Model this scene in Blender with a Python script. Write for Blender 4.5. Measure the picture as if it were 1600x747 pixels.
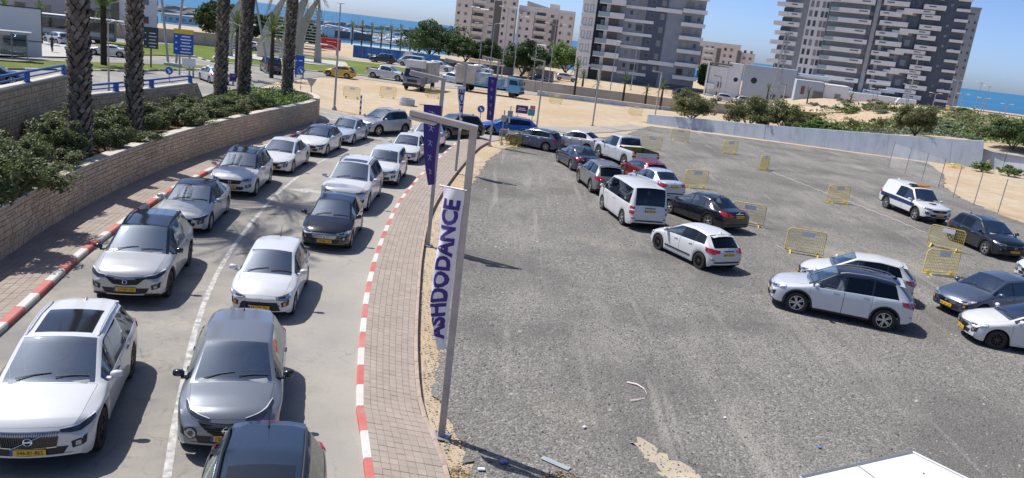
import bpy, bmesh, math, random
import numpy as np
from mathutils import Vector, Matrix
from mathutils.bvhtree import BVHTree
R = math.radians
for o in list(bpy.data.objects): bpy.data.objects.remove(o)
SC = bpy.context.scene
COL = SC.collection
rnd = random.Random(7)
# ---------------------------------------------------------------- camera
CAM_H = 7.9
pitch, roll = math.atan(322/1240.0), math.atan(0.1217)
cam = bpy.data.cameras.new('camera'); cam.sensor_width = 36; cam.lens = 1240/1600*36
cam.clip_start = 0.1; cam.clip_end = 30000
camo = bpy.data.objects.new('camera', cam); COL.objects.link(camo)
_F = Vector((0, math.cos(pitch), -math.sin(pitch))); _R = Vector((1, 0, 0)); _U = _R.cross(_F)
_Rc = _R*math.cos(roll)+_U*math.sin(roll); _Uc = -_R*math.sin(roll)+_U*math.cos(roll)
M3 = Matrix((_Rc, _Uc, -_F)).transposed()
camo.matrix_world = Matrix.Translation((0, 0, CAM_H)) @ M3.to_4x4()
SC.camera = camo
# ---------------------------------------------------------------- sky, sun, exposure
SUN_DIR = Vector((-0.905*math.cos(R(58)), 0.426*math.cos(R(58)), math.sin(R(58)))).normalized()   # towards the sun
W = bpy.data.worlds.new('World'); SC.world = W; W.use_nodes = True
wn = W.node_tree.nodes; wl = W.node_tree.links; wn.clear()
sky = wn.new('ShaderNodeTexSky'); sky.sky_type = 'NISHITA'; sky.sun_disc = False
sky.sun_elevation = R(58); sky.sun_rotation = math.atan2(SUN_DIR.x, SUN_DIR.y)
sky.air_density = 0.4; sky.dust_density = 1.0; sky.ozone_density = 6.0; sky.altitude = 10
bg = wn.new('ShaderNodeBackground'); bg.inputs[1].default_value = 0.14
wo = wn.new('ShaderNodeOutputWorld'); wl.new(sky.outputs[0], bg.inputs[0]); wl.new(bg.outputs[0], wo.inputs[0])
sun = bpy.data.lights.new('sun', 'SUN'); sun.energy = 3.65; sun.angle = R(0.53); sun.color = (1, 0.965, 0.915)
suno = bpy.data.objects.new('sun', sun); COL.objects.link(suno)
suno.rotation_euler = SUN_DIR.to_track_quat('Z', 'Y').to_euler(); suno.location = (0, 0, 60)
SC.view_settings.view_transform = 'Standard'; SC.view_settings.look = 'None'
SC.view_settings.exposure = 0.5; SC.view_settings.gamma = 1
SC.cycles.use_denoising = True
SC.cycles.max_bounces = 6; SC.cycles.transparent_max_bounces = 24; SC.cycles.glossy_bounces = 3; SC.cycles.diffuse_bounces = 3
SC.cycles.caustics_reflective = False; SC.cycles.caustics_refractive = False
# ---------------------------------------------------------------- materials
MATS = {}
def new_mat(name):
    m = bpy.data.materials.new(name); m.use_nodes = True
    nt = m.node_tree; b = nt.nodes['Principled BSDF']
    return m, nt, b
def noise(nt, scale, detail=4, rough=0.6, vec=None, dist=0):
    n = nt.nodes.new('ShaderNodeTexNoise'); n.inputs['Scale'].default_value = scale
    n.inputs['Detail'].default_value = detail; n.inputs['Roughness'].default_value = rough; n.inputs['Distortion'].default_value = dist
    if vec: nt.links.new(vec, n.inputs['Vector'])
    return n.outputs[0]
def ramp(nt, fac, stops):
    r = nt.nodes.new('ShaderNodeValToRGB'); nt.links.new(fac, r.inputs[0])
    e = r.color_ramp.elements
    while len(e) < len(stops): e.new(0.5)
    for i, (p, c) in enumerate(stops):
        e[i].position = p; e[i].color = (c[0], c[1], c[2], 1) if len(c) >= 3 else (c[0],)*3+(1,)
    return r.outputs[0]
def mixc(nt, fac, a, b, mode='MIX'):
    n = nt.nodes.new('ShaderNodeMix'); n.data_type = 'RGBA'; n.blend_type = mode
    for v, s in ((fac, 0), (a, 6), (b, 7)):
        if isinstance(v, (int, float)): n.inputs[s].default_value = v
        elif isinstance(v, (tuple, list)): n.inputs[s].default_value = tuple(v)[:3]+(1,)
        else: nt.links.new(v, n.inputs[s])
    return n.outputs[2]
def math_(nt, op, a, b=0.0, c=None):
    n = nt.nodes.new('ShaderNodeMath'); n.operation = op
    for i, v in enumerate((a, b) if c is None else (a, b, c)):
        if isinstance(v, (int, float)): n.inputs[i].default_value = v
        else: nt.links.new(v, n.inputs[i])
    return n.outputs[0]
def coord(nt, kind='Object'):
    return nt.nodes.new('ShaderNodeTexCoord').outputs[kind]
def geo_pos(nt): return nt.nodes.new('ShaderNodeNewGeometry').outputs['Position']
def bump(nt, b, h, strength=0.3, dist=0.02):
    n = nt.nodes.new('ShaderNodeBump'); n.inputs['Strength'].default_value = strength; n.inputs['Distance'].default_value = dist
    nt.links.new(h, n.inputs['Height']); nt.links.new(n.outputs[0], b.inputs['Normal'])
def mat(name, col, rough=0.6, metal=0.0, var=0.0, vscale=3.0, bmp=0.0, bscale=40, spec=None, coat=0.0, rand=0.0, detail=5):
    """plain procedural material: base colour, mottled by noise, optional bump, optional shift per object"""
    if name in MATS: return MATS[name]
    m, nt, b = new_mat(name); b.inputs['Roughness'].default_value = rough; b.inputs['Metallic'].default_value = metal
    if spec is not None: b.inputs['Specular IOR Level'].default_value = spec
    if coat: b.inputs['Coat Weight'].default_value = coat; b.inputs['Coat Roughness'].default_value = 0.04
    c = tuple(col)+(1,); b.inputs['Base Color'].default_value = c
    out = None
    if var:
        n = noise(nt, vscale, detail, 0.6, geo_pos(nt))
        lo = tuple(max(0, x*(1-var)) for x in col); hi = tuple(min(1, x*(1+var)) for x in col)
        out = ramp(nt, n, [(0.3, lo), (0.7, hi)])
    if rand:
        oi = nt.nodes.new('ShaderNodeObjectInfo').outputs['Random']
        f = math_(nt, 'MULTIPLY_ADD', oi, 2*rand, 1-rand)
        cmb = nt.nodes.new('ShaderNodeCombineColor')
        for i in range(3): nt.links.new(f, cmb.inputs[i])
        out = mixc(nt, 1.0, out if out else col, cmb.outputs[0], 'MULTIPLY')
    if out: nt.links.new(out, b.inputs['Base Color'])
    if bmp: bump(nt, b, noise(nt, bscale, 4, 0.6, geo_pos(nt)), bmp, 0.02)
    MATS[name] = m; return m
def face_rand_mat(name, cols, rough=0.8, bmp=0.0, bscale=40, var=0.2, vscale=2.0, spec=0.3):
    """colour picked per mesh island, for stones, leaves, pavers"""
    if name in MATS: return MATS[name]
    m, nt, b = new_mat(name); b.inputs['Roughness'].default_value = rough; b.inputs['Specular IOR Level'].default_value = spec
    isl = nt.nodes.new('ShaderNodeNewGeometry').outputs['Random Per Island']
    obr = nt.nodes.new('ShaderNodeObjectInfo').outputs['Random']
    k = math_(nt, 'FRACT', math_(nt, 'ADD', isl, obr))
    n = len(cols); c = ramp(nt, k, [((i+0.5)/n, cc) for i, cc in enumerate(cols)])
    if var:
        nn = noise(nt, vscale, 5, 0.65, geo_pos(nt))
        g = ramp(nt, nn, [(0.25, (1-var,)*3), (0.75, (1,)*3)])
        c = mixc(nt, 1.0, c, g, 'MULTIPLY')
    nt.links.new(c, b.inputs['Base Color'])
    if bmp: bump(nt, b, noise(nt, bscale, 5, 0.65, geo_pos(nt)), bmp, 0.02)
    MATS[name] = m; return m
# ---------------------------------------------------------------- mesh helpers
class MB:
    def __init__(s): s.v = []; s.f = []; s.m = []
    def add(s, v, f, mi=0, M=None):
        o = len(s.v)
        s.v += [tuple(M @ Vector(p)) for p in v] if M is not None else [tuple(p) for p in v]
        s.f += [tuple(o+i for i in q) for q in f]; s.m += [mi]*len(f); return s
    def box(s, c, d, mi=0, rz=0, M=None, taper=1.0):
        x, y, z = d[0]/2, d[1]/2, d[2]/2
        v = [(sx*x*(taper if sz > 0 else 1), sy*y*(taper if sz > 0 else 1), sz*z) for sz in (-1, 1) for sx, sy in ((-1, -1), (1, -1), (1, 1), (-1, 1))]
        T = Matrix.Translation(c) @ Matrix.Rotation(rz, 4, 'Z')
        if M is not None: T = M @ T
        return s.add(v, [(3, 2, 1, 0), (4, 5, 6, 7), (0, 1, 5, 4), (1, 2, 6, 5), (2, 3, 7, 6), (3, 0, 4, 7)], mi, T)
    def bbox(s, c, d, b=0.02, mi=0, rz=0, M=None):
        """box with chamfered edges"""
        x, y, z = d[0]/2, d[1]/2, d[2]/2; b = min(b, x*.9, y*.9, z*.9)
        rings = []
        for zz, ins in ((-z, b), (-z+b, 0), (z-b, 0), (z, b)):
            xx, yy = x-ins, y-ins; cc = b*0.7
            rings.append([(-xx+cc, -yy, zz), (xx-cc, -yy, zz), (xx, -yy+cc, zz), (xx, yy-cc, zz), (xx-cc, yy, zz), (-xx+cc, yy, zz), (-xx, yy-cc, zz), (-xx, -yy+cc, zz)])
        v = [p for r in rings for p in r]; f = [tuple(range(7, -1, -1)), tuple(range(24, 32))]
        for k in range(3):
            for i in range(8): f.append((k*8+i, k*8+(i+1) % 8, k*8+8+(i+1) % 8, k*8+8+i))
        T = Matrix.Translation(c) @ Matrix.Rotation(rz, 4, 'Z')
        if M is not None: T = M @ T
        return s.add(v, f, mi, T)
    def tube(s, pts, rad, n=8, mi=0, cap=True):
        pts = [Vector(p) for p in pts]; k = len(pts)
        rads = rad if isinstance(rad, (list, tuple)) else [rad]*k
        v = []; up0 = None
        for i, p in enumerate(pts):
            t = (pts[min(i+1, k-1)]-pts[max(i-1, 0)]).normalized()
            if up0 is None:
                a = Vector((0, 0, 1)) if abs(t.z) < 0.9 else Vector((1, 0, 0)); u = t.cross(a).normalized()
            else: u = (up0-t*up0.dot(t)).normalized()
            up0 = u; w = t.cross(u)
            for j in range(n):
                a = 2*math.pi*(j+0.5)/n; v.append(p+(u*math.cos(a)+w*math.sin(a))*rads[i])
        f = [(i*n+j, i*n+(j+1) % n, (i+1)*n+(j+1) % n, (i+1)*n+j) for i in range(k-1) for j in range(n)]
        if cap: f += [tuple(range(n-1, -1, -1)), tuple(range((k-1)*n, k*n))]
        return s.add(v, f, mi)
    def lathe(s, prof, n=24, mi=0, M=None, axis='Z'):
        v = []; k = len(prof)
        for i in range(n):
            a = 2*math.pi*i/n; c, sn = math.cos(a), math.sin(a)
            for r, h in prof: v.append((r*c, r*sn, h) if axis == 'Z' else (r*c, h, r*sn))
        f = [(i*k+j, ((i+1) % n)*k+j, ((i+1) % n)*k+j+1, i*k+j+1) for i in range(n) for j in range(k-1)]
        return s.add(v, f, mi, M)
    def prism(s, poly, z0, z1, mi=0, M=None):
        n = len(poly); v = [(x, y, z0) for x, y in poly]+[(x, y, z1) for x, y in poly]
        f = [tuple(range(n-1, -1, -1)), tuple(range(n, 2*n))]+[(i, (i+1) % n, n+(i+1) % n, n+i) for i in range(n)]
        return s.add(v, f, mi, M)
    def quad(s, a, b, c, d, mi=0): return s.add([a, b, c, d], [(0, 1, 2, 3)], mi)
    def mesh(s, name, mats, smooth=None):
        me = bpy.data.meshes.new(name); me.from_pydata([tuple(p) for p in s.v], [], s.f)
        for m in (mats if isinstance(mats, (list, tuple)) else [mats]): me.materials.append(m)
        if len(me.materials) > 1: me.polygons.foreach_set('material_index', s.m)
        if smooth is not None: shade(me, smooth)
        return me
    def build(s, name, mats, parent=None, smooth=None, loc=(0, 0, 0), rz=0):
        return link(name, s.mesh(name, mats, smooth), parent, loc, rz)
def shade(me, ang=40):
    me.polygons.foreach_set('use_smooth', [True]*len(me.polygons))
    bm = bmesh.new(); bm.from_mesh(me); a = R(ang)
    for e in bm.edges:
        e.smooth = (len(e.link_faces) == 2 and e.calc_face_angle(9) < a)
    bm.to_mesh(me); bm.free()
def link(name, me, parent=None, loc=(0, 0, 0), rz=0):
    o = bpy.data.objects.new(name, me); COL.objects.link(o); o.location = loc; o.rotation_euler = (0, 0, rz)
    if parent is not None: o.parent = parent
    return o
def tag(o, label, cat, group=None):
    o['label'] = label; o['category'] = cat
    if group: o['group'] = group
    return o
def struct(o): o['kind'] = 'structure'; return o
def stuff(o): o['kind'] = 'stuff'; return o
def thing(name, label, cat, loc=(0, 0, 0), rz=0, group=None):
    o = bpy.data.objects.new(name, None); COL.objects.link(o); o.location = loc; o.rotation_euler = (0, 0, rz)
    o.empty_display_size = 0.2
    return tag(o, label, cat, group)
KIDS = {}
def copy_tree(o, parent=None):
    c = o.copy(); COL.objects.link(c); c.parent = parent
    for ch in o.children: copy_tree(ch, c)
    return c
def resample(pts, n):
    pts = [np.array(p, float) for p in pts]
    if len(pts) == 1: return [pts[0]]*n
    d = [0]
    for a, b in zip(pts, pts[1:]): d.append(d[-1]+np.linalg.norm(b-a))
    out = []
    for i in range(n):
        t = d[-1]*i/(n-1)
        for k in range(len(pts)-1):
            if t <= d[k+1]+1e-9: break
        w = (t-d[k])/max(d[k+1]-d[k], 1e-9); out.append(pts[k]*(1-w)+pts[k+1]*w)
    return out
def smooth_path(pts, step):
    """Catmull-Rom through pts, resampled at about step"""
    P = [np.array(p, float) for p in pts]; P = [2*P[0]-P[1]]+P+[2*P[-1]-P[-2]]; out = []
    for i in range(1, len(P)-2):
        for k in range(12):
            t = k/12; a, b, c, d = P[i-1:i+3]
            out.append(0.5*((2*b)+(-a+c)*t+(2*a-5*b+4*c-d)*t*t+(-a+3*b-3*c+d)*t**3))
    out.append(P[-2]); L = sum(np.linalg.norm(b-a) for a, b in zip(out, out[1:]))
    return resample(out, max(2, int(round(L/step))+1))
def offset_path(path, d):
    """shift a plan path to its left by d"""
    out = []
    for i, p in enumerate(path):
        t = path[min(i+1, len(path)-1)]-path[max(i-1, 0)]; t = t/np.linalg.norm(t)
        out.append(np.array([p[0]-t[1]*d, p[1]+t[0]*d]))
    return out
# ================================================================ SETTING
def ground_shader(name, kind):
    m, nt, b = new_mat(name); p = geo_pos(nt); b.inputs['Roughness'].default_value = 0.95; b.inputs['Specular IOR Level'].default_value = 0.15
    big = noise(nt, 0.09, 6, 0.6, p); mid_ = noise(nt, 0.9, 6, 0.65, p); fine = noise(nt, 14, 5, 0.7, p); grain = noise(nt, 70, 3, 0.7, p)
    if kind == 'sand':
        c = ramp(nt, mid_, [(0.3, (0.42, 0.335, 0.235)), (0.55, (0.53, 0.435, 0.31)), (0.8, (0.60, 0.505, 0.375))])
        c = mixc(nt, ramp(nt, big, [(0.42, (0,)*3), (0.62, (0.75,)*3)]), c, (0.47, 0.33, 0.20))
        c = mixc(nt, ramp(nt, fine, [(0.33, (0.45,)*3), (0.55, (0,)*3)]), c, (0.34, 0.27, 0.19)); h = fine; st, ds = 0.5, 0.05
    elif kind == 'gravel':
        v = nt.nodes.new('ShaderNodeTexVoronoi'); v.inputs['Scale'].default_value = 19; nt.links.new(p, v.inputs['Vector'])
        c = ramp(nt, noise(nt, 23, 5, 0.75, p), [(0.3, (0.107, 0.102, 0.094)), (0.48, (0.199, 0.188, 0.172)), (0.66, (0.274, 0.259, 0.235)), (0.82, (0.387, 0.364, 0.330))])
        sp = nt.nodes.new('ShaderNodeSeparateColor'); nt.links.new(v.outputs['Color'], sp.inputs[0])
        c = mixc(nt, 0.55, c, ramp(nt, sp.outputs[0], [(0.0, (0.097, 0.093, 0.085)), (0.5, (0.215, 0.204, 0.185)), (0.86, (0.300, 0.285, 0.258)), (1.0, (0.451, 0.425, 0.385))]))
        # worn tracks of pale dust, patches of sandy fines, darker damp fresh stone
        mp = nt.nodes.new('ShaderNodeMapping'); mp.inputs['Rotation'].default_value = (0, 0, R(-22)); mp.inputs['Scale'].default_value = (0.5, 0.11, 1); nt.links.new(p, mp.inputs['Vector'])
        st_ = noise(nt, 1.0, 5, 0.6, mp.outputs[0])
        c = mixc(nt, ramp(nt, st_, [(0.50, (0,)*3), (0.74, (0.55,)*3)]), c, (0.375, 0.350, 0.307))
        c = mixc(nt, ramp(nt, big, [(0.56, (0,)*3), (0.74, (0.55,)*3)]), c, (0.429, 0.382, 0.302))
        c = mixc(nt, ramp(nt, noise(nt, 0.21, 5, 0.6, p), [(0.36, (0.7,)*3), (0.54, (0,)*3)]), c, (0.123, 0.119, 0.112))
        rut = None
        for ang_, sc_, ph in ((-22, .55, 0), (-58, .42, 3.1), (8, .33, 7.7)):
            m2 = nt.nodes.new('ShaderNodeMapping'); m2.inputs['Rotation'].default_value = (0, 0, R(ang_)); m2.inputs['Location'].default_value = (ph, ph*2, 0); m2.inputs['Scale'].default_value = (sc_*1.5, sc_*.08, 1); nt.links.new(p, m2.inputs['Vector'])
            rr_ = ramp(nt, noise(nt, 2.6, 3, 0.5, m2.outputs[0], 0.6), [(0.64, (0,)*3), (0.675, (0.4,)*3), (0.71, (0,)*3)])
            c = mixc(nt, rr_, c, (0.145, 0.138, 0.127)); rl = ramp(nt, noise(nt, 2.2, 3, 0.5, m2.outputs[0], 0.4), [(0.29, (0.5,)*3), (0.36, (0,)*3)]); c = mixc(nt, rl, c, (0.332, 0.314, 0.276))
        h = math_(nt, 'SUBTRACT', fine, v.outputs['Distance']); st, ds = 0.6, 0.04
    elif kind == 'asphalt':
        c = ramp(nt, mid_, [(0.3, (0.205, 0.195, 0.178)), (0.7, (0.27, 0.257, 0.234))])
        c = mixc(nt, ramp(nt, noise(nt, 0.35, 5, 0.6, p), [(0.42, (0,)*3), (0.66, (0.75,)*3)]), c, (0.43, 0.385, 0.32))
        c = mixc(nt, ramp(nt, noise(nt, 2.2, 6, 0.7, p, 1.5), [(0.33, (0.55,)*3), (0.46, (0,)*3)]), c, (0.16, 0.153, 0.142))
        sx_ = nt.nodes.new('ShaderNodeSeparateXYZ'); nt.links.new(p, sx_.inputs[0])
        sd_ = math_(nt, 'ADD', math_(nt, 'MULTIPLY_ADD', sx_.outputs[1], 0.22, sx_.outputs[0]), math_(nt, 'MULTIPLY', noise(nt, 0.5, 4, 0.6, p), 2.2))
        mr_ = nt.nodes.new('ShaderNodeMapRange'); mr_.inputs[1].default_value = -1.6; mr_.inputs[2].default_value = 1.6; mr_.inputs[4].default_value = 0.7; nt.links.new(sd_, mr_.inputs[0])
        c = mixc(nt, mr_.outputs[0], c, (0.42, 0.385, 0.335))   # pale dust blown over the lane next to the sand
        v = nt.nodes.new('ShaderNodeTexVoronoi'); v.feature = 'DISTANCE_TO_EDGE'; v.inputs['Scale'].default_value = 0.62
        dn = nt.nodes.new('ShaderNodeVectorMath'); dn.operation = 'MULTIPLY_ADD'; dn.inputs[1].default_value = (0.9,)*3
        nz = nt.nodes.new('ShaderNodeTexNoise'); nz.inputs['Scale'].default_value = 1.6; nz.inputs['Detail'].default_value = 5; nt.links.new(p, nz.inputs['Vector'])
        nt.links.new(nz.outputs['Color'], dn.inputs[0]); nt.links.new(p, dn.inputs[2]); nt.links.new(dn.outputs[0], v.inputs['Vector'])
        crk = ramp(nt, v.outputs['Distance'], [(0.0, (0.45,)*3), (0.010, (0,)*3)])
        crk = mixc(nt, 1.0, crk, ramp(nt, noise(nt, 0.22, 3, 0.5, p), [(0.5, (0,)*3), (0.6, (1,)*3)]), 'MULTIPLY')
        c = mixc(nt, crk, c, (0.06, 0.057, 0.053))
        c = mixc(nt, ramp(nt, grain, [(0.3, (0.35,)*3), (0.6, (0,)*3)]), c, (0.15, 0.143, 0.132)); h = grain; st, ds = 0.35, 0.01
        rr_ = ramp(nt, mid_, [(0.3, (0.62,)*3), (0.7, (0.85,)*3)]); nt.links.new(rr_, b.inputs['Roughness']); b.inputs['Specular IOR Level'].default_value = 0.35
    elif kind == 'grass':
        c = ramp(nt, fine, [(0.3, (0.075, 0.12, 0.02)), (0.7, (0.19, 0.25, 0.05))]); c = mixc(nt, ramp(nt, big, [(0.4, (0,)*3), (0.7, (0.5,)*3)]), c, (0.30, 0.28, 0.10)); h = fine; st, ds = 1, 0.1
    elif kind == 'soil':
        c = ramp(nt, fine, [(0.3, (0.09, 0.065, 0.04)), (0.7, (0.19, 0.14, 0.09))]); h = fine; st, ds = 1, 0.1
    elif kind == 'paving':
        c = ramp(nt, mid_, [(0.3, (0.40, 0.385, 0.36)), (0.7, (0.52, 0.50, 0.47))]); h = fine; st, ds = .2, .01
    nt.links.new(c, b.inputs['Base Color']); bump(nt, b, h, st, ds); MATS[name] = m; return m
M_SAND = ground_shader('sandy_ground', 'sand'); M_GRAVEL = ground_shader('gravel', 'gravel'); M_ASPH = ground_shader('asphalt', 'asphalt')
M_GRASS = ground_shader('grass', 'grass'); M_SOIL = ground_shader('soil', 'soil'); M_PAVING = ground_shader('paving', 'paving')
def sstep(t): t = max(0, min(1, t)); return t*t*(3-2*t)
def terrain(x, y):
    D = math.hypot(x, y); a = x/max(y, 1)
    w = sstep((a-.12)/.2); d0 = 150*(1-w)+360*w; d1 = 480*(1-w)+260*w
    return -14*sstep((D-d0)/d1)-.03
# ---- ground sheet out to the shore, sea to the horizon
xs = sorted(set([-1500, -1100, -800, -600, -450, -350, -280, -220]+list(range(-180, 241, 12))+[280, 340, 420, 520, 650, 820, 1050, 1400]))
ys = sorted(set([-120, -60, -20]+list(range(0, 260, 12))+[270, 300, 330, 370, 420, 480, 540, 600, 660, 720, 800]))
g = MB()
for yy in ys:
    for xx in xs: g.v.append((xx, yy, terrain(xx, yy)))
nx = len(xs)
for j in range(len(ys)-1):
    for i in range(nx-1): g.f.append((j*nx+i, j*nx+i+1, (j+1)*nx+i+1, (j+1)*nx+i)); g.m.append(0)
struct(g.build('ground', M_SAND, smooth=60))
m, nt, b = new_mat('sea_water'); b.inputs['Base Color'].default_value = (0.012, 0.13, 0.24, 1); b.inputs['Roughness'].default_value = 0.42; b.inputs['Specular IOR Level'].default_value = .25
p = geo_pos(nt); c = ramp(nt, noise(nt, 0.004, 5, 0.6, p), [(0.35, (0.024, 0.135, 0.265)), (0.65, (0.036, 0.175, 0.31))]); nt.links.new(c, b.inputs['Base Color']); bump(nt, b, noise(nt, 0.12, 6, 0.7, p), 1.0, 1.2); M_SEA = m
g = MB(); g.quad((-16000, 330, -12), (16000, 330, -12), (16000, 9000, -12), (-16000, 9000, -12)); struct(g.build('sea', M_SEA))
def sheet(name, poly, z, m, rough_edge=0, step=1.0, seed=1):
    r_ = random.Random(seed); P = []
    n = len(poly)
    for i in range(n):
        a, b_ = np.array(poly[i], float), np.array(poly[(i+1) % n], float); d = np.linalg.norm(b_-a); k = max(1, int(d/step)) if rough_edge else 1
        for q in range(k):
            p_ = a+(b_-a)*q/k
            if rough_edge and q: p_ = p_+np.array([r_.gauss(0, rough_edge), r_.gauss(0, rough_edge)])
            P.append((p_[0], p_[1]))
    me = bpy.data.meshes.new(name); bm = bmesh.new(); vs = [bm.verts.new((x, y, z)) for x, y in P]
    es = [bm.edges.new((vs[i], vs[(i+1) % len(vs)])) for i in range(len(vs))]
    bmesh.ops.triangle_fill(bm, edges=es, use_beauty=True)
    for f in bm.faces:
        if f.normal.z < 0: f.normal_flip()
    bm.to_mesh(me); bm.free(); me.materials.append(m); o = link(name, me); return struct(o)
# ---- paths read off in plan (metres)
KR = smooth_path([(-1.1, 8), (-1.75, 11.2), (-2.12, 12.6), (-2.45, 13.8), (-2.8, 15), (-3.5, 18.5), (-4.15, 22.4), (-4.68, 26.9), (-5.15, 33), (-5.25, 38.1), (-5.2, 42.4), (-4.95, 48.7), (-4.6, 55.0), (-3.9, 58)], 1.0)
KL = smooth_path([(-9.2, 6), (-10.3, 12), (-11.14, 16.35), (-11.65, 18.6), (-12.5, 22.2), (-13.18, 26.2), (-13.82, 30.7), (-14.2, 36.2), (-14.35, 42.4), (-14.3, 47.2), (-14.2, 52.0), (-14.9, 56.5), (-17.0, 61), (-21, 65.5), (-26, 70)], 1.0)
SO = smooth_path([(0.3, 8), (-.35, 11.2), (-.72, 12.8), (-1.14, 14.1), (-1.55, 15.3), (-2.03, 17.9), (-2.52, 21.5), (-3.13, 26.7), (-3.6, 32.6), (-3.66, 38.2), (-3.45, 45.9), (-3.05, 53.2), (-2.5, 57)], 0.5)
LW = smooth_path([(-12.2, 11), (-13.3, 16.5), (-14.1, 20.9), (-14.85, 24.5), (-15.55, 29.5), (-15.95, 34.6), (-16.0, 40), (-15.7, 46), (-15.15, 52), (-14.95, 55.5), (-15.3, 58.6), (-16.5, 61), (-18.2, 61.8), (-20.2, 61)], 0.25)
# ---- road sheets
rp = [tuple(p) for p in KL]+[(-30, 76), (-24, 74.5), (-20.5, 70.5), (-18.6, 67), (-14.5, 63.6), (-9, 61.5), (-5.5, 63.5), (-1.5, 69.5), (4, 74), (9, 80), (11, 84), (12.5, 82), (8, 74), (3.5, 68), (-.6, 62), (-2.3, 58)]+[tuple(p) for p in KR][::-1]
sheet('road', rp, 0.009, M_ASPH)
sheet('roundabout_road', [(-34.5, 41.4), (-25.5, 50), (-24.0, 62), (-26.3, 83.0), (-25.1, 96.0), (-21.6, 101.1), (-14.8, 98.9), (-7.4, 105.2), (0.2, 108.6), (14.8, 107.1), (40, 118), (90, 128), (90, 138), (40, 128), (16.1, 116.9), (3, 124), (0.1, 140), (-12.4, 150), (-26.4, 146), (-39.3, 140.6), (-59.6, 140.8), (-75, 110), (-62.0, 93.5), (-75, 80), (-75, 60), (-57.3, 45)], 0.004, M_ASPH)
sheet('median_lawn', [(-75, 62), (-47.5, 63.6), (-45.7, 61.2), (-43.5, 65.4), (-38.2, 76.0), (-35.7, 86.1), (-36.8, 91.4), (-40.6, 84.8), (-45.0, 77.1), (-46.8, 70.5), (-52, 66), (-75, 65)], 0.10, M_GRASS)
sheet('lawn', [(-58.5, 107.7), (-50.6, 130.9), (-41.1, 106.3), (-45.8, 97.3), (-48.2, 88.8)], 0.10, M_GRASS)
sheet('roundabout_lawn', [(-37.0, 134.4), (-24.6, 134.4), (-12.5, 125.7), (-13.5, 113), (-16.3, 108.4), (-22.6, 105.3), (-31.5, 101.5), (-39.1, 98.2), (-44, 104), (-47, 118), (-44, 130)], 0.115, M_GRASS)
sheet('plaza', [(-41.1, 103.2), (-36.3, 111.1), (-26.7, 117.8), (-29.8, 128.8), (-35.3, 126.7), (-41.5, 121.1), (-45.5, 116.5)], 0.13, M_PAVING)
sheet('bus_stop_pavement', [(-75, 68), (-50.0, 68.5), (-49.4, 75.3), (-47.0, 81.6), (-56.6, 98.4), (-58, 98), (-75, 84)], 0.14, M_PAVING)
M_WHITEP = mat('road_paint', (0.43, 0.42, 0.395), 0.75, var=0.5, vscale=5, bmp=.2)
# ---- kerbs round the lawns
def worn(name, col):
    m, nt, b = new_mat(name); p = geo_pos(nt); b.inputs['Roughness'].default_value = .75
    n = noise(nt, 7, 6, 0.7, p); n2 = noise(nt, 1.1, 4, 0.6, p)
    c = mixc(nt, ramp(nt, n2, [(0.35, (0,)*3), (0.7, (0.35,)*3)]), col, (0.50, 0.42, 0.36))
    c = mixc(nt, ramp(nt, n, [(0.30, (0.85,)*3), (0.40, (0,)*3)]), c, (0.30, 0.28, 0.25)); nt.links.new(c, b.inputs['Base Color']); bump(nt, b, n, .25, .01); MATS[name] = m; return m
M_KERB = mat('kerb_concrete', (0.46, 0.44, 0.40), 0.85, var=0.15, vscale=5); M_KERBW = worn('kerb_white', (0.60, 0.59, 0.56)); M_KERBR = worn('kerb_red', (0.50, 0.10, 0.085))
M_KERBK = mat('kerb_black', (0.07, 0.07, 0.07), 0.7)
def kerb(name, path, cols, h=.15, w=.25, shift=0, L=1.0):
    root = struct(bpy.data.objects.new(name, None)); COL.objects.link(root)
    P = resample(path, max(2, int(round(sum(np.linalg.norm(b_-a) for a, b_ in zip(path, path[1:]))/L))+1)); off = offset_path(P, -w) if shift >= 0 else offset_path(P, w)
    for i in range(len(P)-1):
        a, b_, c_, d_ = P[i], P[i+1], off[i+1], off[i]; t = (b_-a)/np.linalg.norm(b_-a)*.006
        a, b_, c_, d_ = a+t, b_-t, c_-t, d_+t; ch = .03; e = MB()
        hh = h+rnd.uniform(-.006, .006); cx = (a+b_)/2
        up = lambda p, q, f: (p[0]+(q[0]-p[0])*f, p[1]+(q[1]-p[1])*f)
        f = ch/w
        lo = [(a[0], a[1], -.02), (b_[0], b_[1], -.02), (c_[0], c_[1], -.02), (d_[0], d_[1], -.02)]
        md = [(a[0], a[1], hh-ch), (b_[0], b_[1], hh-ch), (c_[0], c_[1], hh-.004), (d_[0], d_[1], hh-.004)]
        a2, b2 = up(a, d_, f), up(b_, c_, f); tp = [(a2[0], a2[1], hh), (b2[0], b2[1], hh), (c_[0], c_[1], hh), (d_[0], d_[1], hh)]
        V = [(v[0]-cx[0], v[1]-cx[1], v[2]) for v in lo+md+tp]; Fc = [(8, 9, 10, 11)]
        for k in (0, 4):
            for q in range(4): Fc.append((k+q, k+(q+1) % 4, k+4+(q+1) % 4, k+4+q))
        if shift < 0: Fc = [q[::-1] for q in Fc]
        e.add(V, Fc); e.build('kerb_stone', cols[i % len(cols)], root, loc=(cx[0], cx[1], 0))
    return root
kerb('kerb_right', KR, [M_KERBR, M_KERBW], .12, .15, 1)
kerb('kerb_left', KL, [M_KERBW, M_KERBR], .15, .21, -1)
def np_path(l): return [np.array(p, float) for p in l]
kerb('median_kerb', np_path([(-60, 63.2), (-47.5, 63.2), (-45.3, 60.9), (-43.1, 65.2), (-37.8, 75.9), (-35.3, 86.1), (-36.6, 91.8)]), [M_KERBW, M_KERBK], .14, .3, -1, 1.4)
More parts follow.
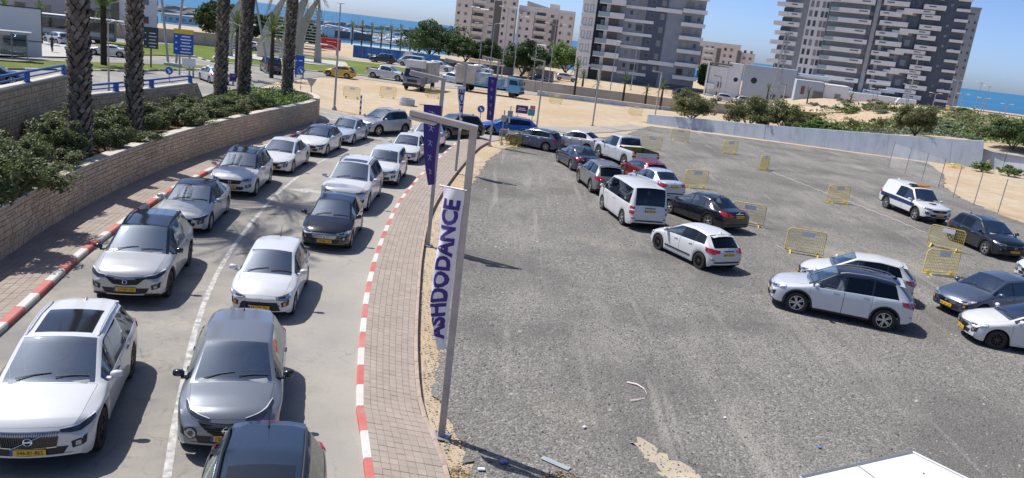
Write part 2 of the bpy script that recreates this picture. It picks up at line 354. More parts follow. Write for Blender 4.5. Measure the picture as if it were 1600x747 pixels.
kerb('roundabout_kerb', np_path([(-44.3, 104), (-39.1, 97.8), (-31.5, 101.1), (-22.6, 104.9), (-16.1, 108.0), (-13.2, 113), (-12.1, 125.7)]), [M_KERBW, M_KERBK], .14, .3, -1, 1.6)
# ---- lane line and arrow
LN = smooth_path([(-4.5, 9.5), (-5.3, 11.8), (-6.05, 13.9), (-7.62, 18.7), (-8.8, 23.5), (-9.75, 29.2), (-10.35, 34.3), (-10.66, 41.9), (-10.1, 48.8), (-9.5, 54)], .5)
def ribbon(name, path, w, z, m):
    a, b_ = offset_path(path, w/2), offset_path(path, -w/2); e = MB()
    for i in range(len(path)-1): e.quad((*b_[i], z), (*b_[i+1], z), (*a[i+1], z), (*a[i], z))
    return struct(e.build(name, m))
ribbon('lane_line', LN, .14, .013, M_WHITEP)
def flat(name, poly, z, m):
    e = MB(); e.add([(x, y, z) for x, y in poly], [tuple(range(len(poly)))]); o = struct(e.build(name, m))
    bm = bmesh.new(); bm.from_mesh(o.data)
    bmesh.ops.triangulate(bm, faces=bm.faces)
    for f in bm.faces:
        if f.normal.z < 0: f.normal_flip()
    bm.to_mesh(o.data); bm.free(); return o
M_FADED = mat('worn_paint', (0.40, 0.39, 0.36), 0.75, var=0.4, vscale=6)
flat('lane_arrow', [(-10.15, 34.4), (-9.15, 35.15), (-9.2, 34.78), (-8.3, 34.7), (-7.9, 33.3), (-8.25, 33.25), (-8.55, 34.2), (-9.2, 34.3), (-9.2, 33.95)], .013, M_FADED)
for k, (x, y) in enumerate(((-13.2, 60.5), (-15.2, 62.2), (-11.2, 58.6))): flat('give_way_mark', [(x-.9, y+.3), (x+.7, y-.3), (x+.85, y), (x-.75, y+.6)], .013, M_WHITEP)
flat('turn_arrow', [(-15.6, 58.2), (-13.6, 59.4), (-13.9, 59.8), (-14.6, 59.4), (-15.0, 60.1), (-15.8, 59.2)], .013, M_WHITEP)
for k in range(4): ribbon('far_lane_line', np_path([(-52+k*6, 58+k*2.5), (-49.5+k*6, 59+k*2.5)]), .18, .013, M_WHITEP)
# ---- pavements with pavers
M_PAVER = face_rand_mat('concrete_paver', [(0.377, 0.314, 0.265), (0.402, 0.340, 0.286), (0.372, 0.314, 0.265), (0.412, 0.350, 0.297)], .9, .15, 60, .22, 1.2)
M_JOINT = mat('joint_sand', (0.40, 0.325, 0.25), .95, var=.2, vscale=3)
def pavement(name, inner, outer, nacross, h, near, seed, m):
    """strip between two plan paths, laid with pavers of about 20 cm"""
    n = int(sum(np.linalg.norm(b_-a) for a, b_ in zip(inner, inner[1:]))/.205)
    A, B = resample(inner, n+1), resample(outer, n+1)
    e = MB()
    for i in range(n): e.quad((*A[i], h-.014), (*A[i+1], h-.014), (*B[i+1], h-.014), (*B[i], h-.014))
    for i in range(n): e.quad((*B[i], h-.014), (*B[i+1], h-.014), (*B[i+1], -.02), (*B[i], -.02))
    root = struct(e.build(name, M_JOINT)); r_ = random.Random(seed); far = MB(); items = []
    for i in range(n):
        for k in range(nacross):
            c = [A[i]*(1-k/nacross)+B[i]*(k/nacross), A[i+1]*(1-k/nacross)+B[i+1]*(k/nacross), A[i+1]*(1-(k+1)/nacross)+B[i+1]*((k+1)/nacross), A[i]*(1-(k+1)/nacross)+B[i]*((k+1)/nacross)]
            ce = sum(c)/4; items.append((math.hypot(*ce), ce, c, h+r_.uniform(-.003, .003)))
    vis = [t for t in items if near[0] < t[0]]; vis.sort(key=lambda t: t[0]); ids = set(id(t) for t in vis[:near[1]])
    for t in items:
        d, ce, c, z = t; q = [ce+(p-ce)*.965 for p in c]; q2 = [ce+(p-ce)*.90 for p in c]
        loc = id(t) in ids; e = MB() if loc else far; o = ce if loc else np.array([0, 0])
        V = [(*(p-o), h-.02) for p in q]+[(*(p-o), z-.004) for p in q]+[(*(p-o), z) for p in q2]
        Fc = [(8, 9, 10, 11)]+[(k+j, k+(j+1) % 4, k+4+(j+1) % 4, k+4+j) for k in (0, 4) for j in range(4)]
        if np.cross(q[1]-q[0], q[2]-q[1]) < 0: Fc = [f[::-1] for f in Fc]
        e.add(V, Fc)
        if loc: e.build('paver', m, root, loc=(ce[0], ce[1], 0))
    stuff(far.build('distant_pavers', m, root))
    return root
KRi = offset_path(KR, -.15)
pavement('pavement_right', KRi, SO, 8, .125, (13.2, 300), 3, M_PAVER)
KLo = offset_path(KL, .21)
# left pavement runs from the kerb to the foot of the stone wall
LWr = [p for p in LW if p[1] < 58.5]
KLc = [p for p in KLo if p[1] < 60 and p[1] > 11]
pavement('pavement_left', KLc, [p-np.array([.02, 0]) for p in LWr], 9, .145, (500, 0), 4, M_PAVER)
# edging board of the right pavement
M_EDGE = mat('edging_stone', (0.40, 0.31, 0.25), .9, var=.2, vscale=4)
kerb('pavement_edging', [p for p in SO if p[1] > 9], [M_EDGE], .14, .09, 1, .9)
# ---- gravel lot
lot = [(.3, 7), (-.05, 12.6), (-.55, 14.2), (-.9, 15.1), (-1.35, 16), (-1.4, 18), (-1.7, 20.6), (-2.2, 25.4), (-2.75, 32.1), (-2.4, 40.4), (-2.05, 50), (-1.2, 55.5), (2.0, 60), (5, 66), (9, 73), (13, 84.5), (26, 83.5), (41, 81.5), (38, 72), (34, 64), (32.3, 58), (32, 52), (33.2, 42), (35, 30), (37, 7)]
sheet('gravel_lot', lot, .010, M_GRAVEL, .10, .3, 5)
M_FINES = mat('sandy_fines', (0.44, 0.375, 0.275), .95, var=.2, vscale=2, bmp=.4, bscale=30)
sheet('sand_trail', [(2.9, 14.9), (3.25, 14.3), (3.6, 13.3), (4.1, 12.3), (4.5, 11), (5.3, 10.6), (5.0, 12.2), (4.4, 13.6), (3.7, 14.6), (3.2, 15.2)], .0125, M_FINES, .06, .10, 8)
def stones(name, n, area, sz, m, seed, dens=True, z0=.012, flatten=.6):
    r_ = np.random.default_rng(seed); P = []
    while len(P) < n:
        x = r_.uniform(area[0], area[1], 4000); y = area[2]*np.power(area[3]/area[2], r_.uniform(0, 1, 4000))
        u = r_.uniform(0, 1, 4000)
        for i in range(4000):
            if inpoly(x[i], y[i], area[4]) and (abs(x[i]) < y[i]*.75+2): P.append((x[i], y[i]))
            if len(P) >= n: break
    P = np.array(P[:n]); s = sz[0]*np.power(sz[1]/sz[0], r_.uniform(0, 1, n)**2.2)
    base = np.array([(1, 0, 0), (.3, .9, .1), (-.8, .55, 0), (-.75, -.6, .1), (.35, -.95, 0), (.25, .1, .8), (-.25, -.12, .7)], float)
    tri = np.array([(0, 1, 5), (1, 6, 5), (1, 2, 6), (2, 3, 6), (3, 4, 6), (4, 5, 6), (4, 0, 5)])
    a = r_.uniform(0, 6.283, n); jit = r_.uniform(.7, 1.3, (n, 7, 3)); V = base[None]*jit*s[:, None, None]*.5; V[:, :, 2] *= flatten/.6*1.2
    ca, sa = np.cos(a)[:, None], np.sin(a)[:, None]; X = V[:, :, 0]*ca-V[:, :, 1]*sa+P[:, 0:1]; Y = V[:, :, 0]*sa+V[:, :, 1]*ca+P[:, 1:2]; Z = V[:, :, 2]+z0
    co = np.stack([X, Y, Z], -1).reshape(-1, 3); F = (tri[None]+(np.arange(n)*7)[:, None, None]).reshape(-1, 3)
    me = bpy.data.meshes.new(name); me.vertices.add(len(co)); me.vertices.foreach_set('co', co.ravel()); me.loops.add(F.size); me.loops.foreach_set('vertex_index', F.ravel().astype(np.int32))
    me.polygons.add(len(F)); me.polygons.foreach_set('loop_start', np.arange(0, F.size, 3, dtype=np.int32)); me.update(); me.validate(); me.materials.append(m); return link(name, me)
def inpoly(x, y, poly):
    c = False; j = len(poly)-1
    for i in range(len(poly)):
        if (poly[i][1] > y) != (poly[j][1] > y) and x < (poly[j][0]-poly[i][0])*(y-poly[i][1])/(poly[j][1]-poly[i][1])+poly[i][0]: c = not c
        j = i
    return c
M_CHIP = face_rand_mat('gravel_chips', [(0.085, 0.081, 0.074), (0.168, 0.161, 0.147), (0.221, 0.209, 0.192), (0.274, 0.259, 0.235), (0.137, 0.130, 0.118), (0.358, 0.338, 0.304)], .9, 0, 1, .15, 1.0)
M_PALEROCK = face_rand_mat('pale_rock', [(0.40, 0.38, 0.34), (0.30, 0.27, 0.23), (0.50, 0.48, 0.44), (0.22, 0.2, 0.18)], .9, .3, 40)
lot_spill = [(p[0]-.38 if p[0] < 3 and p[1] < 60 else p[0], p[1]) for p in lot]
tag(stuff(stones('gravel_chips', 60000, (-3.4, 30, 11.5, 60, lot_spill), (.02, .062), M_CHIP, 11)), 'loose grey gravel chips covering the parking lot', 'gravel')
tag(stuff(stones('scattered_rocks', 520, (-3, 30, 11.5, 70, lot), (.05, .17), M_PALEROCK, 12, flatten=.45)), 'pale rocks and rubble scattered over the gravel', 'rocks')
strip = [(-.2, 11.5), (-.75, 13), (-1.2, 14.6), (-1.9, 18), (-2.45, 21.5), (-3.0, 26.7), (-3.5, 32.6), (-3.5, 38), (-3.3, 46), (-1.0, 54), (-1.9, 46), (-2.1, 40), (-2.4, 32), (-1.9, 25), (-1.3, 20), (-1.0, 17), (-.5, 15), (.1, 13)]
tag(stuff(stones('verge_pebbles', 2600, (-4, 1, 11.5, 54, strip), (.02, .07), M_PALEROCK, 13)), 'small pebbles and crumbs on the sandy verge by the pavement', 'pebbles')
# ---- stone walls
M_STONE = face_rand_mat('wall_stone', [(0.764, 0.551, 0.352), (0.820, 0.603, 0.400), (0.699, 0.493, 0.309), (0.841, 0.634, 0.428), (0.764, 0.561, 0.366)], .92, .35, 22, .25, 1.6)
M_MORTAR = mat('mortar', (0.50, 0.38, 0.265), .95, var=.2, vscale=4); M_COPING = mat('coping_stone', (0.56, 0.50, 0.41), .85, var=.15, vscale=3, bmp=.2, bscale=30)
def stone_wall(name, label, path, z0, ztop, thick, side, nparts, seed, back_mat=None, row_h=.19, coping=True):
    """path: plan points of the visible face; ztop(i): top; side: +1 when the face looks to the right of the path"""
    r_ = random.Random(seed); o = tag(None or thing(name, label, 'stone wall'), label, 'stone wall')
    B = offset_path(path, thick*side); e = MB(); n = len(path); f0 = offset_path(path, .012*side)
    for i in range(n-1):
        t0, t1 = ztop(i), ztop(i+1)
        V = [(*f0[i], z0), (*f0[i+1], z0), (*f0[i+1], t1), (*f0[i], t0), (*B[i], z0), (*B[i+1], z0), (*B[i+1], t1), (*B[i], t0)]
        Fc = [(0, 1, 2, 3), (5, 4, 7, 6), (3, 2, 6, 7)]
        if i == 0: Fc.append((4, 0, 3, 7))
        if i == n-2: Fc.append((1, 5, 6, 2))
        e.add(V, Fc if side > 0 else [q[::-1] for q in Fc])
    e.build('wall_core', M_MORTAR, o)
    # length table
    d = [0]
    for a, b_ in zip(path, path[1:]): d.append(d[-1]+np.linalg.norm(b_-a))
    Lt = d[-1]; items = []
    def at(s):
        k = int(np.searchsorted(d, s))-1; k = max(0, min(n-2, k)); w = (s-d[k])/(d[k+1]-d[k]); p = path[k]*(1-w)+path[k+1]*w; t = (path[k+1]-path[k]); return p, math.atan2(t[1], t[0]), ztop(k)*(1-w)+ztop(k+1)*w
    zmax = max(ztop(i) for i in range(n)); z = z0+.02
    while z < zmax-.05:
        h = row_h*r_.uniform(.8, 1.25); s = r_.uniform(0, .2)
        while s < Lt-.1:
            w = min(r_.uniform(.13, .34), Lt-s); p, a, zt_ = at(s+w/2)
            if w > .06 and z+h*.6 < zt_:
                hh = min(h, zt_-z-.01); split = r_.random() < .3 and h > .16
                for (zz, h2) in (((z, hh*.5), (z+hh*.5, hh*.5)) if split else ((z, hh),)): items.append((p, a, zz, w, h2, r_.uniform(-.012, .014)))
            s += w
        z += h
    items.sort(key=lambda t: math.hypot(*t[0])); vis = [t for t in items if math.hypot(*t[0]) > 0]
    e = MB(); e.bbox((0, 0, 0), (1, 1, 1), .10); sm_ = e.mesh('stone', M_STONE)
    far = MB()
    for k, (p, a, zz, w, h2, pr) in enumerate(items):
        seen = p[0] > -.66*p[1]-.4 or False
        if nparts > 0 and seen:
            nparts -= 1; so = link('stone', sm_, o, (p[0], p[1], zz+h2/2), a); so.scale = (max(.04, w-.018), .09+pr*2, max(.03, h2-.016)); so.rotation_euler = (r_.uniform(-.05, .05), r_.uniform(-.02, .02), a+r_.uniform(-.03, .03))
        else:
            far.bbox((p[0], p[1], zz+h2/2), (max(.04, w-.018), .09+pr*2, max(.03, h2-.016)), .018, rz=a+r_.uniform(-.03, .03))
    if far.v: stuff(far.build('stone_courses', M_STONE, o))
    if coping:
        c0, c1 = offset_path(path, -.06*side), offset_path(path, (thick+.02)*side); i = 0
        while i < n-1:
            j = min(n-1, i+3); e = MB(); t0, t1 = ztop(i), ztop(j); f = .012
            q = [c0[i], c0[j], c1[j], c1[i]]; ce = sum(q)/4; q = [ce+(v-ce)*(1-f) for v in q]
            zz = [t0, t1, t1, t0]; dz = r_.uniform(-.004, .004)
            V = [(*(v-ce), h+.003) for v, h in zip(q, zz)]+[(*(v-ce), h+.08+dz) for v, h in zip(q, zz)]
            Fc = [(3, 2, 1, 0), (4, 5, 6, 7)]+[(k, (k+1) % 4, 4+(k+1) % 4, 4+k) for k in range(4)]
            e.add(V, Fc if side > 0 else [x[::-1] for x in Fc]); e.build('coping', M_COPING, o, loc=(ce[0], ce[1], 0)); i = j
    return o
LWv = [p for p in LW]
stone_wall('planter_wall', 'curved tan stone planter wall beside the left pavement', LWv, -.05, lambda i: 1.52, .38, 1, 300, 21, row_h=.175)
W1 = smooth_path([(-18.2, 20), (-19.6, 28.5), (-20.6, 33), (-21.5, 37.2)], .4); n1 = len(W1)
stone_wall('upper_wall', 'tall stone wall behind the shrubs, nearer stretch under the blue railing', W1, .3, lambda i: 3.45, .45, 1, 0, 22, row_h=.21)
W2 = smooth_path([(-21.3, 37.6), (-20.95, 42), (-20.75, 47), (-20.7, 51.3)], .4); n2 = len(W2)
stone_wall('stepped_wall', 'lower stepped stone wall with blue railing between the palms', W2, .3, lambda i: 2.45 if i < n2-5 else 2.45-(i-n2+5)*.42, .45, 1, 0, 23, row_h=.21)
# planter bed
bed_poly = [(p[0]-.2, p[1]) for p in LW]+[(-21.3, 60.5), (-21.5, 55), (-20.9, 51), (-20.9, 46), (-21.5, 37), (-19.8, 28.5), (-18.2, 20), (-15.6, 11)]
sheet('planter_bed', bed_poly, 1.38, M_SOIL)
e = MB()  # retaining back of the planter end
for a, b_ in zip([(-20.9, 51), (-21.5, 55), (-21.3, 60.5)], [(-21.5, 55), (-21.3, 60.5), (-20.2, 61)]): e.quad((*a, 0), (*b_, 0), (*b_, 1.5), (*a, 1.5))
struct(e.build('planter_back_wall', M_MORTAR))
# ---- blue railing
M_RAIL = mat('railing_blue', (0.02, 0.13, 0.42), .45, var=.2, vscale=6)
def railing(name, label, pts, spacing):
    o = thing(name, label, 'railing'); P = [Vector(p) for p in pts]
    for dz, rad in ((.42, .055), (.20, .035)):
        e = MB(); e.tube([p+Vector((0, 0, dz)) for p in P], rad, 8); e.build('rail', M_RAIL, o, 50)
    for a, b_ in zip(P, P[1:]):
        k = max(1, int((b_-a).length/spacing)); ang = math.atan2(b_.y-a.y, b_.x-a.x)
        for i in range(k+1):
            p = a+(b_-a)*(i/k); e = MB(); e.bbox((0, 0, .20), (.34, .14, .44), .03); e.bbox((0, 0, .01), (.42, .2, .03), .008); e.build('post', M_RAIL, o, 40, (p.x, p.y, p.z), ang)
    return o
c1 = offset_path(W1, .2)
railing('railing', 'blue metal railing on the tall stone wall at the left edge', [(c1[0][0], c1[0][1], 3.53), (c1[len(c1)//2][0], c1[len(c1)//2][1], 3.53), (c1[-1][0], c1[-1][1], 3.53), (-21.9, 38.2, 2.55)], 3.2)
c2 = offset_path(W2, .2)
railing('railing', 'blue metal railing along the stepped wall between the palm trunks', [(c2[0][0], c2[0][1], 2.53), (c2[len(c2)//2][0], c2[len(c2)//2][1], 2.53), (c2[-6][0], c2[-6][1], 2.53)], 2.7)
# ---- concrete wall right
m, nt, b = new_mat('wall_concrete'); p = geo_pos(nt); mp = nt.nodes.new('ShaderNodeMapping'); mp.inputs['Scale'].default_value = (1.3, 1.3, .12); nt.links.new(p, mp.inputs['Vector'])
c = ramp(nt, noise(nt, 1.0, 5, .6, mp.outputs[0]), [(.3, (.42, .465, .505)), (.5, (.53, .58, .62)), (.75, (.59, .63, .665))]); c = mixc(nt, ramp(nt, noise(nt, .8, 6, .65, p), [(.52, (0,)*3), (.72, (.5,)*3)]), c, (.38, .40, .42))
nt.links.new(c, b.inputs['Base Color']); b.inputs['Roughness'].default_value = .85; bump(nt, b, noise(nt, 9, 5, .6, p), .3, .03); MATS['wall_concrete'] = m; M_CONC = m
def concrete_wall(name, label, pts, tops, thick=.3, panel=3.2, z0=-.1, slant=.36):
    o = thing(name, label, 'wall'); P = [np.array(p, float) for p in pts]; d = [0]
    for a, b_ in zip(P, P[1:]): d.append(d[-1]+np.linalg.norm(b_-a))
    k = int(round(d[-1]/panel)); Q = resample(P, k+1); T = np.interp([d[-1]*i/k for i in range(k+1)], d, tops)
    for i in range(k):
        a, b_ = Q[i], Q[i+1]; t = (b_-a)/np.linalg.norm(b_-a); nn = np.array([-t[1], t[0]])*thick; a2, b2 = a+t*.008, b_-t*.008; j = rnd.uniform(-.012, .012)*1.0
        a2 = a2+nn/thick*j; b2 = b2+nn/thick*j; c = (a2+b2)/2; e = MB()
        s0_, s1_ = nn/thick*slant*(T[i]-z0), nn/thick*slant*(T[i+1]-z0); V = [(*(v-c), z) for v, z in ((a2, z0), (b2, z0), (b2+nn, z0), (a2+nn, z0), (a2+s0_, T[i]), (b2+s1_, T[i+1]), (b2+nn+s1_, T[i+1]), (a2+nn+s0_, T[i]))]
        e.add(V, [(3, 2, 1, 0), (4, 5, 6, 7), (0, 1, 5, 4), (1, 2, 6, 5), (2, 3, 7, 6), (3, 0, 4, 7)]); e.build('wall_panel', M_CONC, o, loc=(c[0], c[1], 0))
    return o
concrete_wall('concrete_wall', 'long low grey concrete wall along the far side of the gravel lot', [(13.0, 87.2), (20, 86.2), (26.1, 85.2), (33, 84.2), (41.2, 83), (47.0, 82.2)], [.95, 1.25, 1.5, 1.9, 2.35, 2.75])
concrete_wall('retaining_wall', 'short lower concrete wall at the right end behind the fence', [(47.2, 84.5), (50.5, 82.5), (54, 79.5)], [1.9, 1.8, 1.8], slant=.2)
concrete_wall('end_wall', 'tall grey concrete wall piece at the right picture edge', [(54.2, 80.0), (57.5, 78), (62, 75)], [3.2, 3.3, 3.4], slant=0)
# ---- embankment behind that wall
def emb_h(x, y):
    t = (y-(88.5-.137*(x-13)))/40
    base = .45+2.0*sstep((x-25)/22) if x < 47 else 2.45
    return base*sstep((x-13)/7)*(1-.85*sstep(t*1.3)*(1-sstep((x-40)/14)))+(1.1*sstep(t*1.6)*sstep((x-38)/20))+(.25*math.sin(x*.31)+.2*math.sin(y*.4+x*.13))*sstep(t*4)*sstep((x-18)/10)-2.2*sstep((y-135)/40)-2.8*sstep((t-1.6)/1.5)*0
g = MB(); gx = [12.6+i*3.0 for i in range(50)]; gy = [i/16 for i in range(17)]
for xx in gx:
    y0 = 87.3-.135*(xx-13)+1.15 if xx < 47 else (84.6-(xx-47.2)*.72+.3 if xx < 62 else 75.3)
    for t in gy:
        yy = y0+t*90; g.v.append((xx, yy, emb_h(xx, yy) if t else min(emb_h(xx, yy), (.45+2.0*sstep((xx-25)/22)) if xx < 47 else 1.7)))
for i in range(len(gx)-1):
    for j in range(16): a = i*17+j; g.f.append((a, a+17, a+18, a+1)); g.m.append(0)
struct(g.build('embankment', M_SAND, smooth=70))
# ================================================================ BUILDINGS AND SHORE
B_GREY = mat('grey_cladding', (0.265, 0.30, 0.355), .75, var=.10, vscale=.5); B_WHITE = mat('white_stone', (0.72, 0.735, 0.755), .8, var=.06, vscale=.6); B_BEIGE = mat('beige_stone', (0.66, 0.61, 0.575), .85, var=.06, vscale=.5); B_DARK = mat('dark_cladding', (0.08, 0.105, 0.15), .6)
B_TAUPE = mat('taupe_render', (0.36, 0.385, 0.425), .85); B_SHADE = mat('recess_grey', (0.16, 0.155, 0.15), .85); B_GLASS = mat('building_glass', (0.03, 0.04, 0.05), .08, 0, spec=.7); B_SHUT = mat('shutter', (0.24, 0.24, 0.25), .6, var=.1, vscale=2); B_RAILG = mat('balcony_glass', (0.30, 0.38, 0.40), .1, 0, spec=.8); B_BLUE = mat('pale_blue_render', (0.40, 0.45, 0.52), .8, var=.05, vscale=.5); B_TAN = mat('tan_wall', (0.56, 0.46, 0.37), .9, var=.12, vscale=.8); B_METAL = mat('roof_metal', (.42, .43, .44), .5, .3); B_AWN = mat('awning', (.62, .66, .70), .7)  # B_SHADE puts the shade of recesses into the colour; also plain dark panels
PM = {}; WR = random.Random(3); B_CURT = mat('curtain', (.34, .33, .30), .7); B_GLASS2 = mat('pale_glass', (.16, .20, .23), .08, spec=.8); B_AC = mat('air_conditioner', (.55, .55, .53), .6)
def pmesh(nm, d, m, b=.03):
    k = (nm, tuple(round(v, 2) for v in d), m.name)
    if k not in PM: e = MB(); e.bbox((0, 0, 0), d, b); PM[k] = e.mesh(nm, m)
    return PM[k]
def part(o, nm, c, d, m, b=.03): return link(nm, pmesh(nm, d, m, b), o, c)
def window(o, x, y, z, w, h, m=None, frame=True, face='y'):
    """recessed-looking window: proud frame, glass set back, sill"""
    d = (w+.16, .14, h+.16) if face == 'y' else (.14, w+.16, h+.16); g_ = (w, .06, h) if face == 'y' else (.06, w, h); k = ('win', d, (m or B_GLASS).name)
    if k not in PM:
        e = MB()
        for sx in (-1, 1):
            if face == 'y': e.box((sx*(w/2+.04), 0, 0), (.08, .14, h+.16)); e.box((0, 0, sx*(h/2+.04)), (w, .139, .08))
            else: e.box((0, sx*(w/2+.04), 0), (.14, .08, h+.16)); e.box((0, 0, sx*(h/2+.04)), (.139, w, .08))
        PM[k] = e.mesh('window', B_SHUT)
    f = link('window', PM[k], o, (x, y, z)); q_ = WR.random()
    if m is None: m = B_GLASS if q_ < .62 else (B_SHUT if q_ < .8 else (B_CURT if q_ < .92 else B_GLASS2))
    p_ = link('pane', pmesh('pane', g_, m or B_GLASS, .004), f, (0, .02, 0) if face == 'y' else (.02, 0, 0)); return f
def balcony(o, x0, x1, yf, z, dep, m, rail=1.0, slit=None, glass=0):
    """slab with a solid parapet; glass: share of the front in glass"""
    w = x1-x0; b_ = part(o, 'balcony', ((x0+x1)/2, yf-dep/2, z), (w, dep, .22), m)
    gl = w*glass; part(b_, 'parapet', (gl/2, -dep/2+.07, rail/2+.10), (w-gl, .14, rail), m)
    if glass: part(b_, 'glass_rail', (-(w-gl)/2, -dep/2+.05, rail/2+.1), (gl-.02, .05, rail*.95), B_RAILG, .004)
    for sx in (-1, 1): part(b_, 'side_parapet', (sx*(w/2-.07), .07, rail/2+.10), (.14, dep-.15, rail), m)
    if WR.random() < .35: part(b_, 'air_conditioner', (WR.uniform(-.35, .35)*w, dep/2-.25, .55), (.85, .35, .6), B_AC)
    if slit: part(b_, 'slot_shade_panel', (slit[0], -dep/2-.012, rail*.62), (slit[1], .05, rail*.32), B_SHADE, .004)  # dark strip on the parapet face stands for a shaded slot
    return b_
def building(name, label, a, b_, z): return thing(name, label, 'building', (a[0], a[1], z), math.atan2(b_[1]-a[1], b_[0]-a[0]))
# grey tower
o = building('apartment_tower', 'grey apartment tower with white balcony bands in the middle', (9.2, 179.8), (34.9, 176.6), -1.6); F = 2.78; NF = 11; z0 = 3.75; Ht = z0+NF*F+1
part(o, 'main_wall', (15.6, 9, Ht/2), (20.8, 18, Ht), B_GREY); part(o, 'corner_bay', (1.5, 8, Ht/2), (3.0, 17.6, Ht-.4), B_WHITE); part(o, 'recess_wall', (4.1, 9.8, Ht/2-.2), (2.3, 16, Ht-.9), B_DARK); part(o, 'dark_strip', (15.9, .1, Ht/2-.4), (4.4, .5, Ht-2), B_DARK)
part(o, 'ground_floor_shade_panel', (22.5, .05, 1.3), (5.5, .6, 2.4), B_DARK); part(o, 'entrance_shade_panel', (12.4, .05, 1.3), (2.6, .6, 2.4), B_DARK); part(o, 'balcony_shade_panel', (7.0, -.06, Ht/2-.6), (2.2, .4, Ht-4.5), B_SHADE); part(o, 'balcony_core', (5.55, -.10, Ht/2-.6), (.8, .5, Ht-4.6), B_WHITE)  # ground floor, entrance and recess slabs are solid, coloured as the shade inside openings
for k in range(NF):
    z = z0+k*F
    balcony(o, 3.6, 9.2, -.05, z, 2.0, B_WHITE, .95, None, .45)
    part(o, 'floor_band', (12.4, -.12, z-.05), (6.3, .3, .62), B_WHITE)
    balcony(o, 21.3, 26.4, -.02, z+.1, 1.3, B_WHITE, .6)
    if k % 4 == 1: part(o, 'long_band', (18.4, -.2, z+.05), (5.7, .42, .85), B_WHITE)
    part(o, 'bay_band', (1.5, -.87, z+.1), (3.1, .3, .8), B_WHITE)
    for x in (.8, 2.1): window(o, x, -.78, z+1.45, .55, 1.35)
    window(o, 10.6, -.04, z+1.55, .55, .8); window(o, 12.6, -.04, z+1.35, 1.3, 1.3, B_SHUT if k % 3 else None); window(o, 15.0, -.17, z+1.4, .8, .7); window(o, 17.2, -.17, z+1.4, .8, 1.1, B_SHUT)
    window(o, 22.6, -.04, z+1.55, 1.3, 1.3, B_SHUT if k % 2 else None); window(o, 24.9, -.04, z+1.7, .5, .7); window(o, 4.6, -.32, z+1.3, .5, 1.6)
    window(o, -.03, 3.2, z+1.5, .9, 1.2, face='x'); window(o, -.03, 8.5, z+1.5, .9, 1.2, face='x')
# balcony tower
o = building('balcony_tower', 'wide high-rise with staggered white balconies on the right', (69.9, 240.0), (113.7, 222.7), .6); F = 2.66; NF = 18; Ht = 2.2+NF*F
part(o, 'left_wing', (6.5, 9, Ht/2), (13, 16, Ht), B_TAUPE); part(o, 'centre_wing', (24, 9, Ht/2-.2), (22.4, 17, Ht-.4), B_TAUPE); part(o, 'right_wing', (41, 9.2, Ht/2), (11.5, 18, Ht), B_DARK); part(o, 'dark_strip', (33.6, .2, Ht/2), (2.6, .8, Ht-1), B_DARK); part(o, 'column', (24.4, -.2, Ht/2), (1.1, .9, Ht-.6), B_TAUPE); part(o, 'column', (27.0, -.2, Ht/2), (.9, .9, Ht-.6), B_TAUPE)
part(o, 'window_wall', (9.2, .75, Ht/2), (5.6, .6, Ht-.7), B_WHITE)
sr = random.Random(4)
for k in range(NF):
    z = 2.2+k*F; q = sr.uniform(-.6, .6)
    balcony(o, -2.2+(.8 if k % 2 else 0), 4.9, .9, z, 2.2, B_WHITE, 1.05, (1.3, 1.5)); balcony(o, 12.2+q*.4, 22.6+(.9 if k % 2 else 0), .5, z-.1, 2.3, B_WHITE, 1.05, (3.4, 2.2), .22)
    if k % 2: balcony(o, 25.6, 32.4+q, .5, z+.2, 2.0, B_WHITE, 1.05, (-1.5, 1.8)); balcony(o, 31.0, 38.6, .1, z-1.2, 1.4, B_WHITE, .85, (1.8, 1.6))
    else: balcony(o, 25.2, 30.4+q, .5, z, 2.0, B_WHITE, 1.05, (-1.2, 1.5)); balcony(o, 29.2, 33.4, .2, z+.9, 1.2, B_WHITE, .8)
    balcony(o, 35.6, 40.2+(.8 if k % 2 else 0), .1, z+.1, 1.7, B_WHITE, 1.0, (-.6, 1.8)); balcony(o, 43.6, 46.9, .3, z+.3, 1.2, B_WHITE, .5)
    for x in (7.3, 8.7, 10.4, 11.5): window(o, x, .38, z+1.4, .62, 1.5, None if (k+int(x)) % 4 else B_SHUT)
    window(o, 1.2, .94, z+1.4, 2.6, 1.7); window(o, 16.5, .94, z+1.3, 4.6, 1.8); window(o, 29, .44, z+1.3, 4.2, 1.8); window(o, 37.6, .16, z+1.3, 2.6, 1.8); window(o, 23.2, .44, z+1.5, .9, 1.6); window(o, 25.7, .44, z+1.5, .8, 1.6); window(o, 42.4, .16, z+1.6, .5, .5); window(o, 33.6, -.24, z+1.4, 1.3, 1.5)
part(o, 'podium', (22, -3, 1.1), (34, 6, 2.2), B_WHITE)
# slim tower behind
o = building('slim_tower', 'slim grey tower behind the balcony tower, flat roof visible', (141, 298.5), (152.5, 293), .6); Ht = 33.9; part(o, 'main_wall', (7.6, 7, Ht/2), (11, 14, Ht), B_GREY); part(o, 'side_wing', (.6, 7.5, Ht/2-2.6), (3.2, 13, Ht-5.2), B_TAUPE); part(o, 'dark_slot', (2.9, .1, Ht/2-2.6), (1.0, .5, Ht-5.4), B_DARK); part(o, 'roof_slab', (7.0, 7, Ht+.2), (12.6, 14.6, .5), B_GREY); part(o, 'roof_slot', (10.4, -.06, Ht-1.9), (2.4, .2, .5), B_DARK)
for k in range(11):
    z = 2+k*2.6
    for x in (4.2, 6.0, 8.0, 10.2, 12.2): window(o, x, -.03, z+1.2, .55, .8)
    window(o, .6, .97, z+1.2, 1.4, 1.3); balcony(o, -1.4, 1.4, 1.0, z, 1.3, B_WHITE, .5)
